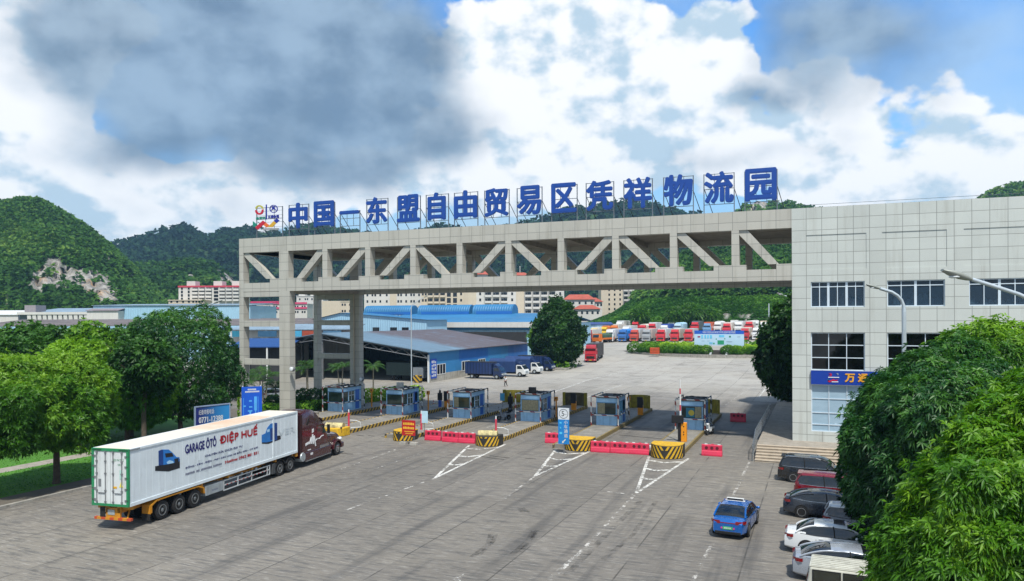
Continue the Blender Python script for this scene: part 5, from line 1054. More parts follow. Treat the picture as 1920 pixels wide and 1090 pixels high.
for x0, x1 in ((-1.85, -.95), (-.8, .25), (.4, 1.1)):
    for s_ in (-1, 1): o = MB().box(x0, x1, s_ * .775 - .015, s_ * .775 + .015, 1.3, 1.74).build('window', M_vwin, t); f = MB().box(x0 - .04, x1 + .04, s_ * .772 - .014, s_ * .772 + .014, 1.26, 1.3).box(x0 - .04, x1 + .04, s_ * .772 - .014, s_ * .772 + .014, 1.74, 1.78).box(x0 - .04, x0, s_ * .772 - .014, s_ * .772 + .014, 1.3, 1.74).box(x1, x1 + .04, s_ * .772 - .014, s_ * .772 + .014, 1.3, 1.74); f.build('frame', M_trim, o)
MB().prism([(-2.13, 1.3), (-2.03, 1.78), (-2.01, 1.78), (-2.11, 1.3)], 1, -.62, .62).build('rear_window', M_vwin, t)
for s_ in (-1, 1):
    MB().box(-2.18, -2.12, s_ * .7 - .08, s_ * .7 + .08, .8, 1.15).build('tail_light', M_tail, t)
    for wx in (-1.35, 1.3): wl_ = MB().lathe([(.2, -.1), (.31, -.1), (.33, 0), (.31, .1), (.2, .1)], (wx, s_ * .75, .33), 1, 20).build('wheel', M_tyre, t, smooth=40); MB().lathe([(.2, -.105), (.2, .105)], (wx, s_ * .75, .33), 1, 14).build('rim', M_chrome, wl_)
MB().box(-2.22, -2.1, -.8, .8, .35, .5).build('rear_bumper', M_trim, t, bevel=.03)
# white car behind the hedge at the columns
p = g(518, 748); car('hatch', 'parked_car', 'silver-white car glimpsed through the palms behind the gateway columns', (p.x, p.y, 0), R(60), paint('paint_white', 'ccd0d2'))
# ================================================================== TREES AND PLANTS
def rosettes(C, Nn, nl, L, W_, droop=.35, spread=(.5, 1.35), seed=1, seg=False):
    """nl pointed leaves round every twig end C, opening about the outward direction Nn; returns verts, faces, owner index"""
    r_ = np.random.default_rng(seed); n = len(C); N_ = n * nl
    ax = Nn + r_.normal(0, .35, Nn.shape); ax /= np.linalg.norm(ax, axis=1, keepdims=True)
    ref = np.where(np.abs(ax[:, 2:3]) < .9, np.array([[0, 0, 1.]]), np.array([[1., 0, 0]])); e1 = np.cross(ref, ax); e1 /= np.linalg.norm(e1, axis=1, keepdims=True); e2 = np.cross(ax, e1)
    ph = (np.arange(nl)[None, :] / nl * 2 * math.pi + r_.uniform(0, 6.28, (n, 1)) + r_.normal(0, .3, (n, nl))).ravel(); th = r_.uniform(*spread, N_); ow = np.repeat(np.arange(n), nl)
    d = np.cos(th)[:, None] * ax[ow] + np.sin(th)[:, None] * (np.cos(ph)[:, None] * e1[ow] + np.sin(ph)[:, None] * e2[ow])
    ll = L * r_.uniform(.65, 1.2, N_); ww = W_ * r_.uniform(.8, 1.2, N_)
    side = np.cross(d, ax[ow]); side /= np.linalg.norm(side, axis=1, keepdims=True) + 1e-9
    base = C[ow] + d * (ll * .08)[:, None]; dn = np.array([[0, 0, -1.]])
    mid = base + d * (ll * .45)[:, None] + dn * (ll * droop * .12)[:, None]; tip = base + d * ll[:, None] + dn * (ll * droop * .6)[:, None]
    nrm_ = np.cross(side, d)
    up = nrm_ * (ww * .25)[:, None]
    V = np.stack([base, mid + side * ww[:, None] + up, tip, mid - side * ww[:, None] + up], 1).reshape(-1, 3)
    k = np.arange(N_)[:, None] * 4
    F = np.concatenate([k + np.array([[0, 1, 2]]), k + np.array([[0, 2, 3]])], 0)
    return V, F, np.repeat(ow, 4)
def crown_points(blobs_, n, seed, inner=.25, rag=0.0):
    """twig ends over the outside of a union of ellipsoids, some inside it"""
    r_ = np.random.default_rng(seed); A = np.array(blobs_, float); c_, s_ = A[:, :3], A[:, 3:6]; area = (s_[:, 0] * s_[:, 1] + s_[:, 1] * s_[:, 2] + s_[:, 0] * s_[:, 2]); pr = area / area.sum()
    C = []; Nn = []; tot = 0
    while tot < n:
        m = n; i = r_.choice(len(A), m, p=pr); u = r_.normal(size=(m, 3)); u /= np.linalg.norm(u, axis=1, keepdims=True)
        rad = np.where(r_.random(m) < inner, r_.uniform(.55, .95, m), r_.uniform(.93, 1.06, m)); P_ = c_[i] + u * s_[i] * rad[:, None]
        ins = np.zeros(m, bool)
        for j in range(len(A)):
            q = ((P_ - c_[j]) / s_[j]); ins |= ((q ** 2).sum(1) < .72) & (i != j)
        keep = ~ins; nn = u / s_[i]; nn /= np.linalg.norm(nn, axis=1, keepdims=True)
        C.append(P_[keep]); Nn.append(nn[keep]); tot += keep.sum()
    C = np.concatenate(C); Nn = np.concatenate(Nn)
    if rag:     # uneven outline: whole sprays stand out or sink in, a few shoots reach well beyond
        k = r_.normal(size=(6, 3)) * 2.2 / (rag * 3); f = np.sin(C @ k.T + r_.uniform(0, 6.28, 6)).mean(1) * 2.0; C = C + Nn * (f * rag)[:, None] + (r_.random(len(C)) < .06)[:, None] * Nn * r_.uniform(0, rag * 1.6, (len(C), 1)) + np.array([[0, 0, .3]]) * rag * (r_.random((len(C), 1)) < .06)
        keep = f > r_.normal(-1.05, .2, len(C)); C, Nn = C[keep], Nn[keep]
    i = r_.permutation(len(C))[:n]; return C[i], Nn[i]
def lumps(cx_, cy_, cz_, rx, ry, rz_, n, seed, size=.38, dome=True):
    r_ = random.Random(seed); out = [(cx_, cy_, cz_, rx * .80, ry * .80, rz_ * .80)]
    for i in range(n):
        u = -1 + 2 * (i + .5) / n if not dome else -.55 + 1.55 * (i + .5) / n; a = i * 2.399 + r_.uniform(-.3, .3); q = math.sqrt(max(0, 1 - u * u)); k = r_.uniform(.62, .82); s_ = size * r_.uniform(.75, 1.25)
        out.append((cx_ + rx * k * q * math.cos(a), cy_ + ry * k * q * math.sin(a), cz_ + rz_ * k * u, rx * s_, ry * s_, rz_ * s_ * .85))
    return out
M_bark = mat('bark', '4b4137', .95, var=.3, scale=4, bump=.6)
def trunk(par, h, r_, limbs, seed, org=(0, 0, 0), nm='trunk', lk=.45):
    rd = random.Random(seed); b = MB(); x, y = org[0], org[1]
    b.tube([(x, y, -.1), (x + .02, y, .25), (x + rd.uniform(-.1, .1), y + rd.uniform(-.1, .1), h * .5), (x + rd.uniform(-.15, .15), y + rd.uniform(-.15, .15), h)], [r_ * 1.5, r_ * 1.05, r_ * .9, r_ * .7], 10)
    for i in range(limbs):
        a = i * 2.4 + rd.uniform(-.3, .3); l = rd.uniform(1.2, 2.4) * min(h, 3) * lk; z0 = h * rd.uniform(.75, 1.0)
        p = [(x, y, z0), (x + math.cos(a) * l * .5, y + math.sin(a) * l * .5, z0 + l * .5), (x + math.cos(a) * l, y + math.sin(a) * l, z0 + l * .8)]; b.tube(p, [r_ * .5, r_ * .35, r_ * .12], 7)
        b.tube([p[1], (p[1][0] + math.cos(a + .9) * l * .45, p[1][1] + math.sin(a + .9) * l * .45, p[1][2] + l * .4)], [r_ * .25, r_ * .08], 6)
    return b.build(nm, M_bark, par, smooth=60)
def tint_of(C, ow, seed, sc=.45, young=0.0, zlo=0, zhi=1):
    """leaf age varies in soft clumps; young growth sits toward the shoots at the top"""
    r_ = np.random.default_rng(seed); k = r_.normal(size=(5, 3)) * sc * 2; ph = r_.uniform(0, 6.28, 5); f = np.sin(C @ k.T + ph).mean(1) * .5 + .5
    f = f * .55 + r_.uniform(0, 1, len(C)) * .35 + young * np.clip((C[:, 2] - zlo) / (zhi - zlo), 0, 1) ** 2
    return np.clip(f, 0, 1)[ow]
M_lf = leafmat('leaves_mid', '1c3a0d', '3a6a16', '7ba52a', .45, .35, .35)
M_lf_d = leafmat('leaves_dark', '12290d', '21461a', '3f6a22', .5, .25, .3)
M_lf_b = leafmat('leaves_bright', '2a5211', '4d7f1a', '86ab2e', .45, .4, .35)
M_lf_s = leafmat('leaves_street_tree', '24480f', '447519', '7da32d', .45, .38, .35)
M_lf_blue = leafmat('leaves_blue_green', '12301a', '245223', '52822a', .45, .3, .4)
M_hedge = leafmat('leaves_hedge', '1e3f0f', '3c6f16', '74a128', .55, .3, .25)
M_hedge_l = leafmat('leaves_hedge_light', '4a7a12', '76a01c', 'a9c83c', .55, .35, .25)
def tree(label, loc, blobs_, n, nl, L, W_, m, seed, th=2.4, tr_=.2, limbs=5, group=None, young=.35, inner=.3, droop=.4, name='leafy_tree', rag=.42):
    t = thing(name, label, 'tree', loc, 0, group); trunk(t, th, tr_, limbs, seed)
    C, Nn = crown_points(blobs_, n, seed, inner, rag); V, F, ow = rosettes(C, Nn, nl, L, W_, droop, seed=seed); z = C[:, 2]
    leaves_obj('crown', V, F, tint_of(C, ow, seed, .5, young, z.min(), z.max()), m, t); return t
GL = 'rounded street trees on the lawn'
def street_tree(label, px, wpx, ytop, ybot, seed, m=M_lf, n=3800, g_=GL, base=None, lf=.30, young=.4):
    p = g(*px); dep = p.y * math.cos(YAW) - p.x * math.sin(YAW); s_ = dep / FPX; ztop = 10.4 - (ytop - CY - 0) * s_; zb = 10.4 - (ybot - CY) * s_; rx = wpx * s_ / 2; rz_ = (ztop - zb) / 2
    bl_ = lumps(0, 0, zb + rz_, rx, rx, rz_, 26, seed, .36)
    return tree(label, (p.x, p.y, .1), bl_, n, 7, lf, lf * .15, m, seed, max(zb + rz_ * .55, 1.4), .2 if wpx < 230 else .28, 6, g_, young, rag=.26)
street_tree('round-crowned bright green tree with the clear trunk beside the container doors', (106, 910), 208, 662, 852, 11, M_lf_s, 7600)
street_tree('round-crowned bright green tree behind the rear half of the container', (238, 835), 165, 655, 815, 12, M_lf_s, 6400, young=.3)
street_tree('bright green tree cut by the left edge of the view', (-12, 935), 205, 668, 868, 13, M_lf_s, 6800)
street_tree('tallest dark green tree, behind the blue telephone sign', (338, 812), 225, 583, 800, 14, M_lf_blue, 9500, lf=.32, young=.25)
# row of feathery trees behind the lawn
for i, (px, w_, yt) in enumerate(((-25, 120, 622), (55, 120, 606), (120, 110, 612), (185, 120, 610), (245, 110, 616), (15, 100, 640), (150, 110, 640), (270, 90, 640))):
    dep = 66 if i < 5 else 60; P_ = atD(px, 700, dep); s_ = dep / FPX; ztop = 10.4 - (yt - CY) * s_; rx = w_ * s_ / 2 * 1.15
    bl_ = lumps(0, 0, ztop - rx * .95, rx, rx, rx * .95, 16, 30 + i, .42)
    tree(('leftmost feathery tree of the dense back row, cut by the left edge', 'feathery tree second from the left in the dense back row', 'feathery tree in the middle of the dense back row, below the pillared hall', 'feathery tree of the back row just left of its right-hand end', 'feathery tree at the right-hand end of the back row, beside the tallest tree', 'lower feathery tree in front of the back row at the left', 'lower feathery tree in front of the middle of the back row', 'lower feathery tree in front of the right-hand end of the back row')[i], (P_.x, P_.y, 0), bl_, 2400, 6, .42, .10, M_lf_d if i % 3 else M_lf, 30 + i, max(ztop - rx * 1.2, 2), .2, 5, 'feathery trees behind the lawn', .45, name='feathery_tree')
# the round tree beside the shed and the dark tree by the office
p = g(1047, 689); dep = p.y * math.cos(YAW) - p.x * math.sin(YAW); s_ = dep / FPX; z1 = 10.4 - (563 - CY) * s_
bl_ = [(0, 0, z1 * .42, 4.6, 4.6, 4.2), (0, 0, z1 * .62, 3.9, 3.9, 4.2), (0, 0, z1 * .8, 2.5, 2.5, 2.9)] + lumps(0, 0, z1 * .5, 5.0, 5.0, z1 * .42, 22, 51, .26)
tree('large dark egg-shaped tree at the end of the blue-walled shed', (p.x, p.y, 0), bl_, 8000, 7, .55, .15, M_lf_d, 51, 2.6, .35, 5, None, .1, .15)
p = g(1008, 688); dep = p.y; tree('small light green tree in front of the large egg-shaped tree', (p.x, p.y, 0), lumps(0, 0, 5.4, 1.5, 1.5, 3.0, 12, 52, .45), 1500, 6, .4, .1, M_lf, 52, 2.6, .12, 4, None, .3)
p = Vector((-2.6, 95, 0)); bl_ = [(.6, 0, 5.4, 4.5, 4.5, 4.6), (1.2, 0, 8.4, 3.6, 3.6, 4.4), (1.8, 0, 11.2, 2.3, 2.3, 3.0)] + lumps(1.0, 0, 6.8, 4.7, 4.7, 6.2, 24, 53, .30)
tree('very dark dense tree behind the corner of the office building', (p.x, p.y, 0), bl_, 9000, 7, .5, .14, M_lf_d, 53, 2.2, .35, 5, None, .15, .2)
# the big trees in front of the office: long drooping leaves
def bigtree(label, D, specs, n, L, m, seed, young, base_px, nl=9):
    """specs: photo-based lumps (px, py, radius in px, extra depth) at distance D"""
    s_ = D / FPX; O = atD(base_px, CY, D); t = thing('broadleaf_tree', label, 'tree', (O.x, O.y, 0)); bl_ = []
    for px, py, r_, dd in specs: P_ = atD(px, py, D + dd); bl_.append((P_.x - O.x, P_.y - O.y, P_.z, r_ * s_, r_ * s_, r_ * s_ * .92))
    trunk(t, 3.2, .3, 7, seed)
    C, Nn = crown_points(bl_, n, seed, .3, .30); k = C[:, 2] > .4; C, Nn = C[k], Nn[k]; Nn = Nn + np.array([0, 0, .25]); Nn /= np.linalg.norm(Nn, axis=1, keepdims=True)
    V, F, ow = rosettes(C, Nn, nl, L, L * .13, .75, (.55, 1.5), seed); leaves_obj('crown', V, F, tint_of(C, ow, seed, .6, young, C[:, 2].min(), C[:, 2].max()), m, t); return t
bigtree('large dark green broadleaf tree overhanging the parked cars', 33, [(1770, 830, 170, 1), (1705, 765, 70, -1), (1650, 840, 62, -1.5), (1655, 930, 52, -1), (1690, 1020, 62, -1), (1740, 1090, 85, 0), (1740, 715, 60, 0), (1800, 695, 60, .5), (1710, 900, 80, -2.5), (1760, 800, 95, -3), (1840, 770, 90, -2), (1780, 960, 105, -2), (1622, 880, 36, -1), (1650, 780, 40, 0), (1860, 880, 120, 0), (1712, 1060, 70, -2)], 24000, .30, M_lf_blue, 61, .22, 1760)
bigtree('tall light-topped broadleaf tree close to the office wall', 38, [(1870, 700, 90, 0), (1800, 660, 40, 0), (1850, 645, 36, -.5), (1905, 640, 34, 0), (1785, 690, 45, 0), (1930, 720, 90, 0), (1990, 660, 60, 0), (1860, 800, 110, 1)], 11000, .32, M_lf, 62, .35, 1880)
bigtree('bright yellow-green broadleaf tree nearest the lower right corner', 21, [(1890, 960, 150, 0), (1850, 850, 60, -.3), (1905, 800, 66, 0), (1960, 770, 80, 0), (1780, 960, 66, -.5), (1740, 1040, 62, -.5), (1830, 930, 75, -1.2), (1800, 1060, 95, -1.2), (1900, 900, 85, -1.2), (1900, 1040, 110, -1.8), (1990, 900, 120, 0), (1690, 1085, 45, 0)], 15000, .26, M_lf_b, 63, .2, 1900)

# ---- palms
M_palm = leafmat('palm_leaflets', '1a3812', '325a1c', '5f8030', .5, .3, .35); M_palmt = mat('palm_trunk', '6a6658', .9, var=.25, scale=5)
def palm_mesh(seed, n=11, L=2.4):
    r_ = np.random.default_rng(seed); V = []; F = []
    for i in range(n):
        a = i * 2.4 + r_.uniform(-.2, .2); el0 = r_.uniform(.5, 1.35); ns = 15; pts = []; p = np.zeros(3); e_ = el0
        for j in range(ns + 1):
            pts.append(p.copy()); p = p + np.array([math.cos(a) * math.cos(e_), math.sin(a) * math.cos(e_), math.sin(e_)]) * L / ns; e_ -= r_.uniform(.09, .14)
        sd_ = np.array([-math.sin(a), math.cos(a), 0])
        for j in range(2, ns):
            q = pts[j]; dr = pts[j + 1] - pts[j]; dr /= np.linalg.norm(dr); ln = .62 * math.sin(math.pi * (j / ns) ** .7) + .15
            for s_ in (-1, 1):
                d = sd_ * s_ * .8 + dr * .5 + np.array([0, 0, -.45]); d /= np.linalg.norm(d); k = len(V); wv = dr * .045; V += [q - wv, q + wv, q + d * ln]; F.append((k, k + 1, k + 2))
    return np.array(V), np.array(F)
def palm(px, h, lb, seed, sc=1.0, stems=1, Yd=None):
    p = g(*px) if Yd is None else Yd; t = thing('palm_tree', lb, 'palm', p, random.Random(seed).uniform(0, 6), 'feathery palms around the gateway columns'); rd = random.Random(seed)
    for s_ in range(stems):
        ox_, oy_ = (rd.uniform(-.5, .5), rd.uniform(-.5, .5)) if stems > 1 else (0, 0); hh = h * (1 if s_ == 0 else rd.uniform(.6, .95)); tx, ty = ox_ * 1.8 + rd.uniform(-.2, .2), oy_ * 1.8
        MB().tube([(ox_, oy_, 0), ((ox_ + tx) / 2, (oy_ + ty) / 2, hh * .5), (tx, ty, hh)], [.13, .09, .07], 8).build('trunk', M_palmt, t, smooth=60)
        V, F = palm_mesh(seed * 7 + s_, 10, 2.0 * sc); V = V + np.array([tx, ty, hh]); leaves_obj('fronds', V, F, rng.uniform(.1, .9, len(V)), M_palm, t)
for px, h, lb, sd_, sc, st in (((445, 752), 3.6, 'clump of palms left of the outermost gateway column', 71, 1.2, 3), ((495, 752), 3.4, 'clump of palms between the two front gateway columns', 72, 1.2, 3), ((520, 762), 2.6, 'low palm right beside the second front column', 73, 1.0, 2), ((578, 742), 3.8, 'palm between the front and rear gateway columns', 74, 1.25, 2), ((640, 728), 3.2, 'palm between the two rear gateway columns', 75, 1.2, 2), ((700, 735), 3.5, 'slender palm on the yard side of the last rear column', 76, 1.1, 1), ((470, 748), 2.4, 'small palm half hidden by the tall blue sign', 77, 1.0, 2)): palm(px, h, lb, sd_, sc, st)

# ---- hedges, shrubs, roundabout planting
def leafbox(t, nm, bl_, n, L, m, seed, nl=6, inner=.2, young=.4): C, Nn = crown_points(bl_, n, seed, inner); k = C[:, 2] > .02; C, Nn = C[k], Nn[k]; V, F, ow = rosettes(C, Nn, nl, L, L * .3, .2, seed=seed); leaves_obj(nm, V, F, tint_of(C, ow, seed, .9, young, C[:, 2].min(), C[:, 2].max()), m, t)
def hedge(label, pts, w_, h, m, seed, n=900, L=.2, nm='hedge', grp=None):
    c_ = sum((Vector(p) for p in pts), Vector()) / len(pts); t = thing(nm, label, 'hedge', (c_.x, c_.y, c_.z), 0, grp); bl_ = []
    for a, b_ in zip(pts[:-1], pts[1:]):
        a, b_ = Vector(a) - c_, Vector(b_) - c_; k = max(2, int((b_ - a).length / (w_ * .7)))
        for i in range(k + 1): q = a + (b_ - a) * i / k; bl_.append((q.x, q.y, q.z + h * .45, w_ * .62, w_ * .62, h * .56))
    leafbox(t, 'foliage', bl_, n, L, m, seed)
hedge('low clipped green hedge in front of the gateway columns', [(-57.5, 66, .1), (-54.5, 67.2, .1), (-52.2, 68.3, .1)], 1.6, 1.0, M_hedge, 81, 1500, .16)
hedge('dark green bushy hedge between the front and rear columns', [(-54.6, 71.0, .1), (-52.6, 72.6, .1), (-51.0, 73.4, .1)], 2.2, 2.2, M_lf_d, 82, 1500, .22)
hedge('light green hedge beside the first booth and its yellow reader post', [(-51.6, 77, .1), (-49.9, 80.5, .1), (-47.6, 84.2, .1)], 1.9, 1.7, M_hedge_l, 83, 1800, .2)
hedge('low hedge strip running behind the first booth', [(-54.5, 69.3, .1), (-52.0, 71.0, .1), (-50.9, 73, .1)], 1.3, 1.1, M_hedge, 84, 1200, .16)
hedge('loose shrubs under the palms between the front columns', [(-57.5, 69.5, .1), (-54.5, 70.5, .1)], 1.9, 1.5, M_lf_d, 85, 900, .25)
b_ = g(478, 745); t = thing('ivy', 'bright green climber on the outermost column', 'climber', (-56.1, Y0 + .4, .1)); leafbox(t, 'foliage', [(0, 0, z, .28, .4, .7) for z in (.5, 1.4, 2.3, 3.2, 4.0)], 700, .16, M_hedge_l, 86)
# roundabout island
RC = g(1345, 668); rcx, rcy = -28.0, 0
pL, pF = g(1162, 661), g(1300, 671); rc = Vector((pL.x + 24, pF.y + 21, 0)); rz0 = gz(rc.y - 17); nn = 72
def ringp(r1, r2): return [(rc.x + r1 * math.cos(2 * math.pi * i / nn), rc.y + r2 * math.sin(2 * math.pi * i / nn)) for i in range(nn)]
b = MB(); b.prism(ringp(25, 21), 2, rz0 - 1.2, rz0 + .55); struct(b.build('kerb', M_kerb)); b = MB(); b.prism(ringp(24.6, 20.6), 2, rz0 + .3, rz0 + .56); struct(b.build('planting_bed', M_soil))
def bush(px, w_, h, lb, seed, m=M_hedge, zz=None, yoff=0):
    P_ = atY(px, 660, rc.y - 20.6 * math.sqrt(max(0, 1 - ((atY(px, 660, rc.y - 18).x - rc.x) / 24.6) ** 2)) + 1.6 + yoff); t = thing('bush', lb, 'bush', (P_.x, P_.y, rz0 + .5), 0, 'round clipped bushes on the roundabout')
    leafbox(t, 'foliage', [(0, 0, h * .42, w_ / 2, w_ / 2, h * .58)] + lumps(0, 0, h * .4, w_ / 2, w_ / 2, h * .58, 8, seed, .4), 800, .22, m, seed, 5)
for i, (px, w_, h, lb) in enumerate(((1190, 4.2, 2.7, 'big round bush at the rounded tip of the roundabout'), (1207, 3.4, 2.2, 'round bush second from the tip of the roundabout'), (1226, 3.8, 2.3, 'broad round bush before the orange crate'), (1253, 4.2, 2.5, 'wide round bush just past the orange crate'), (1275, 2.6, 2.0, 'small round bush left of the pair of bushes'), (1286, 2.8, 2.0, 'small round bush with lighter leaves'), (1308, 3.4, 2.2, 'round bush below the left end of the map board'), (1324, 3.2, 2.2, 'round bush left of the short stair'), (1365, 3.6, 2.3, 'round bush right of the short stair'), (1382, 3.4, 2.2, 'round bush beneath the right end of the map board'), (1409, 2.8, 2.0, 'round bush right of the lamp pole'), (1423, 2.6, 2.0, 'round bush beside the blue direction board'))): bush(px, w_ * .82, h * .9, lb, 90 + i, M_hedge)
for i, (a, c, yo, h, lb, m) in enumerate(((1214, 1238, 9, 2.2, 'dark clipped hedge across the back of the roundabout tip', M_hedge), (1250, 1302, 7, 2.3, 'bright clipped hedge bank behind the round bushes', M_hedge_l), (1250, 1302, 4, 1.0, 'lower dark hedge bank behind the round bushes', M_hedge), (1398, 1450, 9, 2.7, 'top step of the bright hedge bank right of the map board', M_hedge), (1398, 1450, 6, 2.0, 'bright hedge bank right of the map board', M_hedge_l), (1398, 1450, 3.5, .9, 'low dark hedge right of the map board', M_hedge))):
    yy = rc.y - 17 + yo; A1, A2 = atY(a, 660, yy), atY(c, 660, yy); hedge(lb, [(A1.x, yy, rz0 + .5), (A2.x, yy, rz0 + .5)], 3.0, h, m, 110 + i, 1300, .34)
t = thing('steps', 'short dark stair with pale side slabs climbing the roundabout', 'steps', (atY(1347, 668, rc.y - 20.3).x, rc.y - 20.8, rz0)); 
for k in range(6): MB().box(-1.5, 1.5, k * .5, k * .5 + .52, -.6, .2 + k * .25).build('step', mat('stair_dark', '3d3a36', .9), t)
for x in (-1.9, 1.5): MB().prism([(0, -.6), (3.2, -.6), (3.2, 2.0), (0, .55)], 0, x, x + .4).build('side_slab', mat('kerb_pale', '8f9495', .85), t)
p = g(1237, 665); t = thing('crate', 'orange crate on the roundabout edge', 'crate', (p.x, rc.y - 20.0, rz0 + .55)); b = MB(); [b.box(-1.0, 1.0, -.5, .5, z, z + .28) for z in (0, .36, .72, 1.08)]; [b.box(x - .08, x + .08, -.48, .48, 0, 1.4) for x in (-.85, .85)]; b.build('body', mat('crate_orange', 'b5481f', .6), t)
# low plants by the shed end
t = thing('planting_bed', 'raised bed of scrub under the large egg-shaped tree', 'plant bed', g(1035, 690)); leafbox(t, 'foliage', [(x * 1.5, y, .5, 1.6, 1.3, .9) for x in (-3, -1, 1, 2) for y in (-2, 1, 4)], 900, .35, M_lf, 120); MB().box(-6, 4.5, -4.5, 8, -.3, .25).build('kerb', M_kerb, t)
# ================================================================== HILLS
M_can = leafmat('canopy_leaves', '1d3d12', '38601f', '6d8a38', .65, .2, .15); M_can_far = leafmat('canopy_far_shaded', '10261a', '1a361e', '2b4a26', .75, .1, .1); M_field = leafmat('field_leaves', '2a5516', '41711e', '6f9a35', .6, .25, .2)  # far canopy greens darkened: cloud shadow painted into the leaf colours
s = NT('hill_ground'); P = s.pos(); at = s.new('ShaderNodeAttribute', attribute_name='rock'); n1 = s.noise(s.scl(P, (1, 1, .35)), .22, 8, .7, .4); n2 = s.noise(P, .12, 6, .65)
rockc = s.mix(s.rmp(n1, .35, .65), lin('4f4d49'), lin('a19e97')); rockc = s.mix(s.math('MULTIPLY', s.rmp(n2, .55, .7), .6), rockc, lin('b08a5c')); M_hill = s.fin(s.mix(at.outputs['Fac'], s.mix(s.rmp(n2, .3, .7), lin('1c3312'), lin('2c4a1a')), rockc), .95); s.bump(n1, .9, 1.5)
def inpoly(x, y, P_):
    c_ = False
    for i in range(len(P_)):
        (x1, y1), (x2, y2) = P_[i], P_[i - 1]
        if (y1 > y) != (y2 > y) and x < (x2 - x1) * (y - y1) / (y2 - y1) + x1: c_ = not c_
    return c_
def proj(P_): d = Vector(P_) - Vector((0, 0, H)); z = d.dot(fwv); return CX + FPX * d.dot(rv) / z, CY - FPX * d.dot(uv) / z
def interp(pr, x): return float(np.interp(x, [p[0] for p in pr], [p[1] for p in pr]))
def hill(name, prof, D, front, z0, n, L, m, seed, rocks=(), power=.8, nl=9, bumpy=3.0, wood='woodland', label='', foot=None, rough=2.2, field=None):
    rd = np.random.default_rng(seed); x0, x1 = prof[0][0], prof[-1][0]; nx = int((x1 - x0) / 7) + 1; nv = 30; pts = np.zeros((nv + 5, nx, 3)); px_ = np.linspace(x0, x1, nx); rk = np.zeros((nv + 5, nx))
    kk = rd.normal(size=(7, 2)) / np.array([[60], [35], [22], [14], [9], [7], [5]]) ; ph = rd.uniform(0, 6.28, 7); am = np.array([1, .8, .6, .5, .35, .3, .25])
    for i, px in enumerate(px_):
        top = atD(px, interp(prof, px), D); ft = atD(px, CY, D - front); ft.z = z0
        for j in range(nv + 1):
            v = j / nv; p = ft.lerp(top, v); z = z0 + (top.z - z0) * v ** power; bmp = (am * np.sin((kk * np.array([[p.x, p.y]])).sum(1) + ph)).sum() * bumpy * math.sin(math.pi * v) ** .7
            dd = Vector((p.x, p.y, 0)).normalized(); pts[j, i] = (p.x - dd.x * bmp, p.y - dd.y * bmp, z + bmp * .3)
            if rocks:
                qx, qy = proj(pts[j, i]); qx += 5 * math.sin(qy * .5 + qx * .13); qy += 5 * math.sin(qx * .35) + rd.normal() * 2
                if any(inpoly(qx, qy, r_) for r_ in rocks): rk[j, i] = 1; w_ = math.sin(qx * .55) * 2 + math.sin(qx * .23 + 1) * 3 + rd.normal() * 1.2; pts[j, i] -= np.array([dd.x, dd.y, 0]) * w_
        for j in range(1, 5): dd = Vector((top.x, top.y, 0)).normalized(); pts[nv + j, i] = (top.x + dd.x * front * j / 5, top.y + dd.y * front * j / 5, z0 + (top.z - z0) * (1 - (j / 4.0) ** 1.3))
    nr = nv + 5; b = MB(); b.v = [tuple(p) for p in pts.reshape(-1, 3)]; b.f = [(j * nx + i, j * nx + i + 1, (j + 1) * nx + i + 1, (j + 1) * nx + i) for j in range(nr - 1) for i in range(nx - 1)]; b.m = [0] * len(b.f)
    o = struct(b.build(name, M_hill, smooth=80)); a = o.data.attributes.new('rock', 'FLOAT', 'POINT'); a.data.foreach_set('value', rk.ravel().astype(np.float32))
    # canopy: every tree crown a spray of broad leaf faces
    jj = rd.uniform(0, nv + .6, n * 2); ii = rd.uniform(0, nx - 1.001, n * 2); j0, i0 = np.minimum(jj.astype(int), nr - 2), ii.astype(int); fj, fi = (jj - j0)[:, None], (ii - i0)[:, None]
    C = (pts[j0, i0] * (1 - fj) * (1 - fi) + pts[j0 + 1, i0] * fj * (1 - fi) + pts[j0, i0 + 1] * (1 - fj) * fi + pts[j0 + 1, i0 + 1] * fj * fi); R_ = rk[j0, i0] * .5 + rk[j0 + 1, i0 + 1] * .5
    keep = (R_ < .4) | (rd.random(n * 2) < .035)
    if field is not None: keep &= np.array([not field(*proj(c_)) for c_ in C])
    C = C[keep][:n]; k = len(C); dirc = -C / np.linalg.norm(C, axis=1, keepdims=True); dirc[:, 2] = 0; Nn = dirc * .55 + np.array([[0, 0, .8]]); C = C + np.array([[0, 0, 1]]) * rd.uniform(0, rough, (k, 1))
    V, F, ow = rosettes(C, Nn, nl, L, L * .34, .5, (.35, 1.6), seed); k2 = rd.normal(size=(4, 3)) / (L * 9); tv = np.sin(C @ k2.T + rd.uniform(0, 6, 4)).mean(1) * .30 + .42 + rd.normal(0, .17, k)
    tag(leaves_obj(wood, V, F, np.clip(tv, 0, 1)[ow], m), label, 'woodland', kind='stuff'); return pts
rocks = [[(52, 508), (86, 490), (96, 478), (112, 485), (120, 503), (140, 503), (165, 510), (185, 503), (205, 518), (215, 540), (236, 570), (206, 578), (188, 562), (175, 550), (150, 546), (125, 549), (95, 548), (58, 544)], [(184, 488), (205, 486), (212, 503), (188, 505)], [(222, 512), (240, 510), (258, 526), (228, 528)], [(2, 545), (20, 543), (28, 565), (5, 566)], [(160, 545), (172, 547), (170, 566), (160, 565)], [(300, 535), (312, 533), (316, 548), (303, 550)]]
hill('hill', [(-260, 470), (-140, 436), (-60, 402), (0, 384), (40, 379), (70, 379), (95, 390), (140, 415), (165, 432), (190, 451), (215, 473), (235, 492), (262, 520), (300, 560), (330, 596)], 430, 130, 2, 20000, 2.3, M_can, 201, rocks, .62, 8, 4.0, 'hillside_woodland', 'dense green woodland on the near rocky hill')
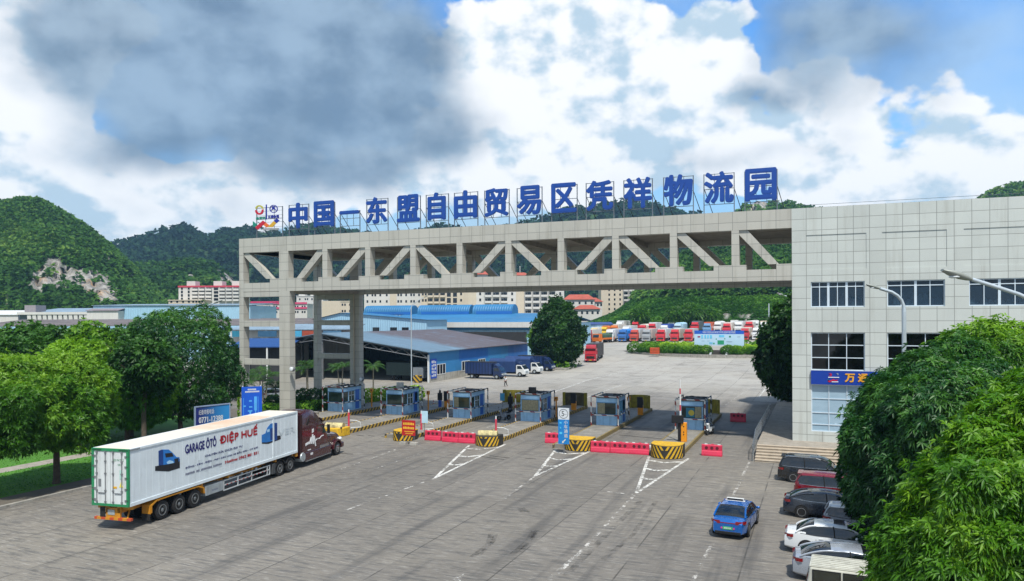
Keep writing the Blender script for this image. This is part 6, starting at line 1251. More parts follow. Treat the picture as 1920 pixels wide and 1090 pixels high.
hill('hill', [(200, 560), (240, 505), (262, 498), (300, 498), (330, 491), (370, 492), (400, 498), (420, 510), (438, 524), (450, 545), (470, 590)], 560, 150, 2, 3600, 3.6, M_can, 202, [[(400, 500), (425, 505), (445, 530), (445, 545), (415, 540), (405, 520)], [(345, 512), (360, 512), (362, 530), (350, 530)]], .6, 8, 3.5, 'hillside_woodland', 'woodland on the low knoll with a bare cliff at its right end')
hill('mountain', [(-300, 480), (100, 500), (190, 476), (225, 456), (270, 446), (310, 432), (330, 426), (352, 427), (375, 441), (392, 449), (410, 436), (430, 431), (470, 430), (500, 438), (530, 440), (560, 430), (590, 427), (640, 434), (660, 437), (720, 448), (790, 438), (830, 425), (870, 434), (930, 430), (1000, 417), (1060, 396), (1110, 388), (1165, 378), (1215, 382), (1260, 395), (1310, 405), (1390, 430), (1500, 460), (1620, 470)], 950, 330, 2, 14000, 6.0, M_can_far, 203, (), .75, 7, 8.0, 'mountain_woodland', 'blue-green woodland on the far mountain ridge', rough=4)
hill('hill', [(1320, 500), (1360, 430), (1385, 396), (1400, 384), (1420, 378), (1440, 380), (1462, 384), (1480, 378), (1492, 386), (1530, 392), (1570, 398), (1640, 440)], 640, 120, 2, 2600, 3.4, M_can, 204, [[(1405, 370), (1445, 370), (1445, 392), (1405, 394)]], .6, 8, 2.5, 'hillside_woodland', 'woodland round the rocky knob behind the roof characters')
hill('hill', [(1740, 470), (1800, 398), (1840, 372), (1862, 360), (1880, 354), (1920, 342), (1990, 327), (2070, 338), (2200, 400)], 560, 120, 2, 2600, 3.2, M_can, 205, (), .6, 8, 3, 'hillside_woodland', 'dark woodland on the hill above the office roof')
isfield = lambda qx, qy: qy > 560 - (qx - 1200) * .03 and qx > 1080
slope = hill('hill', [(1040, 614), (1100, 604), (1150, 585), (1190, 556), (1225, 520), (1258, 492), (1290, 478), (1340, 470), (1390, 461), (1440, 455), (1500, 450), (1580, 455), (1680, 500)], 400, 140, 3, 8000, 2.6, M_can, 206, [[(1345, 590), (1365, 588), (1372, 600), (1350, 602)], [(1382, 592), (1408, 590), (1410, 599), (1384, 600)]], .72, 8, 2.5, 'hillside_woodland', 'green woodland on the slope behind the lorry park', field=isfield)
# terraced crop rows on the foot of that slope
rd = np.random.default_rng(9); nyy, nxx = slope.shape[:2]; n = 30000; jj = rd.uniform(0, nyy - 7, n); jj = np.floor(jj * 2.2) / 2.2 + rd.uniform(0, .22, n); ii = rd.uniform(0, nxx - 1.01, n); j0, i0 = jj.astype(int), ii.astype(int); fj, fi = (jj - j0)[:, None], (ii - i0)[:, None]
C = slope[j0, i0] * (1 - fj) * (1 - fi) + slope[j0 + 1, i0] * fj * (1 - fi) + slope[j0, i0 + 1] * (1 - fj) * fi + slope[j0 + 1, i0 + 1] * fj * fi
k = []
for c_ in C: qx, qy = proj(c_); k.append(isfield(qx, qy) and not (1345 < qx < 1372 and 588 < qy < 602) and not (1382 < qx < 1410 and 590 < qy < 600))
C = C[np.array(k)]; n = len(C); V, F, ow = rosettes(C, np.tile([[0, 0, 1.]], (n, 1)), 6, 1.7, .26, .9, (.25, 1.2), 9)
tag(leaves_obj('crop_field', V, F, np.clip(rd.normal(.42, .18, n) + .28 * np.sin(C[:, 0] * .05 + C[:, 1] * .11), 0, 1)[ow], M_field), 'terraced light green crop rows below the wooded slope', 'crop field', kind='stuff')
for i, (px, py, r_, lb) in enumerate(((1268, 592, 20, 'spiky dark green clump at the left foot of the terraces'), (1300, 588, 24, 'large spiky dark green clump above the parked lorries'), (1330, 592, 18, 'spiky dark green clump left of the bare soil patch'), (1200, 590, 12, 'small rounded bush on the terraces, left of the spiky clumps'))):
    D_ = 268; s_ = D_ / FPX; P_ = atD(px, py + r_ * .55, D_); t = thing('bush', lb, 'bush', P_); C, Nn = crown_points([(0, 0, r_ * s_ * .6, r_ * s_ * .9, r_ * s_, r_ * s_ * .6)], 230, 210 + i, .2); V, F, ow = rosettes(C, Nn, 9, 2.3, .22, .7, seed=i); leaves_obj('foliage', V, F, rng.uniform(.1, .8, len(V)), M_lf, t)

# ================================================================== BUILDINGS BEYOND
def facing(px0, px1, D):
    a, c = atD(px0, CY, D), atD(px1, CY, D); a.z = c.z = 0; m_ = (a + c) / 2; d = c - a; return m_, d.length, math.atan2(d.y, d.x)
def zat(px, py, D): return atD(px, py, D).z
M_cream = mat('apartment_cream', 'c2b6a2', .85, var=.06, scale=.1, dirt=.2); M_awhite = mat('apartment_white', 'c4c2bd', .85, var=.05, scale=.1, dirt=.2); M_ared = mat('parapet_red', 'b5394a', .7); M_adark = glassm('far_window', '11151a', .15, .6); M_arec = mat('recess_shade', '6f6a63', .9); M_tile_r = mat('roof_tile_red', '9a4a38', .8, var=.15, scale=.3)
M_pink = mat('school_pink', 'c23f66', .7); M_brown = mat('stair_brown', '8d7260', .85)
def apartments(label, px0, px1, pyt, D, floors, fh, cols, m=M_awhite, red=True, depth=15, cat='apartment block', extra=None, top=True):
    m_, w_, rz_ = facing(px0, px1, D); s_ = D / FPX; zt = zat((px0 + px1) / 2, pyt, D); f_h = fh * s_
    t = thing('apartment_block', label, cat, (m_.x, m_.y, 0), rz_); MB().box(-w_ / 2, w_ / 2, 0, depth, 0, zt).build('wall', m, t)
    MB().box(-w_ / 2 - .25, w_ / 2 + .25, -.3, depth + .2, zt, zt + (.9 if red else .5)).build('parapet', M_ared if red else m, t)
    if top:
        for u in (-.32, .12, .42): MB().box(u * w_ - 2.4, u * w_ + 2.2, 2, 8, zt + .5, zt + 3.4).build('roof_room', m, t)
    cw = w_ / len(cols); wn0 = bn0 = sn0 = rn0 = None; bw = cw * .84
    for j in range(floors):
        zc = zt - (j + .95) * f_h
        if zc < -1: break
        for i, c_ in enumerate(cols):
            x = -w_ / 2 + (i + .5) * cw
            if c_ == 'w':
                if wn0 is None: wn0 = MB().box(-.5, .5, -.08, .02, 0, 1.35).build('window', M_adark, t); o = wn0
                else: o = wn0.copy(); COL.objects.link(o)
                o.parent = t; o.location = (x, 0, zc + f_h * .32)
            elif c_ == 'd':
                if wn0 is None: wn0 = MB().box(-.5, .5, -.08, .02, 0, 1.35).build('window', M_adark, t); wn0.location = (x - .8, 0, zc + f_h * .32); o = wn0.copy()
                else: o = wn0.copy(); o2 = wn0.copy(); COL.objects.link(o2); o2.parent = t; o2.location = (x - .8, 0, zc + f_h * .32)
                COL.objects.link(o); o.parent = t; o.location = (x + .8, 0, zc + f_h * .32)
            elif c_ == 'b':
                if bn0 is None:
                    b = MB().box(-bw / 2, bw / 2, -1.3, 0, 0, .18).box(-bw / 2, bw / 2, -1.3, -1.18, .18, 1.05).box(-bw / 2, -bw / 2 + .12, -1.18, 0, .18, 1.05).box(bw / 2 - .12, bw / 2, -1.18, 0, .18, 1.05).box(-bw / 2 - .1, -bw / 2 + .1, -1.32, 0, .18, f_h)
                    bn0 = b.build('balcony', m, t); MB().box(-bw * .12, bw * .40, -.1, .02, .2, f_h * .78).build('balcony_door', M_adark, bn0); MB().box(-bw * .42, -bw * .18, -.1, .02, .9, f_h * .72).build('balcony_window', M_adark, bn0); o = bn0
                else:
                    o = bn0.copy(); COL.objects.link(o)
                    for ch in [c for c in t_kids[bn0.name]]: q = ch.copy(); COL.objects.link(q); q.parent = o
                t_kids.setdefault(bn0.name, [c for c in bn0.children]); o.parent = t; o.location = (x, 0, zc)
            elif c_ == 's':
                o = MB().box(-cw * .32, cw * .32, -.06, .02, .3, f_h * .88).build('stair_opening', M_adark if j % 1 == 0 else m, t); o.location = (x, 0, zc)
            elif c_ == 'p':
                o = MB().box(-cw * .5, cw * .5, -.35, 0, 0, f_h).build('pilaster', M_cream, t); o.location = (x, 0, zc)
    return t
t_kids = {}
apartments('five-storey pale apartment block with red parapet, left of the gateway', 335, 450, 539, 402, 4, 6.6, 'wwbbbsbbb', M_awhite)
apartments('low cream annex at the foot of the red-parapet apartment block', 316, 382, 564, 392, 1, 6, 'wwwwdd', M_cream, False, top=False, cat='annex')
sch = apartments('white school building with pink bands seen through the first columns', 470, 576, 571, 500, 2, 10, 'sddddddd', M_awhite, False, top=False, cat='school')
m_, w_, rz_ = facing(470, 576, 500)
for i, (z, x0, x1) in enumerate(((566, -.5, .05), (568, -.1, .5), (577, -.2, .5))): zz = zat(520, z, 500); MB().box(x0 * w_, x1 * w_, -.5, -.1, zz - .9, zz + .3).build('pink_band', M_pink, sch)
apartments('upper white school wing with a small red roof behind the second column', 556, 606, 556, 540, 3, 11, 'wddw', M_awhite, False, cat='school')
apartments('plain cream apartment end wall between the rear columns', 604, 662, 566, 470, 3, 12, 'pppdw', M_cream, False, top=False)
apartments('pale apartment block with scattered small windows above the blue roof', 683, 792, 548, 430, 4, 12, 'wdwwpdwdw', M_awhite, False)
apartments('cream apartment block with brown stair slits above the blue roof', 790, 882, 535, 415, 6, 11.6, 'dbbbsswp', M_cream, True)
apartments('long white apartment block with stacked balconies behind the egg-shaped tree', 878, 1058, 535, 385, 7, 11.3, 'pwbbbwpbbbbw', M_awhite, True)
apartments('tall cream apartment block beside the wooded slope', 1127, 1168, 540, 470, 6, 9, 'pwww', M_cream, True)
apartments('white balcony wing of the block beside the wooded slope', 1168, 1232, 538, 485, 6, 9, 'bbbbbb', M_awhite, True, top=False)
# villas with red roofs
for i, (px0, px1, pyr, pye, pyb, D, lb) in enumerate(((1056, 1118, 554, 562, 600, 430, 'white villa with a broad red tiled roof right of the egg-shaped tree'), (1075, 1128, 574, 580, 604, 400, 'lower white villa with red tiled roof bands'), (1098, 1132, 560, 566, 600, 450, 'small white villa with red roof beside the cream block'))):
    m_, w_, rz_ = facing(px0, px1, D); z1, z2 = zat(px0, pye, D), zat(px0, pyr, D); t = thing('villa', lb, 'house', (m_.x, m_.y, 0), rz_)
    MB().box(-w_ / 2 + .8, w_ / 2 - .8, .8, 9, 0, z1).build('wall', M_awhite, t)
    MB().add([(-w_ / 2, 0, z1), (w_ / 2, 0, z1), (w_ / 2, 10, z1), (-w_ / 2, 10, z1), (-w_ / 2 + 4, 5, z2 + .6), (w_ / 2 - 4, 5, z2 + .6)], [(0, 1, 5, 4), (1, 2, 5), (2, 3, 4, 5), (3, 0, 4), (3, 2, 1, 0)]).build('roof', M_tile_r, t)
    for k in range(5): x = -w_ / 2 + w_ * (k + .7) / 5.4; MB().box(x - .55, x + .55, .72, .82, z1 - 2.6, z1 - 1.1).build('window', M_adark, t)
for i, (px, py, D, lb) in enumerate(((904, 512, 500, 'red pavilion roof glimpsed through the truss, left of centre'), (975, 514, 520, 'red pavilion roof with small antennas glimpsed through the truss'))):
    P_ = atD(px, py, D); t = thing('pavilion', lb, 'pavilion', (P_.x, P_.y, 0), YAW); MB().box(-4, 4, -3, 3, 0, P_.z - 1).build('tower', M_awhite, t)
    MB().add([(-7, -4, P_.z - 1.2), (7, -4, P_.z - 1.2), (7, 4, P_.z - 1.2), (-7, 4, P_.z - 1.2), (-3, 0, P_.z + 1), (3, 0, P_.z + 1)], [(0, 1, 5, 4), (1, 2, 5), (2, 3, 4, 5), (3, 0, 4), (3, 2, 1, 0)]).build('roof', M_tile_r, t)
    if i: MB().tube([(-3, 0, P_.z), (-3, 0, P_.z + 5)], .2, 5).tube([(0, 0, P_.z), (0, 0, P_.z + 5.5)], .2, 5).build('antenna', M_wht, t)

# ---- sheds and warehouses
M_lblue = mat('shed_pale_blue', '93b9cf', .7, var=.05, scale=.2, dirt=.18, corr=(0, .6)); M_mblue = mat('shed_mid_blue', '2f79ae', .6, var=.06, scale=.2, dirt=.1); M_dblue = mat('shed_deep_blue', '1760a8', .6, var=.06, scale=.2); M_rblue = mat('roof_bright_blue', '2a6c98', .55, var=.12, scale=.1, corr=(0, .7)); M_conc = mat('plinth_concrete', 'a19d92', .85, var=.15, dirt=.6)
s = NT('shed_roof_sheet'); P = s.pos(); q = s.sep(P); n1 = s.noise(s.scl(P, (.04, .5, .3)), 1.0, 5, .6); n2 = s.noise(P, .12, 5, .6); n3 = s.noise(s.scl(P, (.12, .8, 1)), 1.5, 5, .7)
fr = s.rmp(s.math('ADD', q[1], s.math('MULTIPLY', s.math('SUBTRACT', n2, .5), 14)), 118, 124); cc = s.mix(fr, lin('5d7484'), lin('544c4e')); cc = s.mix(s.math('MULTIPLY', s.rmp(n3, .55, .7), .55), cc, lin('7f9fba')); cc = s.mix(s.math('MULTIPLY', s.rmp(n1, .5, .7), .35), cc, lin('40383a'))
wv = s.math('SINE', s.math('MULTIPLY', q[1], 6.2832 / .9)); s.bump(wv, .5, .06); M_sroof = s.fin(cc, .6)
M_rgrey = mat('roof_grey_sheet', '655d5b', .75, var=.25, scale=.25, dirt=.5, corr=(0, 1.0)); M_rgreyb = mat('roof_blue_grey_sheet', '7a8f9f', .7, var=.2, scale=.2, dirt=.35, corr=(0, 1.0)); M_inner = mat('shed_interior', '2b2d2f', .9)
t = thing('open_shed', 'wide open-fronted shed with blue side wall and patched grey roof', 'shed', (-78, 107.5, 0)); XA, XB, XM, YA, YB, ZE, ZA = -98.0, -58.2, -78.8, 107.5, 152.0, 4.97, 7.85
b = MB(); o_ = .5
for xa, xb, za, zb in ((XA - o_, XM, ZE - .1, ZA), (XM, XB + o_, ZA, ZE - .1)): b.add([(xa, YA - .8, za), (xb, YA - .8, zb), (xb, YB, zb), (xa, YB, za), (xa, YA - .8, za + .12), (xb, YA - .8, zb + .12), (xb, YB, zb + .12), (xa, YB, za + .12)], [(3, 2, 1, 0), (4, 5, 6, 7), (0, 1, 5, 4), (1, 2, 6, 5), (2, 3, 7, 6), (3, 0, 4, 7)])
b.build('roof', M_sroof, t, True)
MB().box(XB - .15, XB, YA, YB, -.2, 1.25).build('plinth', M_conc, t, True)
for k, (y0, y1, m) in enumerate(((YA, 118.5, M_mblue), (118.5, 131, M_dblue), (131, 141, M_mblue), (141, YB, M_dblue))): MB().box(XB - .12, XB - .01, y0, y1, 1.25 if k != 1 else 2.9, ZE + .0).build('side_wall', m, t, True)
MB().box(XB - .12, XB - .012, 118.5, 131, 1.25, 2.9).build('side_wall', M_mblue, t, True)
MB().box(XA, XA + .15, YA + 2, YB, -.2, ZE).build('side_wall', M_inner, t, True); MB().box(XA, XB - .2, YB - .2, YB, -.2, ZE + 2.4).build('back_wall', M_inner, t, True)
for yw in (110.2, 119.6, 126.5):
    o = MB().box(XB - .03, XB + .03, yw, yw + 3.0, 1.15, 2.75).build('window', M_adark, t, True); f = MB()
    for y in (yw, yw + 1.0, yw + 2.0, yw + 3.0): f.box(XB - .02, XB + .06, y - .06, y + .06, 1.1, 2.8)
    for z in (1.12, 2.78): f.box(XB - .02, XB + .055, yw, yw + 3.0, z - .05, z + .05)
    fo = f.build('frame', M_wht, o); fo.data.transform(Matrix.Translation((-t.location[0], -t.location[1], 0)))
for x in (XB - .1, -71.5, -78.8, -88, XA + .2): MB().box(x - .12, x + .12, YA - .12, YA + .12, 0, ZE + (ZA - ZE) * (1 - abs(x - XM) / 20) - .4).build('post', M_wht if x == XB - .1 else M_grey, t, True)
b = MB(); n = 26
for i in range(n + 1):
    x = XA + (XB - XA) * i / n; z = ZE + (ZA - ZE) * (1 - abs(x - XM) / 20.2)
    if i < n: x2 = XA + (XB - XA) * (i + 1) / n; z2 = ZE + (ZA - ZE) * (1 - abs(x2 - XM) / 20.2); b.tube([(x, YA - .5, z - .12), (x2, YA - .5, z2 - .12)], .06, 5); b.tube([(x, YA - .5, z - .95), (x2, YA - .5, z2 - .95)], .06, 5); b.tube([(x, YA - .5, z - .12), (x2, YA - .5, z2 - .95)] if i % 2 else [(x, YA - .5, z - .95), (x2, YA - .5, z2 - .12)], .04, 4)
b.build('front_truss', M_grey, t, True)
tsg = thing('wall_sign', 'upright blue sign at the near corner of the blue shed wall', 'sign', (XB + .02, YA + .5, .6)); MB().box(0, .08, 0, 2.0, 0, 3.2).build('panel', mat('wall_sign_blue', '1245a5', .5), tsg); b = MB()
for i in range(3):
    for j in range(5): b.box(.08, .09, .25 + i * .55, .25 + i * .55 + .35, .3 + j * .55, .3 + j * .55 + (.4 if (i + j) % 3 else .25))
b.build('lettering', M_wht, tsg)
p = g(787, 716); t = thing('box_truck', 'white cab of a lorry parked inside the open shed', 'truck', (-62.4, 110.6, 0), R(180)); MB().prism([(-2, .5), (-2, 2.2), (-1.6, 2.3), (0, 2.3), (0, .5)], 1, -1, 1).build('cab', M_wht, t, bevel=.08); MB().prism([(-2.02, 1.5), (-1.8, 2.15), (-1.76, 2.15), (-1.98, 1.5)], 1, -.85, .85).build('windscreen', M_adark, t); MB().box(.1, 5, -1.1, 1.1, .9, 3.0).build('cargo_box', mat('box_green', '2b3d3a', .7), t); 
for x in (-1.2, 3.6):
    for y in (-.9, .9): MB().lathe([(.2, -.14), (.42, -.14), (.42, .14), (.2, .14)], (x, y, .42), 1, 16).build('wheel', M_tyre, t)
p = g(793, 715); t = thing('hazard_block', 'yellow and black striped block at the mouth of the open shed', 'bollard block', (-60.1, 107.2, 0)); MB().box(-.6, .6, -.4, .4, 0, 1.2).build('block', stripes('block_stripes', '2b2925', 'b08c22', (1, 0, 1), .8, .2), t, bevel=.05)
# big blue-roofed warehouse behind
def px_at(px, Y): return atY(px, 600, Y).x
Yw = 163; xa, xb = px_at(688, Yw), px_at(1007, Yw); ze = atY(900, 607, Yw).z; t = thing('warehouse', 'large pale blue warehouse with bright blue roof and ridge ventilators', 'warehouse', ((xa + xb) / 2, Yw, 0)); Yr = 185; zr_ = atY(900, 588, Yr).z
MB().box(xa, xb, Yw, 207, 0, ze).build('wall', M_lblue, t, True)
MB().box(xa - .6, xb + .6, Yw - .9, Yw - .5, ze - .9, ze + .35).build('gutter', M_awhite, t, True); MB().box(xa - .5, xb + .5, Yw - .5, Yw - .02, ze - 1.5, ze - .9).build('fascia', mat('fascia_teal', '2e5f7d', .6), t, True)
b = MB(); b.add([(xa - .6, Yw - .6, ze + .3), (xb + .6, Yw - .6, ze + .3), (xb + .6, Yr, zr_), (xa - .6, Yr, zr_), (xb + .6, 208, ze + .3), (xa - .6, 208, ze + .3)], [(0, 1, 2, 3), (3, 2, 4, 5)]); b.build('roof', M_rblue, t, True)
for a, c in ((690, 778), (790, 886), (892, 966)):
    x0, x1 = px_at(a, Yr), px_at(c, Yr); n = 8; b = MB(); pr = [(Yr - 2.2 * math.cos(math.pi * i / n), zr_ + .5 + 1.9 * math.sin(math.pi * i / n)) for i in range(n + 1)] + [(Yr + 2.2, zr_ - .3), (Yr - 2.2, zr_ - .3)]; b.prism(pr, 0, x0, x1); vt = b.build('ridge_ventilator', M_rblue, t, True, smooth=40)
    b = MB().box(x0 + 1.2, x1, Yr - 2.32, Yr - 2.2, zr_ - .2, zr_ + .55); o = b.build('louvre', M_dblue, vt); o.data.transform(Matrix.Translation((-t.location[0], -t.location[1], 0)))
for px in (705, 738, 760): x = px_at(px, Yw); MB().box(x - 1.0, x + 1.0, Yw - .06, Yw, ze - 3.6, ze - 2.0).build('window', M_adark, t, True)
Yw2 = 150; xa, xc, xb = px_at(575, Yw2), px_at(640, Yw2), px_at(800, Yw2); t = thing('warehouse', 'pale blue gabled warehouse wall behind the rear columns', 'warehouse', (xc, Yw2, 0)); z1, z2, z3 = atY(580, 603, Yw2).z, atY(640, 587, Yw2).z, atY(770, 600, Yw2).z
MB().prism([(xa, 0), (xb, 0), (xb, z3), (xc, z2), (xa, z1)], 1, Yw2, Yw2 + 10).build('wall', M_lblue, t, True); b = MB(); b.add([(xa - .5, Yw2 - .4, z1), (xc, Yw2 - .4, z2 + .05), (xc, 161, z2 + .05), (xa - .5, 161, z1)], [(0, 1, 2, 3)]); b.add([(xc, Yw2 - .4, z2 + .05), (xb + .5, Yw2 - .4, z3), (xb + .5, 161, z3), (xc, 161, z2 + .05)], [(0, 1, 2, 3)]); b.build('roof', M_rblue, t, True)
for px in (652, 705, 738, 760): x = px_at(px, Yw2); MB().box(x - .9, x + .9, Yw2 - .05, Yw2, atY(700, 622, Yw2).z, atY(700, 614, Yw2).z).build('window', M_adark, t, True)
# canopies and long roofs facing the view
def canopy(name, label, px0, px1, pyt, pye, D, m_roof, m_wall, back=14, cat='shed', posts=0, wall=True, fas=None):
    m_, w_, rz_ = facing(px0, px1, D); z1, z2 = zat((px0 + px1) / 2, pye, D), zat((px0 + px1) / 2, pyt, D + back); t = thing(name, label, cat, (m_.x, m_.y, 0), rz_)
    MB().add([(-w_ / 2, 0, z1), (w_ / 2, 0, z1), (w_ / 2, back, z2), (-w_ / 2, back, z2), (-w_ / 2, 0, z1 + .15), (w_ / 2, 0, z1 + .15), (w_ / 2, back, z2 + .15), (-w_ / 2, back, z2 + .15)], [(3, 2, 1, 0), (4, 5, 6, 7), (0, 1, 5, 4), (1, 2, 6, 5), (2, 3, 7, 6), (3, 0, 4, 7)]).build('roof', m_roof, t)
    if wall: MB().box(-w_ / 2 + .3, w_ / 2 - .3, 1.5 if posts else .4, back - .4, 0, z1 - .05).build('wall', m_wall, t)
    for i in range(posts): x = -w_ / 2 + .5 + (w_ - 1) * i / (posts - 1); MB().box(x - .12, x + .12, .1, .34, 0, z1).build('post', M_wht, t)
    if fas: MB().box(-w_ / 2, w_ / 2, -.06, -.01, z1 - fas[1], z1).build('fascia', fas[0], t)
    return t, w_, z1
canopy('long_shed', 'long brown-grey roofed shed running behind the feathery trees', -60, 458, 600, 612, 180, M_rgrey, M_lblue, 20, fas=(M_lblue, .5))
canopy('long_shed', 'grey sheet roof between the columns above the market canopy', 452, 612, 598, 608, 172, M_rgrey, M_lblue, 14)
tm_, w_, z1 = canopy('market_canopy', 'market canopy with blue-grey roof and teal and orange shop boards', 428, 668, 609, 619, 148, M_rgreyb, M_awhite, 9, 'canopy', 8)
for k, (a, c, m) in enumerate(((436, 452, 'shop_teal:1b6d85'), (484, 519, 'shop_navy:25506e'), (553, 566, 'shop_cyan:3b8fb0'), (567, 590, 'shop_orange:8f3a20'), (606, 640, 'shop_slate:3e6480'))): nm, cl = m.split(':'); x0, x1 = [(px - 548) / 240 * w_ for px in (a, c)]; MB().box(x0, x1, -.2, -.08, z1 - 1.3, z1 - .15).build('shop_board', mat(nm, cl, .6), tm_)
for a, c in ((470, 483), (500, 512), (556, 566), (575, 583)): x0, x1 = [(px - 548) / 240 * w_ for px in (a, c)]; MB().box(x0, x1, 1.35, 1.5, .2, z1 - 1.6).build('doorway', M_adark, tm_)
canopy('blue_canopy', 'bright blue sheet canopy left of the open shed', 425, 540, 636, 652, 124, mat('tarp_blue', '143f78', .5), M_inner, 9, 'canopy', 4)
canopy('long_warehouse', 'long pale blue flat-fronted warehouse under the rocky hill', 172, 470, 571, 573, 262, M_rgreyb, M_lblue, 30, 'warehouse')
canopy('long_warehouse', 'dark low roof strip in front of the pillared hall', 160, 222, 575, 583, 258, mat('roof_mauve', '7b7276', .8), M_awhite, 10, 'warehouse')
th, w_, z1 = canopy('pillared_hall', 'pale hall with a row of slanted white pillars and grey roof', 34, 182, 579, 588, 268, M_rgreyb, mat('hall_shade', '5d676c', .9), 24, 'hall', 0)
for i in range(13): x = -w_ / 2 + 4.5 + (w_ - 6) * i / 12; MB().prism([(x - 1.0, z1), (x + .3, z1), (x + 1.2, 0), (x - .1, 0)], 1, -.6, .35).build('pillar', M_awhite, th)
MB().box(-w_ / 2, w_ / 2, -.8, .2, z1 - .4, z1 + .5).build('cornice', M_awhite, th); MB().box(-w_ / 2 + 1, -w_ / 2 + 5, 2, 8, z1, z1 + 3).build('roof_room', mat('roof_room_mauve', '8b8487', .8), th)
canopy('small_house', 'small white house at the far left edge', -40, 34, 583, 591, 275, M_wht, M_awhite, 10, 'house')
# low blue wall shed at the edge of the lorry park
canopy('boundary_shed', 'pale blue shed with dark red ridge at the left of the lorry park', 1088, 1150, 605, 609, 252, mat('roof_navy_red', '2b3f74', .6), M_lblue, 6, 'shed')
# ================================================================== LORRIES
M_tw = glassm('truck_glass', '1a242c', .06, .9)
def parked_truck(label, loc, cab, box, group, rz=0.0, grille='1b1c1e', tarp=False, boxh=3.9, sc=1.0, name='parked_truck', flat=False):
    """cab-over lorry facing -Y"""
    t = thing(name, label, 'truck', loc, rz, group, sc); Mc_ = mat('cab_' + cab, cab, .35, var=.06, coat=.4)
    MB().prism([(0, .45), (-.1, 1.2), (-.05, 1.75), (.25, 2.75), (.45, 2.95), (2.1, 2.95), (2.1, .7)], 0, -1.2, 1.2).build('cab', Mc_, t, bevel=.07)
    MB().prism([(.42, 2.96), (.65, 3.55), (1.0, 3.7), (2.05, 3.72), (2.05, 2.96)], 0, -1.05, 1.05).build('roof_fairing', Mc_, t, bevel=.08)
    MB().prism([(-.06, 1.72), (.22, 2.62), (.26, 2.6), (-.02, 1.70)], 0, -1.05, 1.05).build('windscreen', M_tw, t); MB().box(-1.1, 1.1, -.02, .3, 2.72, 2.9).build('sun_visor', mat('visor_dark', '1d1e20', .5), t)
    MB().box(-.85, .85, -.13, -.02, .85, 1.35).build('grille', mat('grille_' + grille, grille, .5), t, bevel=.03); MB().box(-1.22, 1.22, -.2, .3, .35, .72).build('bumper', Mc_, t, bevel=.06); MB().box(-.28, .28, -.22, -.2, .42, .56).build('number_plate', mat('plate_yellow', 'c39a25', .5), t)
    for s_ in (-1, 1):
        MB().ell((s_ * .95, -.14, .58), (.2, .08, .1), 8, 6).build('headlight', M_lampg, t); MB().box(s_ * 1.38 - .1, s_ * 1.38 + .1, -.05, .1, 1.75, 2.5).tube([(s_ * 1.1, .1, 2.5), (s_ * 1.38, 0, 2.45)], .03, 4).build('mirror', Mc_ if sc >= 1 else M_blk, t)
        MB().box(s_ * 1.2 - .01, s_ * 1.2 + .012, .5, 1.35, 1.75, 2.55).build('side_window', M_tw, t)
    L = 12.5
    if not flat:
        b = MB()
        if tarp:
            n = 8; pr = [(1.25 * math.cos(math.pi * i / n), boxh - .55 + .55 * math.sin(math.pi * i / n)) for i in range(n + 1)] + [(-1.25, 1.1), (1.25, 1.1)]; b.prism(pr, 1, 2.5, L)
        else: b.box(-1.25, 1.25, 2.5, L, 1.1, boxh)
        b.build('cargo_body', mat('cargo_' + box, box, .6, var=.08, scale=.5, dirt=.15), t, bevel=.04)
    MB().box(-.5, .5, 2.0, L, .75, 1.08).build('chassis', M_dk, t)
    for y in (1.0, 4.2, 10.0, 11.3):
        for s_ in (-1, 1): w_ = MB().lathe([(.25, -.18), (.5, -.18), (.52, 0), (.5, .18), (.25, .18)], (s_ * 1.02, y, .52), 0, 14).build('wheel', M_tyre, t); MB().lathe([(.26, -.185), (.26, .185)], (s_ * 1.02, y, .52), 0, 10).build('rim', M_grey, w_)
    return t
def gd(px, D, z=3.0): P_ = atD(px, CY, D); return Vector((P_.x, P_.y, gz(P_.y)))
GT = 'lorries in the lorry park'
row = [(1100, 'red tractor lorry at the left end, half hidden by the egg-shaped tree', 'a8222a', 'c8c4bb', 0), (1142, 'white lorry with white box, front row left', 'c9cbcb', 'c6c8c8', 0), (1166, 'blue lorry with bright blue tarpaulin load', '2a5f9e', '1877c9', 1), (1188, 'faded red lorry beside the blue tarpaulin lorry', 'b0402f', 'bcbfc0', 0), (1211, 'silver-grey lorry in the front row', '8f9395', 'b8a8a0', 0),
       (1238, 'red lorry with white box between the silver lorry and the beige box', 'b8232a', 'c9ccce', 0), (1264, 'red lorry with a beige box in the front row', 'b8232a', 'b9b0a2', 0), (1290, 'red lorry just left of the map board', 'b8232a', 'a9abac', 0), (1396, 'red lorry just right of the map board', 'a8222a', 'c2b8ab', 0), (1418, 'white lorry right of the map board, under white canvas', 'c9cbcb', 'cfcdc8', 1)]
for px, lb, c1, c2, tp in row: parked_truck(lb, gd(px, 226), c1, c2, GT, 0, tarp=bool(tp), grille='2a2c2e' if c1 != '8f9395' else '4c4f52')
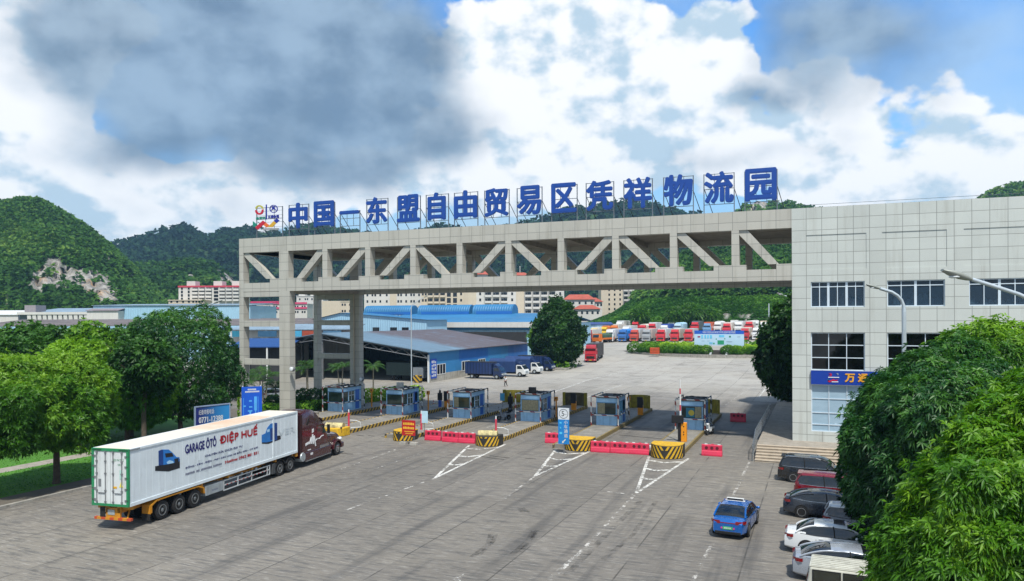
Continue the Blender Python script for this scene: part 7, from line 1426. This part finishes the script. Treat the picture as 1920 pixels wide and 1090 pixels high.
row2 = [(1112, 'c9a81f', 'c9ccce', 'yellow lorry, left of two behind the front row'), (1130, 'c9a81f', 'c46a22', 'yellow lorry, right of two behind the front row'), (1150, 'c46a22', 'c7c2b8', 'orange-boxed lorry behind the white front-row lorry'), (1172, 'c9cbcb', 'c6c8c8', 'white box lorry behind the blue tarpaulin'), (1203, 'b8232a', 'c9bfb2', 'red lorry behind the silver-grey lorry'), (1221, 'b8232a', 'c9ccce', 'second red lorry behind the silver-grey lorry'), (1244, 'c9cbcb', '2f4f9a', 'lorry with long navy blue box in the second row'),
        (1270, '9fb8c6', '9fc3d6', 'lorry with pale blue tank-like load in the second row'), (1302, 'b8232a', '5f6b70', 'red lorry above the left end of the map board'), (1325, '5f86a8', 'c4552a', 'blue-grey lorry with orange top above the map board'), (1345, 'c9cbcb', 'c9cbcb', 'white lorry above the middle of the map board'), (1362, 'b8232a', 'd0c8be', 'red and white lorry above the map board'), (1384, 'c9cbcb', 'c9cbcb', 'white lorry above the right end of the map board'), (1404, 'b8232a', 'cfcdc8', 'red lorry behind the white canvas lorry'), (1432, 'c9cbcb', 'd2c0aa', 'beige canvas lorry at the right end of the second row'), (1446, 'b23a4a', 'd2c0aa', 'pinkish lorry with beige canvas beside the dark tree')]
for i, (px, c1, c2, lb) in enumerate(row2): parked_truck(lb, gd(px, 243 + (i * 37 % 11)), c1, c2, GT, 0, tarp=i % 3 == 1, boxh=4.1)
for i, (px, lb) in enumerate(((1160, 'white box trailer lorry in the third row, left'), (1190, 'pale box lorry in the third row behind the reds'), (1258, 'white box lorry in the third row beside the navy box'), (1310, 'grey-green lorry in the third row'), (1375, 'white lorry in the third row, upper right'), (1415, 'white canvas lorry in the third row, far right'))): parked_truck(lb, gd(px, 264), ['c9cbcb', 'b8232a', 'c9cbcb', '3f5a4a', 'c9cbcb', 'c9cbcb'][i], ['c9cbcb', 'c9c2b4', '9fc3d6', '5c6f68', 'cfcfcb', 'd5d3ce'][i], GT, 0, tarp=i in (2, 5), boxh=4.2)
# flatbed with green sheeted load
p = gd(1124, 222); t = thing('flatbed_truck', 'orange flatbed lorry with a green sheeted load, left of the white lorry', 'truck', p, R(75), GT); Mo = mat('flatbed_orange', 'c4661a', .5, var=.08)
MB().prism([(-2.2, .5), (-2.25, 1.5), (-1.9, 2.7), (-.4, 2.7), (-.4, .5)], 1, -1.2, 1.2).build('cab', Mo, t, bevel=.08); MB().prism([(-2.24, 1.6), (-1.96, 2.5), (-1.92, 2.5), (-2.2, 1.6)], 1, -1, 1).build('windscreen', M_tw, t); MB().box(-.2, 7, -1.2, 1.2, 1.0, 1.5).build('bed', Mo, t); b = MB(); n = 8; b.prism([(1.15 * math.cos(math.pi * i / n), 2.2 + .6 * math.sin(math.pi * i / n)) for i in range(n + 1)] + [(-1.15, 1.5), (1.15, 1.5)], 0, .1, 6.8); b.build('sheeted_load', mat('sheet_green', '35503f', .8, var=.2), t)
for x in (-1.3, 4.4, 5.6):
    for y in (-1, 1): MB().lathe([(.2, -.16), (.5, -.16), (.5, .16), (.2, .16)], (x, y, .5), 1, 14).build('wheel', M_tyre, t)
p = g(1107, 680); parked_truck('red lorry with dark trailer driving past the egg-shaped tree', (p.x, p.y, gz(p.y)), 'a11f2c', '3a3637', 'lorries near the shed', R(8))
# blue box trucks beside the shed
def box_truck(label, loc, rz, tarp):
    t = thing('box_truck', label, 'truck', loc, rz, 'blue trucks beside the shed'); Mb = mat('truck_blue', '11264c', .4, var=.08, dirt=.1, coat=.3); Mt = mat('tarp_navy', '163462', .7, var=.15, dirt=.1)
    if tarp:
        n = 8; b = MB(); b.prism([(1.05 * math.cos(math.pi * i / n), 2.6 + .55 * math.sin(math.pi * i / n) + .05 * math.sin(i * 9)) for i in range(n + 1)] + [(-1.05, .8), (1.05, .8)], 0, -3.6, 1.55); o = b.build('cargo_body', Mt, t, bevel=.06)
    else:
        MB().box(-3.6, 1.55, -1.05, 1.05, .85, 2.85).build('cargo_body', Mb, t, bevel=.03); b = MB()
        for i in range(9): x = -3.4 + i * .58; b.box(x - .02, x + .02, -1.065, -1.05, .9, 2.8)
        b.build('panel_ribs', mat('truck_blue_pale', '3a5796', .5), t); MB().box(-3.62, 1.57, -1.07, 1.07, 2.85, 2.9).build('top_frame', M_dk, t)
    MB().prism([(1.7, .45), (1.7, 2.0), (1.9, 2.1), (2.7, 2.05), (3.25, 1.35), (3.4, 1.1), (3.4, .45)], 1, -.95, .95).build('cab', Mb if not tarp else M_wht, t, bevel=.07); MB().prism([(1.75, 2.12), (1.75, 2.6), (2.1, 2.62), (2.7, 2.12)], 1, -.8, .8).build('roof_fairing', Mb, t, bevel=.06)
    MB().prism([(2.76, 2.0), (3.26, 1.4), (3.29, 1.42), (2.79, 2.03)], 1, -.85, .85).build('windscreen', M_tw, t); MB().prism([(1.95, 1.4), (1.95, 1.95), (2.62, 1.95), (2.98, 1.4)], 1, -.965, .965).build('side_window', M_tw, t)
    for y in (-.7, .7): MB().ell((3.38, y, .85), (.06, .18, .12), 8, 6).build('headlight', M_lampg, t)
    MB().box(3.36, 3.44, -.5, .5, .7, 1.05).build('grille', M_lgrey, t); MB().box(-3.5, 3.2, -.4, .4, .5, .8).build('chassis', M_dk, t)
    for x in (-2.3, 2.45):
        for y in (-.85, .85): w_ = MB().lathe([(.2, -.14), (.42, -.14), (.44, 0), (.42, .14), (.2, .14)], (x, y, .44), 1, 18).build('wheel', M_tyre, t); MB().lathe([(.22, -.145), (.22, .145)], (x, y, .44), 1, 12).build('rim', M_lgrey, w_)
p0 = g(908, 711)
for i, (dx, dy, tp, lb) in enumerate(((0, .9, 0, 'navy blue box truck nearest the camera beside the shed'), (2.0, 6.5, 1, 'blue sheeted truck second in the row beside the shed'), (2.5, 12.5, 1, 'blue sheeted truck third in the row, its white front showing'), (2.8, 18.5, 0, 'navy blue box truck farthest in the row beside the shed'))): box_truck(lb, (p0.x + dx, p0.y + dy, gz(p0.y + dy)), R(-4), tp)

# ================================================================== LAMPS AND SIGNS
M_pole = mat('lamp_pole', 'b4bec4', .4, .3, .05); M_head = mat('lamp_head', '8b8f88', .5, .2)
def lamp(label, base, top, arm, hl=.75, r_=.075, group='street lamps'):
    """base, top of the straight pole, then arm points; the last two carry the lamp head"""
    base, top = Vector(base), Vector(top); t = thing('street_lamp', label, 'street lamp', base, 0, group); A_ = [Vector(p) - base for p in arm]; tp = top - base
    MB().tube([(0, 0, 0), (0, 0, 1.2), tp * .5, tp], [r_ * 1.5, r_ * 1.2, r_ * 1.05, r_], 10).build('pole', M_pole, t, smooth=60); MB().box(-.25, .25, -.25, .25, 0, .06).build('base_plate', M_grey, t)
    MB().tube([tp] + A_, [r_] + [r_ * .75] * len(A_), 8).build('arm', M_pole, t, smooth=60)
    d = (A_[-1] - A_[-2]).normalized(); e_ = A_[-1]; sd_ = d.cross(Vector((0, 0, 1))).normalized(); up = sd_.cross(d); b = MB(); n = 10; vs = []; sec = [(0, .06, .05), (.15, .12, .09), (.4, .19, .12), (.75, .2, .1), (1, .10, .04)]
    for f, w_, h_ in sec:
        for k in range(n): a = 2 * math.pi * k / n; vs.append(e_ + d * hl * f + sd_ * w_ * hl * math.cos(a) + up * h_ * hl * math.sin(a))
    b.add(vs, [(i * n + k, i * n + (k + 1) % n, (i + 1) * n + (k + 1) % n, (i + 1) * n + k) for i in range(len(sec) - 1) for k in range(n)] + [tuple(range(n))[::-1], tuple(range((len(sec) - 1) * n, len(sec) * n))]); h = b.build('lamp_head', M_head, t, smooth=60)
    MB().ell(tuple(e_ + d * hl * .55 - up * hl * .09), (hl * .18, hl * .18, hl * .05), 10, 6).build('diffuser', M_lampg, t)
def lp_(px, py, D): return atD(px, py, D)
# lamp in the yard beside the shed: slim mast
D_ = 104; P_ = lp_(771, CY, D_); b0 = Vector((P_.x, P_.y, 0)); lamp('tall slim street lamp standing before the open shed', b0, (b0.x, b0.y, lp_(771, 578, D_).z), [lp_(773, 572, D_), lp_(785, 563, D_), lp_(795, 558, D_)], .6, .07)
D_ = 44; P_ = lp_(1695, CY, D_); b0 = Vector((P_.x, P_.y, 0)); q_ = lambda px, py: lp_(px, py, D_); lamp('pale curved street lamp in front of the office windows', b0, (b0.x, b0.y, q_(1695, 585).z), [q_(1694, 573), q_(1690, 563), q_(1683, 555), q_(1672, 548), q_(1655, 543), q_(1650, 541.5)], .82, .125)
D_ = 17.5; P_ = lp_(2010, CY, D_); b0 = Vector((P_.x, P_.y, 0)); q_ = lambda px, py: lp_(px, py, D_); lamp('large lamp arm reaching in from the right edge', b0, (b0.x, b0.y, q_(2010, 640).z), [q_(2000, 615), q_(1975, 588), q_(1940, 566), q_(1910, 552), q_(1870, 539), q_(1822, 524)], .72, .062)
D_ = 82; P_ = lp_(379, CY, D_); b0 = Vector((P_.x, P_.y, 0)); q_ = lambda px, py: lp_(px, py, D_); lamp('street lamp behind the tallest left-hand tree', b0, (b0.x, b0.y, q_(379, 598).z), [q_(380, 588), q_(385, 578), q_(393, 572), q_(401, 569)], 1.0, .09)
D_ = 150; P_ = lp_(1045, CY, D_); b0 = Vector((P_.x, P_.y, gz(P_.y))); q_ = lambda px, py: lp_(px, py, D_); lamp('street lamp rising out of the large egg-shaped tree', b0, (b0.x, b0.y, q_(1045, 582).z), [q_(1045, 575), q_(1048, 570), q_(1053, 567), q_(1056, 566)], .8, .1)
D_ = 100; P_ = lp_(1496, CY, D_); b0 = Vector((P_.x, P_.y, 0)); q_ = lambda px, py: lp_(px, py, D_); lamp('street lamp head peeping out from behind the office corner', b0, (b0.x, b0.y, q_(1496, 575).z), [q_(1494, 568), q_(1487, 562), q_(1476, 556), q_(1470, 554)], 1.0, .09)
p = g(1016, 690); t = thing('wooden_pole', 'bare pole between the two trees at the shed end', 'pole', p); MB().tube([(0, 0, 0), (0, 0, 8.6)], [.12, .08], 7).build('post', mat('pole_wood', '837a6c', .9), t)
p = g(1442, 664); t = thing('flag_pole', 'plain pale pole beside the map board', 'pole', (p.x, p.y, gz(p.y))); MB().tube([(0, 0, 0), (0, 0, 11.5)], [.16, .12], 8).build('post', M_pole, t)
# map board on the roundabout
yb = rc.y - 17.2; a, c = atY(1302, 636, yb), atY(1395, 636, yb); zt, zl, zb = atY(1348, 620, yb).z, atY(1348, 626.5, yb).z, atY(1348, 648, yb).z; t = thing('map_board', 'large pale map board with blue title band on the roundabout', 'sign', ((a.x + c.x) / 2, yb, rz0 + .5)); bw = (c.x - a.x) / 2; O = t.location
MB().box(-bw, bw, 0, .2, zb - O.z, zl - O.z).build('panel', mat('map_pale', 'a9c6da', .5, var=.03), t); MB().box(-bw, bw, -.02, .2, zl - O.z, zt - O.z).build('title_band', mat('map_blue', '1450b0', .5, var=.03), t)
b = MB(); hh = zt - zl; text(b, '中国-东盟自由贸易区凭祥物流园平面示意图', lambda u, v, d: (u, -.03 - d, v), -bw * .66, bw * .66, zl - O.z + hh * .2, zt - O.z - hh * .2); b.build('lettering', M_wht, t)
def spot(nm, px0, py0, px1, py1, cl): A1, A2 = atY(px0, py1, yb), atY(px1, py0, yb); MB().box(A1.x - O.x, A2.x - O.x, -.03, -.005, A1.z - O.z, A2.z - O.z).build(nm, mat('map_' + cl, cl, .5), t)
for k, (x0, y0, x1, y1, cl) in enumerate(((1308, 630.5, 1313, 633, '8d1f5a'), (1315, 628.5, 1318, 635, '5fb4d8'), (1321, 628.5, 1324, 635, '5fb4d8'), (1326, 628.5, 1329, 635, '5fb4d8'), (1331, 628.5, 1335, 635, '5fb4d8'), (1348, 628.5, 1358, 632.5, '5fb4d8'), (1345.5, 638.5, 1357.5, 646, '1f8a62'), (1337, 643, 1340, 645.5, '1f8a62'), (1358, 634.5, 1360, 636.5, '1f8a62'), (1342, 635, 1344, 637, '1f8a62'), (1367, 630, 1370.5, 633, '2d7f6c'), (1330, 642, 1336, 645, '6aaed0'), (1362, 640.5, 1373, 641.5, '7f97a8'), (1382, 631.5, 1388, 632.3, '7f97a8'), (1316, 639, 1321, 639.8, '8fa9bb'), (1326, 639, 1331, 639.8, '8fa9bb'))): spot('map_mark', x0, y0, x1, y1, cl)
for px in (1309, 1333, 1363, 1391): x = atY(px, 650, yb).x - O.x; MB().tube([(x, .1, 0), (x, .1, zb - O.z)], .12, 7).build('leg', M_pole, t)
D_ = 172; a, c = lp_(1428, 616, D_), lp_(1462, 645, D_); t = thing('direction_board', 'blue direction board half hidden by the dark tree', 'sign', (a.x, a.y, gz(a.y)), YAW); w_ = 4.2; z0 = gz(a.y); b = MB().box(0, w_, 0, .15, c.z - z0 - .6, a.z - z0); b.build('panel', mat('board_blue', '15489c', .5), t); b = MB()
for z, n in ((a.z - z0 - .95, 5), (a.z - z0 - 1.45, 9)):
    for i in range(n): b.box(.35 + i * 3.3 / n, .35 + i * 3.3 / n + 2.2 / n, -.03, -.005, z, z + (.6 if n == 5 else .25))
b.prism([(.6, a.z - z0 - 1.9), (1.6, a.z - z0 - 1.65), (1.6, a.z - z0 - 1.8), (3.4, a.z - z0 - 1.8), (3.4, a.z - z0 - 2.0), (1.6, a.z - z0 - 2.0), (1.6, a.z - z0 - 2.15)], 1, -.03, -.005); b.build('lettering', M_wht, t)
for x in (.5, w_ - .5): MB().tube([(x, .2, 0), (x, .2, a.z - z0)], .08, 6).build('post', M_grey, t)
# telephone board and tall plan board left of the columns
dB = 55.5; A_, B_ = lp_(366, CY, dB + 1.2), lp_(429, CY, dB + 3.4); A_.z = B_.z = 0; d = B_ - A_; t = thing('telephone_board', 'blue gradient board with the telephone number 0771-12388', 'sign', A_, math.atan2(d.y, d.x)); w_ = d.length; zt = lp_(397, 762, dB + 2).z; zb = zt - 1.9
s = NT('board_gradient'); P = s.obj(); q = s.sep(P); M_bg = s.fin(s.mix(s.rmp(q[0], 0, w_), lin('1b2463'), lin('2a7fb8')), .4)
MB().box(0, w_, 0, .08, zb, zt).build('panel', M_bg, t); b = MB().box(-.06, w_ + .06, -.04, .1, zt, zt + .08).box(-.06, w_ + .06, -.04, .1, zb - .08, zb).box(-.08, 0, -.04, .1, zb, zt).box(w_, w_ + .08, -.04, .1, zb, zt); b.build('frame', mat('board_frame', '8f9fb8', .4, .3), t)
b = MB(); text(b, '0771-12388', lambda u, v, d: (u, -.008, v), w_ * .09, w_ * .80, zt - 1.22, zt - .78); text(b, '0771-12388', lambda u, v, d: (u + .02, -.011, v), w_ * .09, w_ * .80, zt - 1.22, zt - .78); text(b, '纪委举报电话:', lambda u, v, d: (u, -.008, v), w_ * .09, w_ * .55, zt - .60, zt - .22); b.build('lettering', M_wht, t)
for x in (.2, w_ - .2): MB().tube([(x, .12, 0), (x, .12, zt)], .05, 6).build('post', M_grey, t)
A_, B_ = lp_(452.5, CY, 62.5), lp_(490.5, CY, 63.2); A_.z = B_.z = 0; d = B_ - A_; t = thing('plan_board', 'tall blue plan board with pale diagram beside the outermost column', 'sign', A_, math.atan2(d.y, d.x)); w_ = d.length; zt = lp_(470, 725, 63).z; zb = .6
MB().box(0, w_, 0, .08, zb, zt).build('panel', mat('plan_blue', '0f4fb8', .45, var=.05), t); b = MB(); h_ = zt - zb
for z, x0, x1, e_ in ((.93, .30, .72, .03), (.885, .17, .88, .03)):
    n = 9 if e_ and x1 < .8 else 14
    for i in range(n): b.box(w_ * (x0 + (x1 - x0) * i / n), w_ * (x0 + (x1 - x0) * (i + .75) / n), -.01, -.002, zb + h_ * z, zb + h_ * (z + e_))
b.build('lettering', M_wht, t); b = MB()
def bar(x0, x1, z0, z1): b.box(w_ * x0, w_ * x1, -.01, -.002, zb + h_ * z0, zb + h_ * z1)
bar(.61, .75, .52, .80); bar(.66, .71, .2, .52); bar(.08, .10, .25, .78); bar(.80, .82, .3, .8); bar(.36, .5, .70, .73); bar(.36, .52, .58, .61); bar(.30, .52, .50, .53); bar(.38, .46, .38, .5); bar(.30, .55, .33, .38); bar(.26, .60, .24, .33); bar(.1, .2, .6, .63); bar(.12, .2, .36, .40)
b.build('diagram', mat('plan_cyan', '4c9bd8', .5), t)
for x in (.1, w_ - .1): MB().tube([(x, .12, 0), (x, .12, zt + .1)], .05, 6).build('post', M_wht, t)
# floodlights on the columns
for px, py, Yc, lb in ((549, 692, Y0 - .1, 'round floodlight fixed to the second front column'), (679, 711, YR - .1, 'small floodlight fixed to the last rear column')):
    P_ = atY(px, py, Yc); t = thing('floodlight', lb, 'floodlight', P_, 0, 'floodlights on the columns'); MB().lathe([(.12, -.1), (.22, -.05), (.27, .15), (.27, .2)], (0, -.15, 0), 1, 14).build('housing', M_grey, t, smooth=50); MB().box(-.05, .05, -.1, .12, -.1, .05).build('bracket', M_grey, t); MB().ell((0, -.26, 0), (.22, .06, .22), 12, 6).build('lens', M_lampg, t)
t = thing('striped_post', 'slim red and white banded post at the shed mouth', 'post', (-70.2, 106.6, 0)); MB().tube([(0, 0, 0), (0, 0, 2.6)], .09, 8).build('post', stripes('post_bands', 'c9cbc9', 'a82431', (0, 0, 1), .8, .1), t)
# drain manhole covers and shed goods
t = thing('handrail', 'short steel handrail by the tall blue plan board', 'handrail', (lp_(446, CY, 60).x, lp_(446, CY, 60).y, .1)); b = MB().tube([(0, 0, 0), (0, 0, 1.3), (.9, .3, 1.1), (.9, .3, 0)], .04, 6); b.build('rail', M_stl, t)
# ================================================================== AIR
vb = MB().box(-1500, 1000, -100, 1750, -1.1, 260); s = NT('haze_air'); s.n.remove(s.b); pv = s.new('ShaderNodeVolumePrincipled'); pv.inputs['Color'].default_value = (.40, .70, 1.0, 1); pv.inputs['Density'].default_value = .00018; pv.inputs['Anisotropy'].default_value = .2; s.l.new(pv.outputs[0], s.out.inputs['Volume'])
tag(vb.build('haze', s.m), 'pale blue summer haze over the valley', 'haze', kind='stuff')
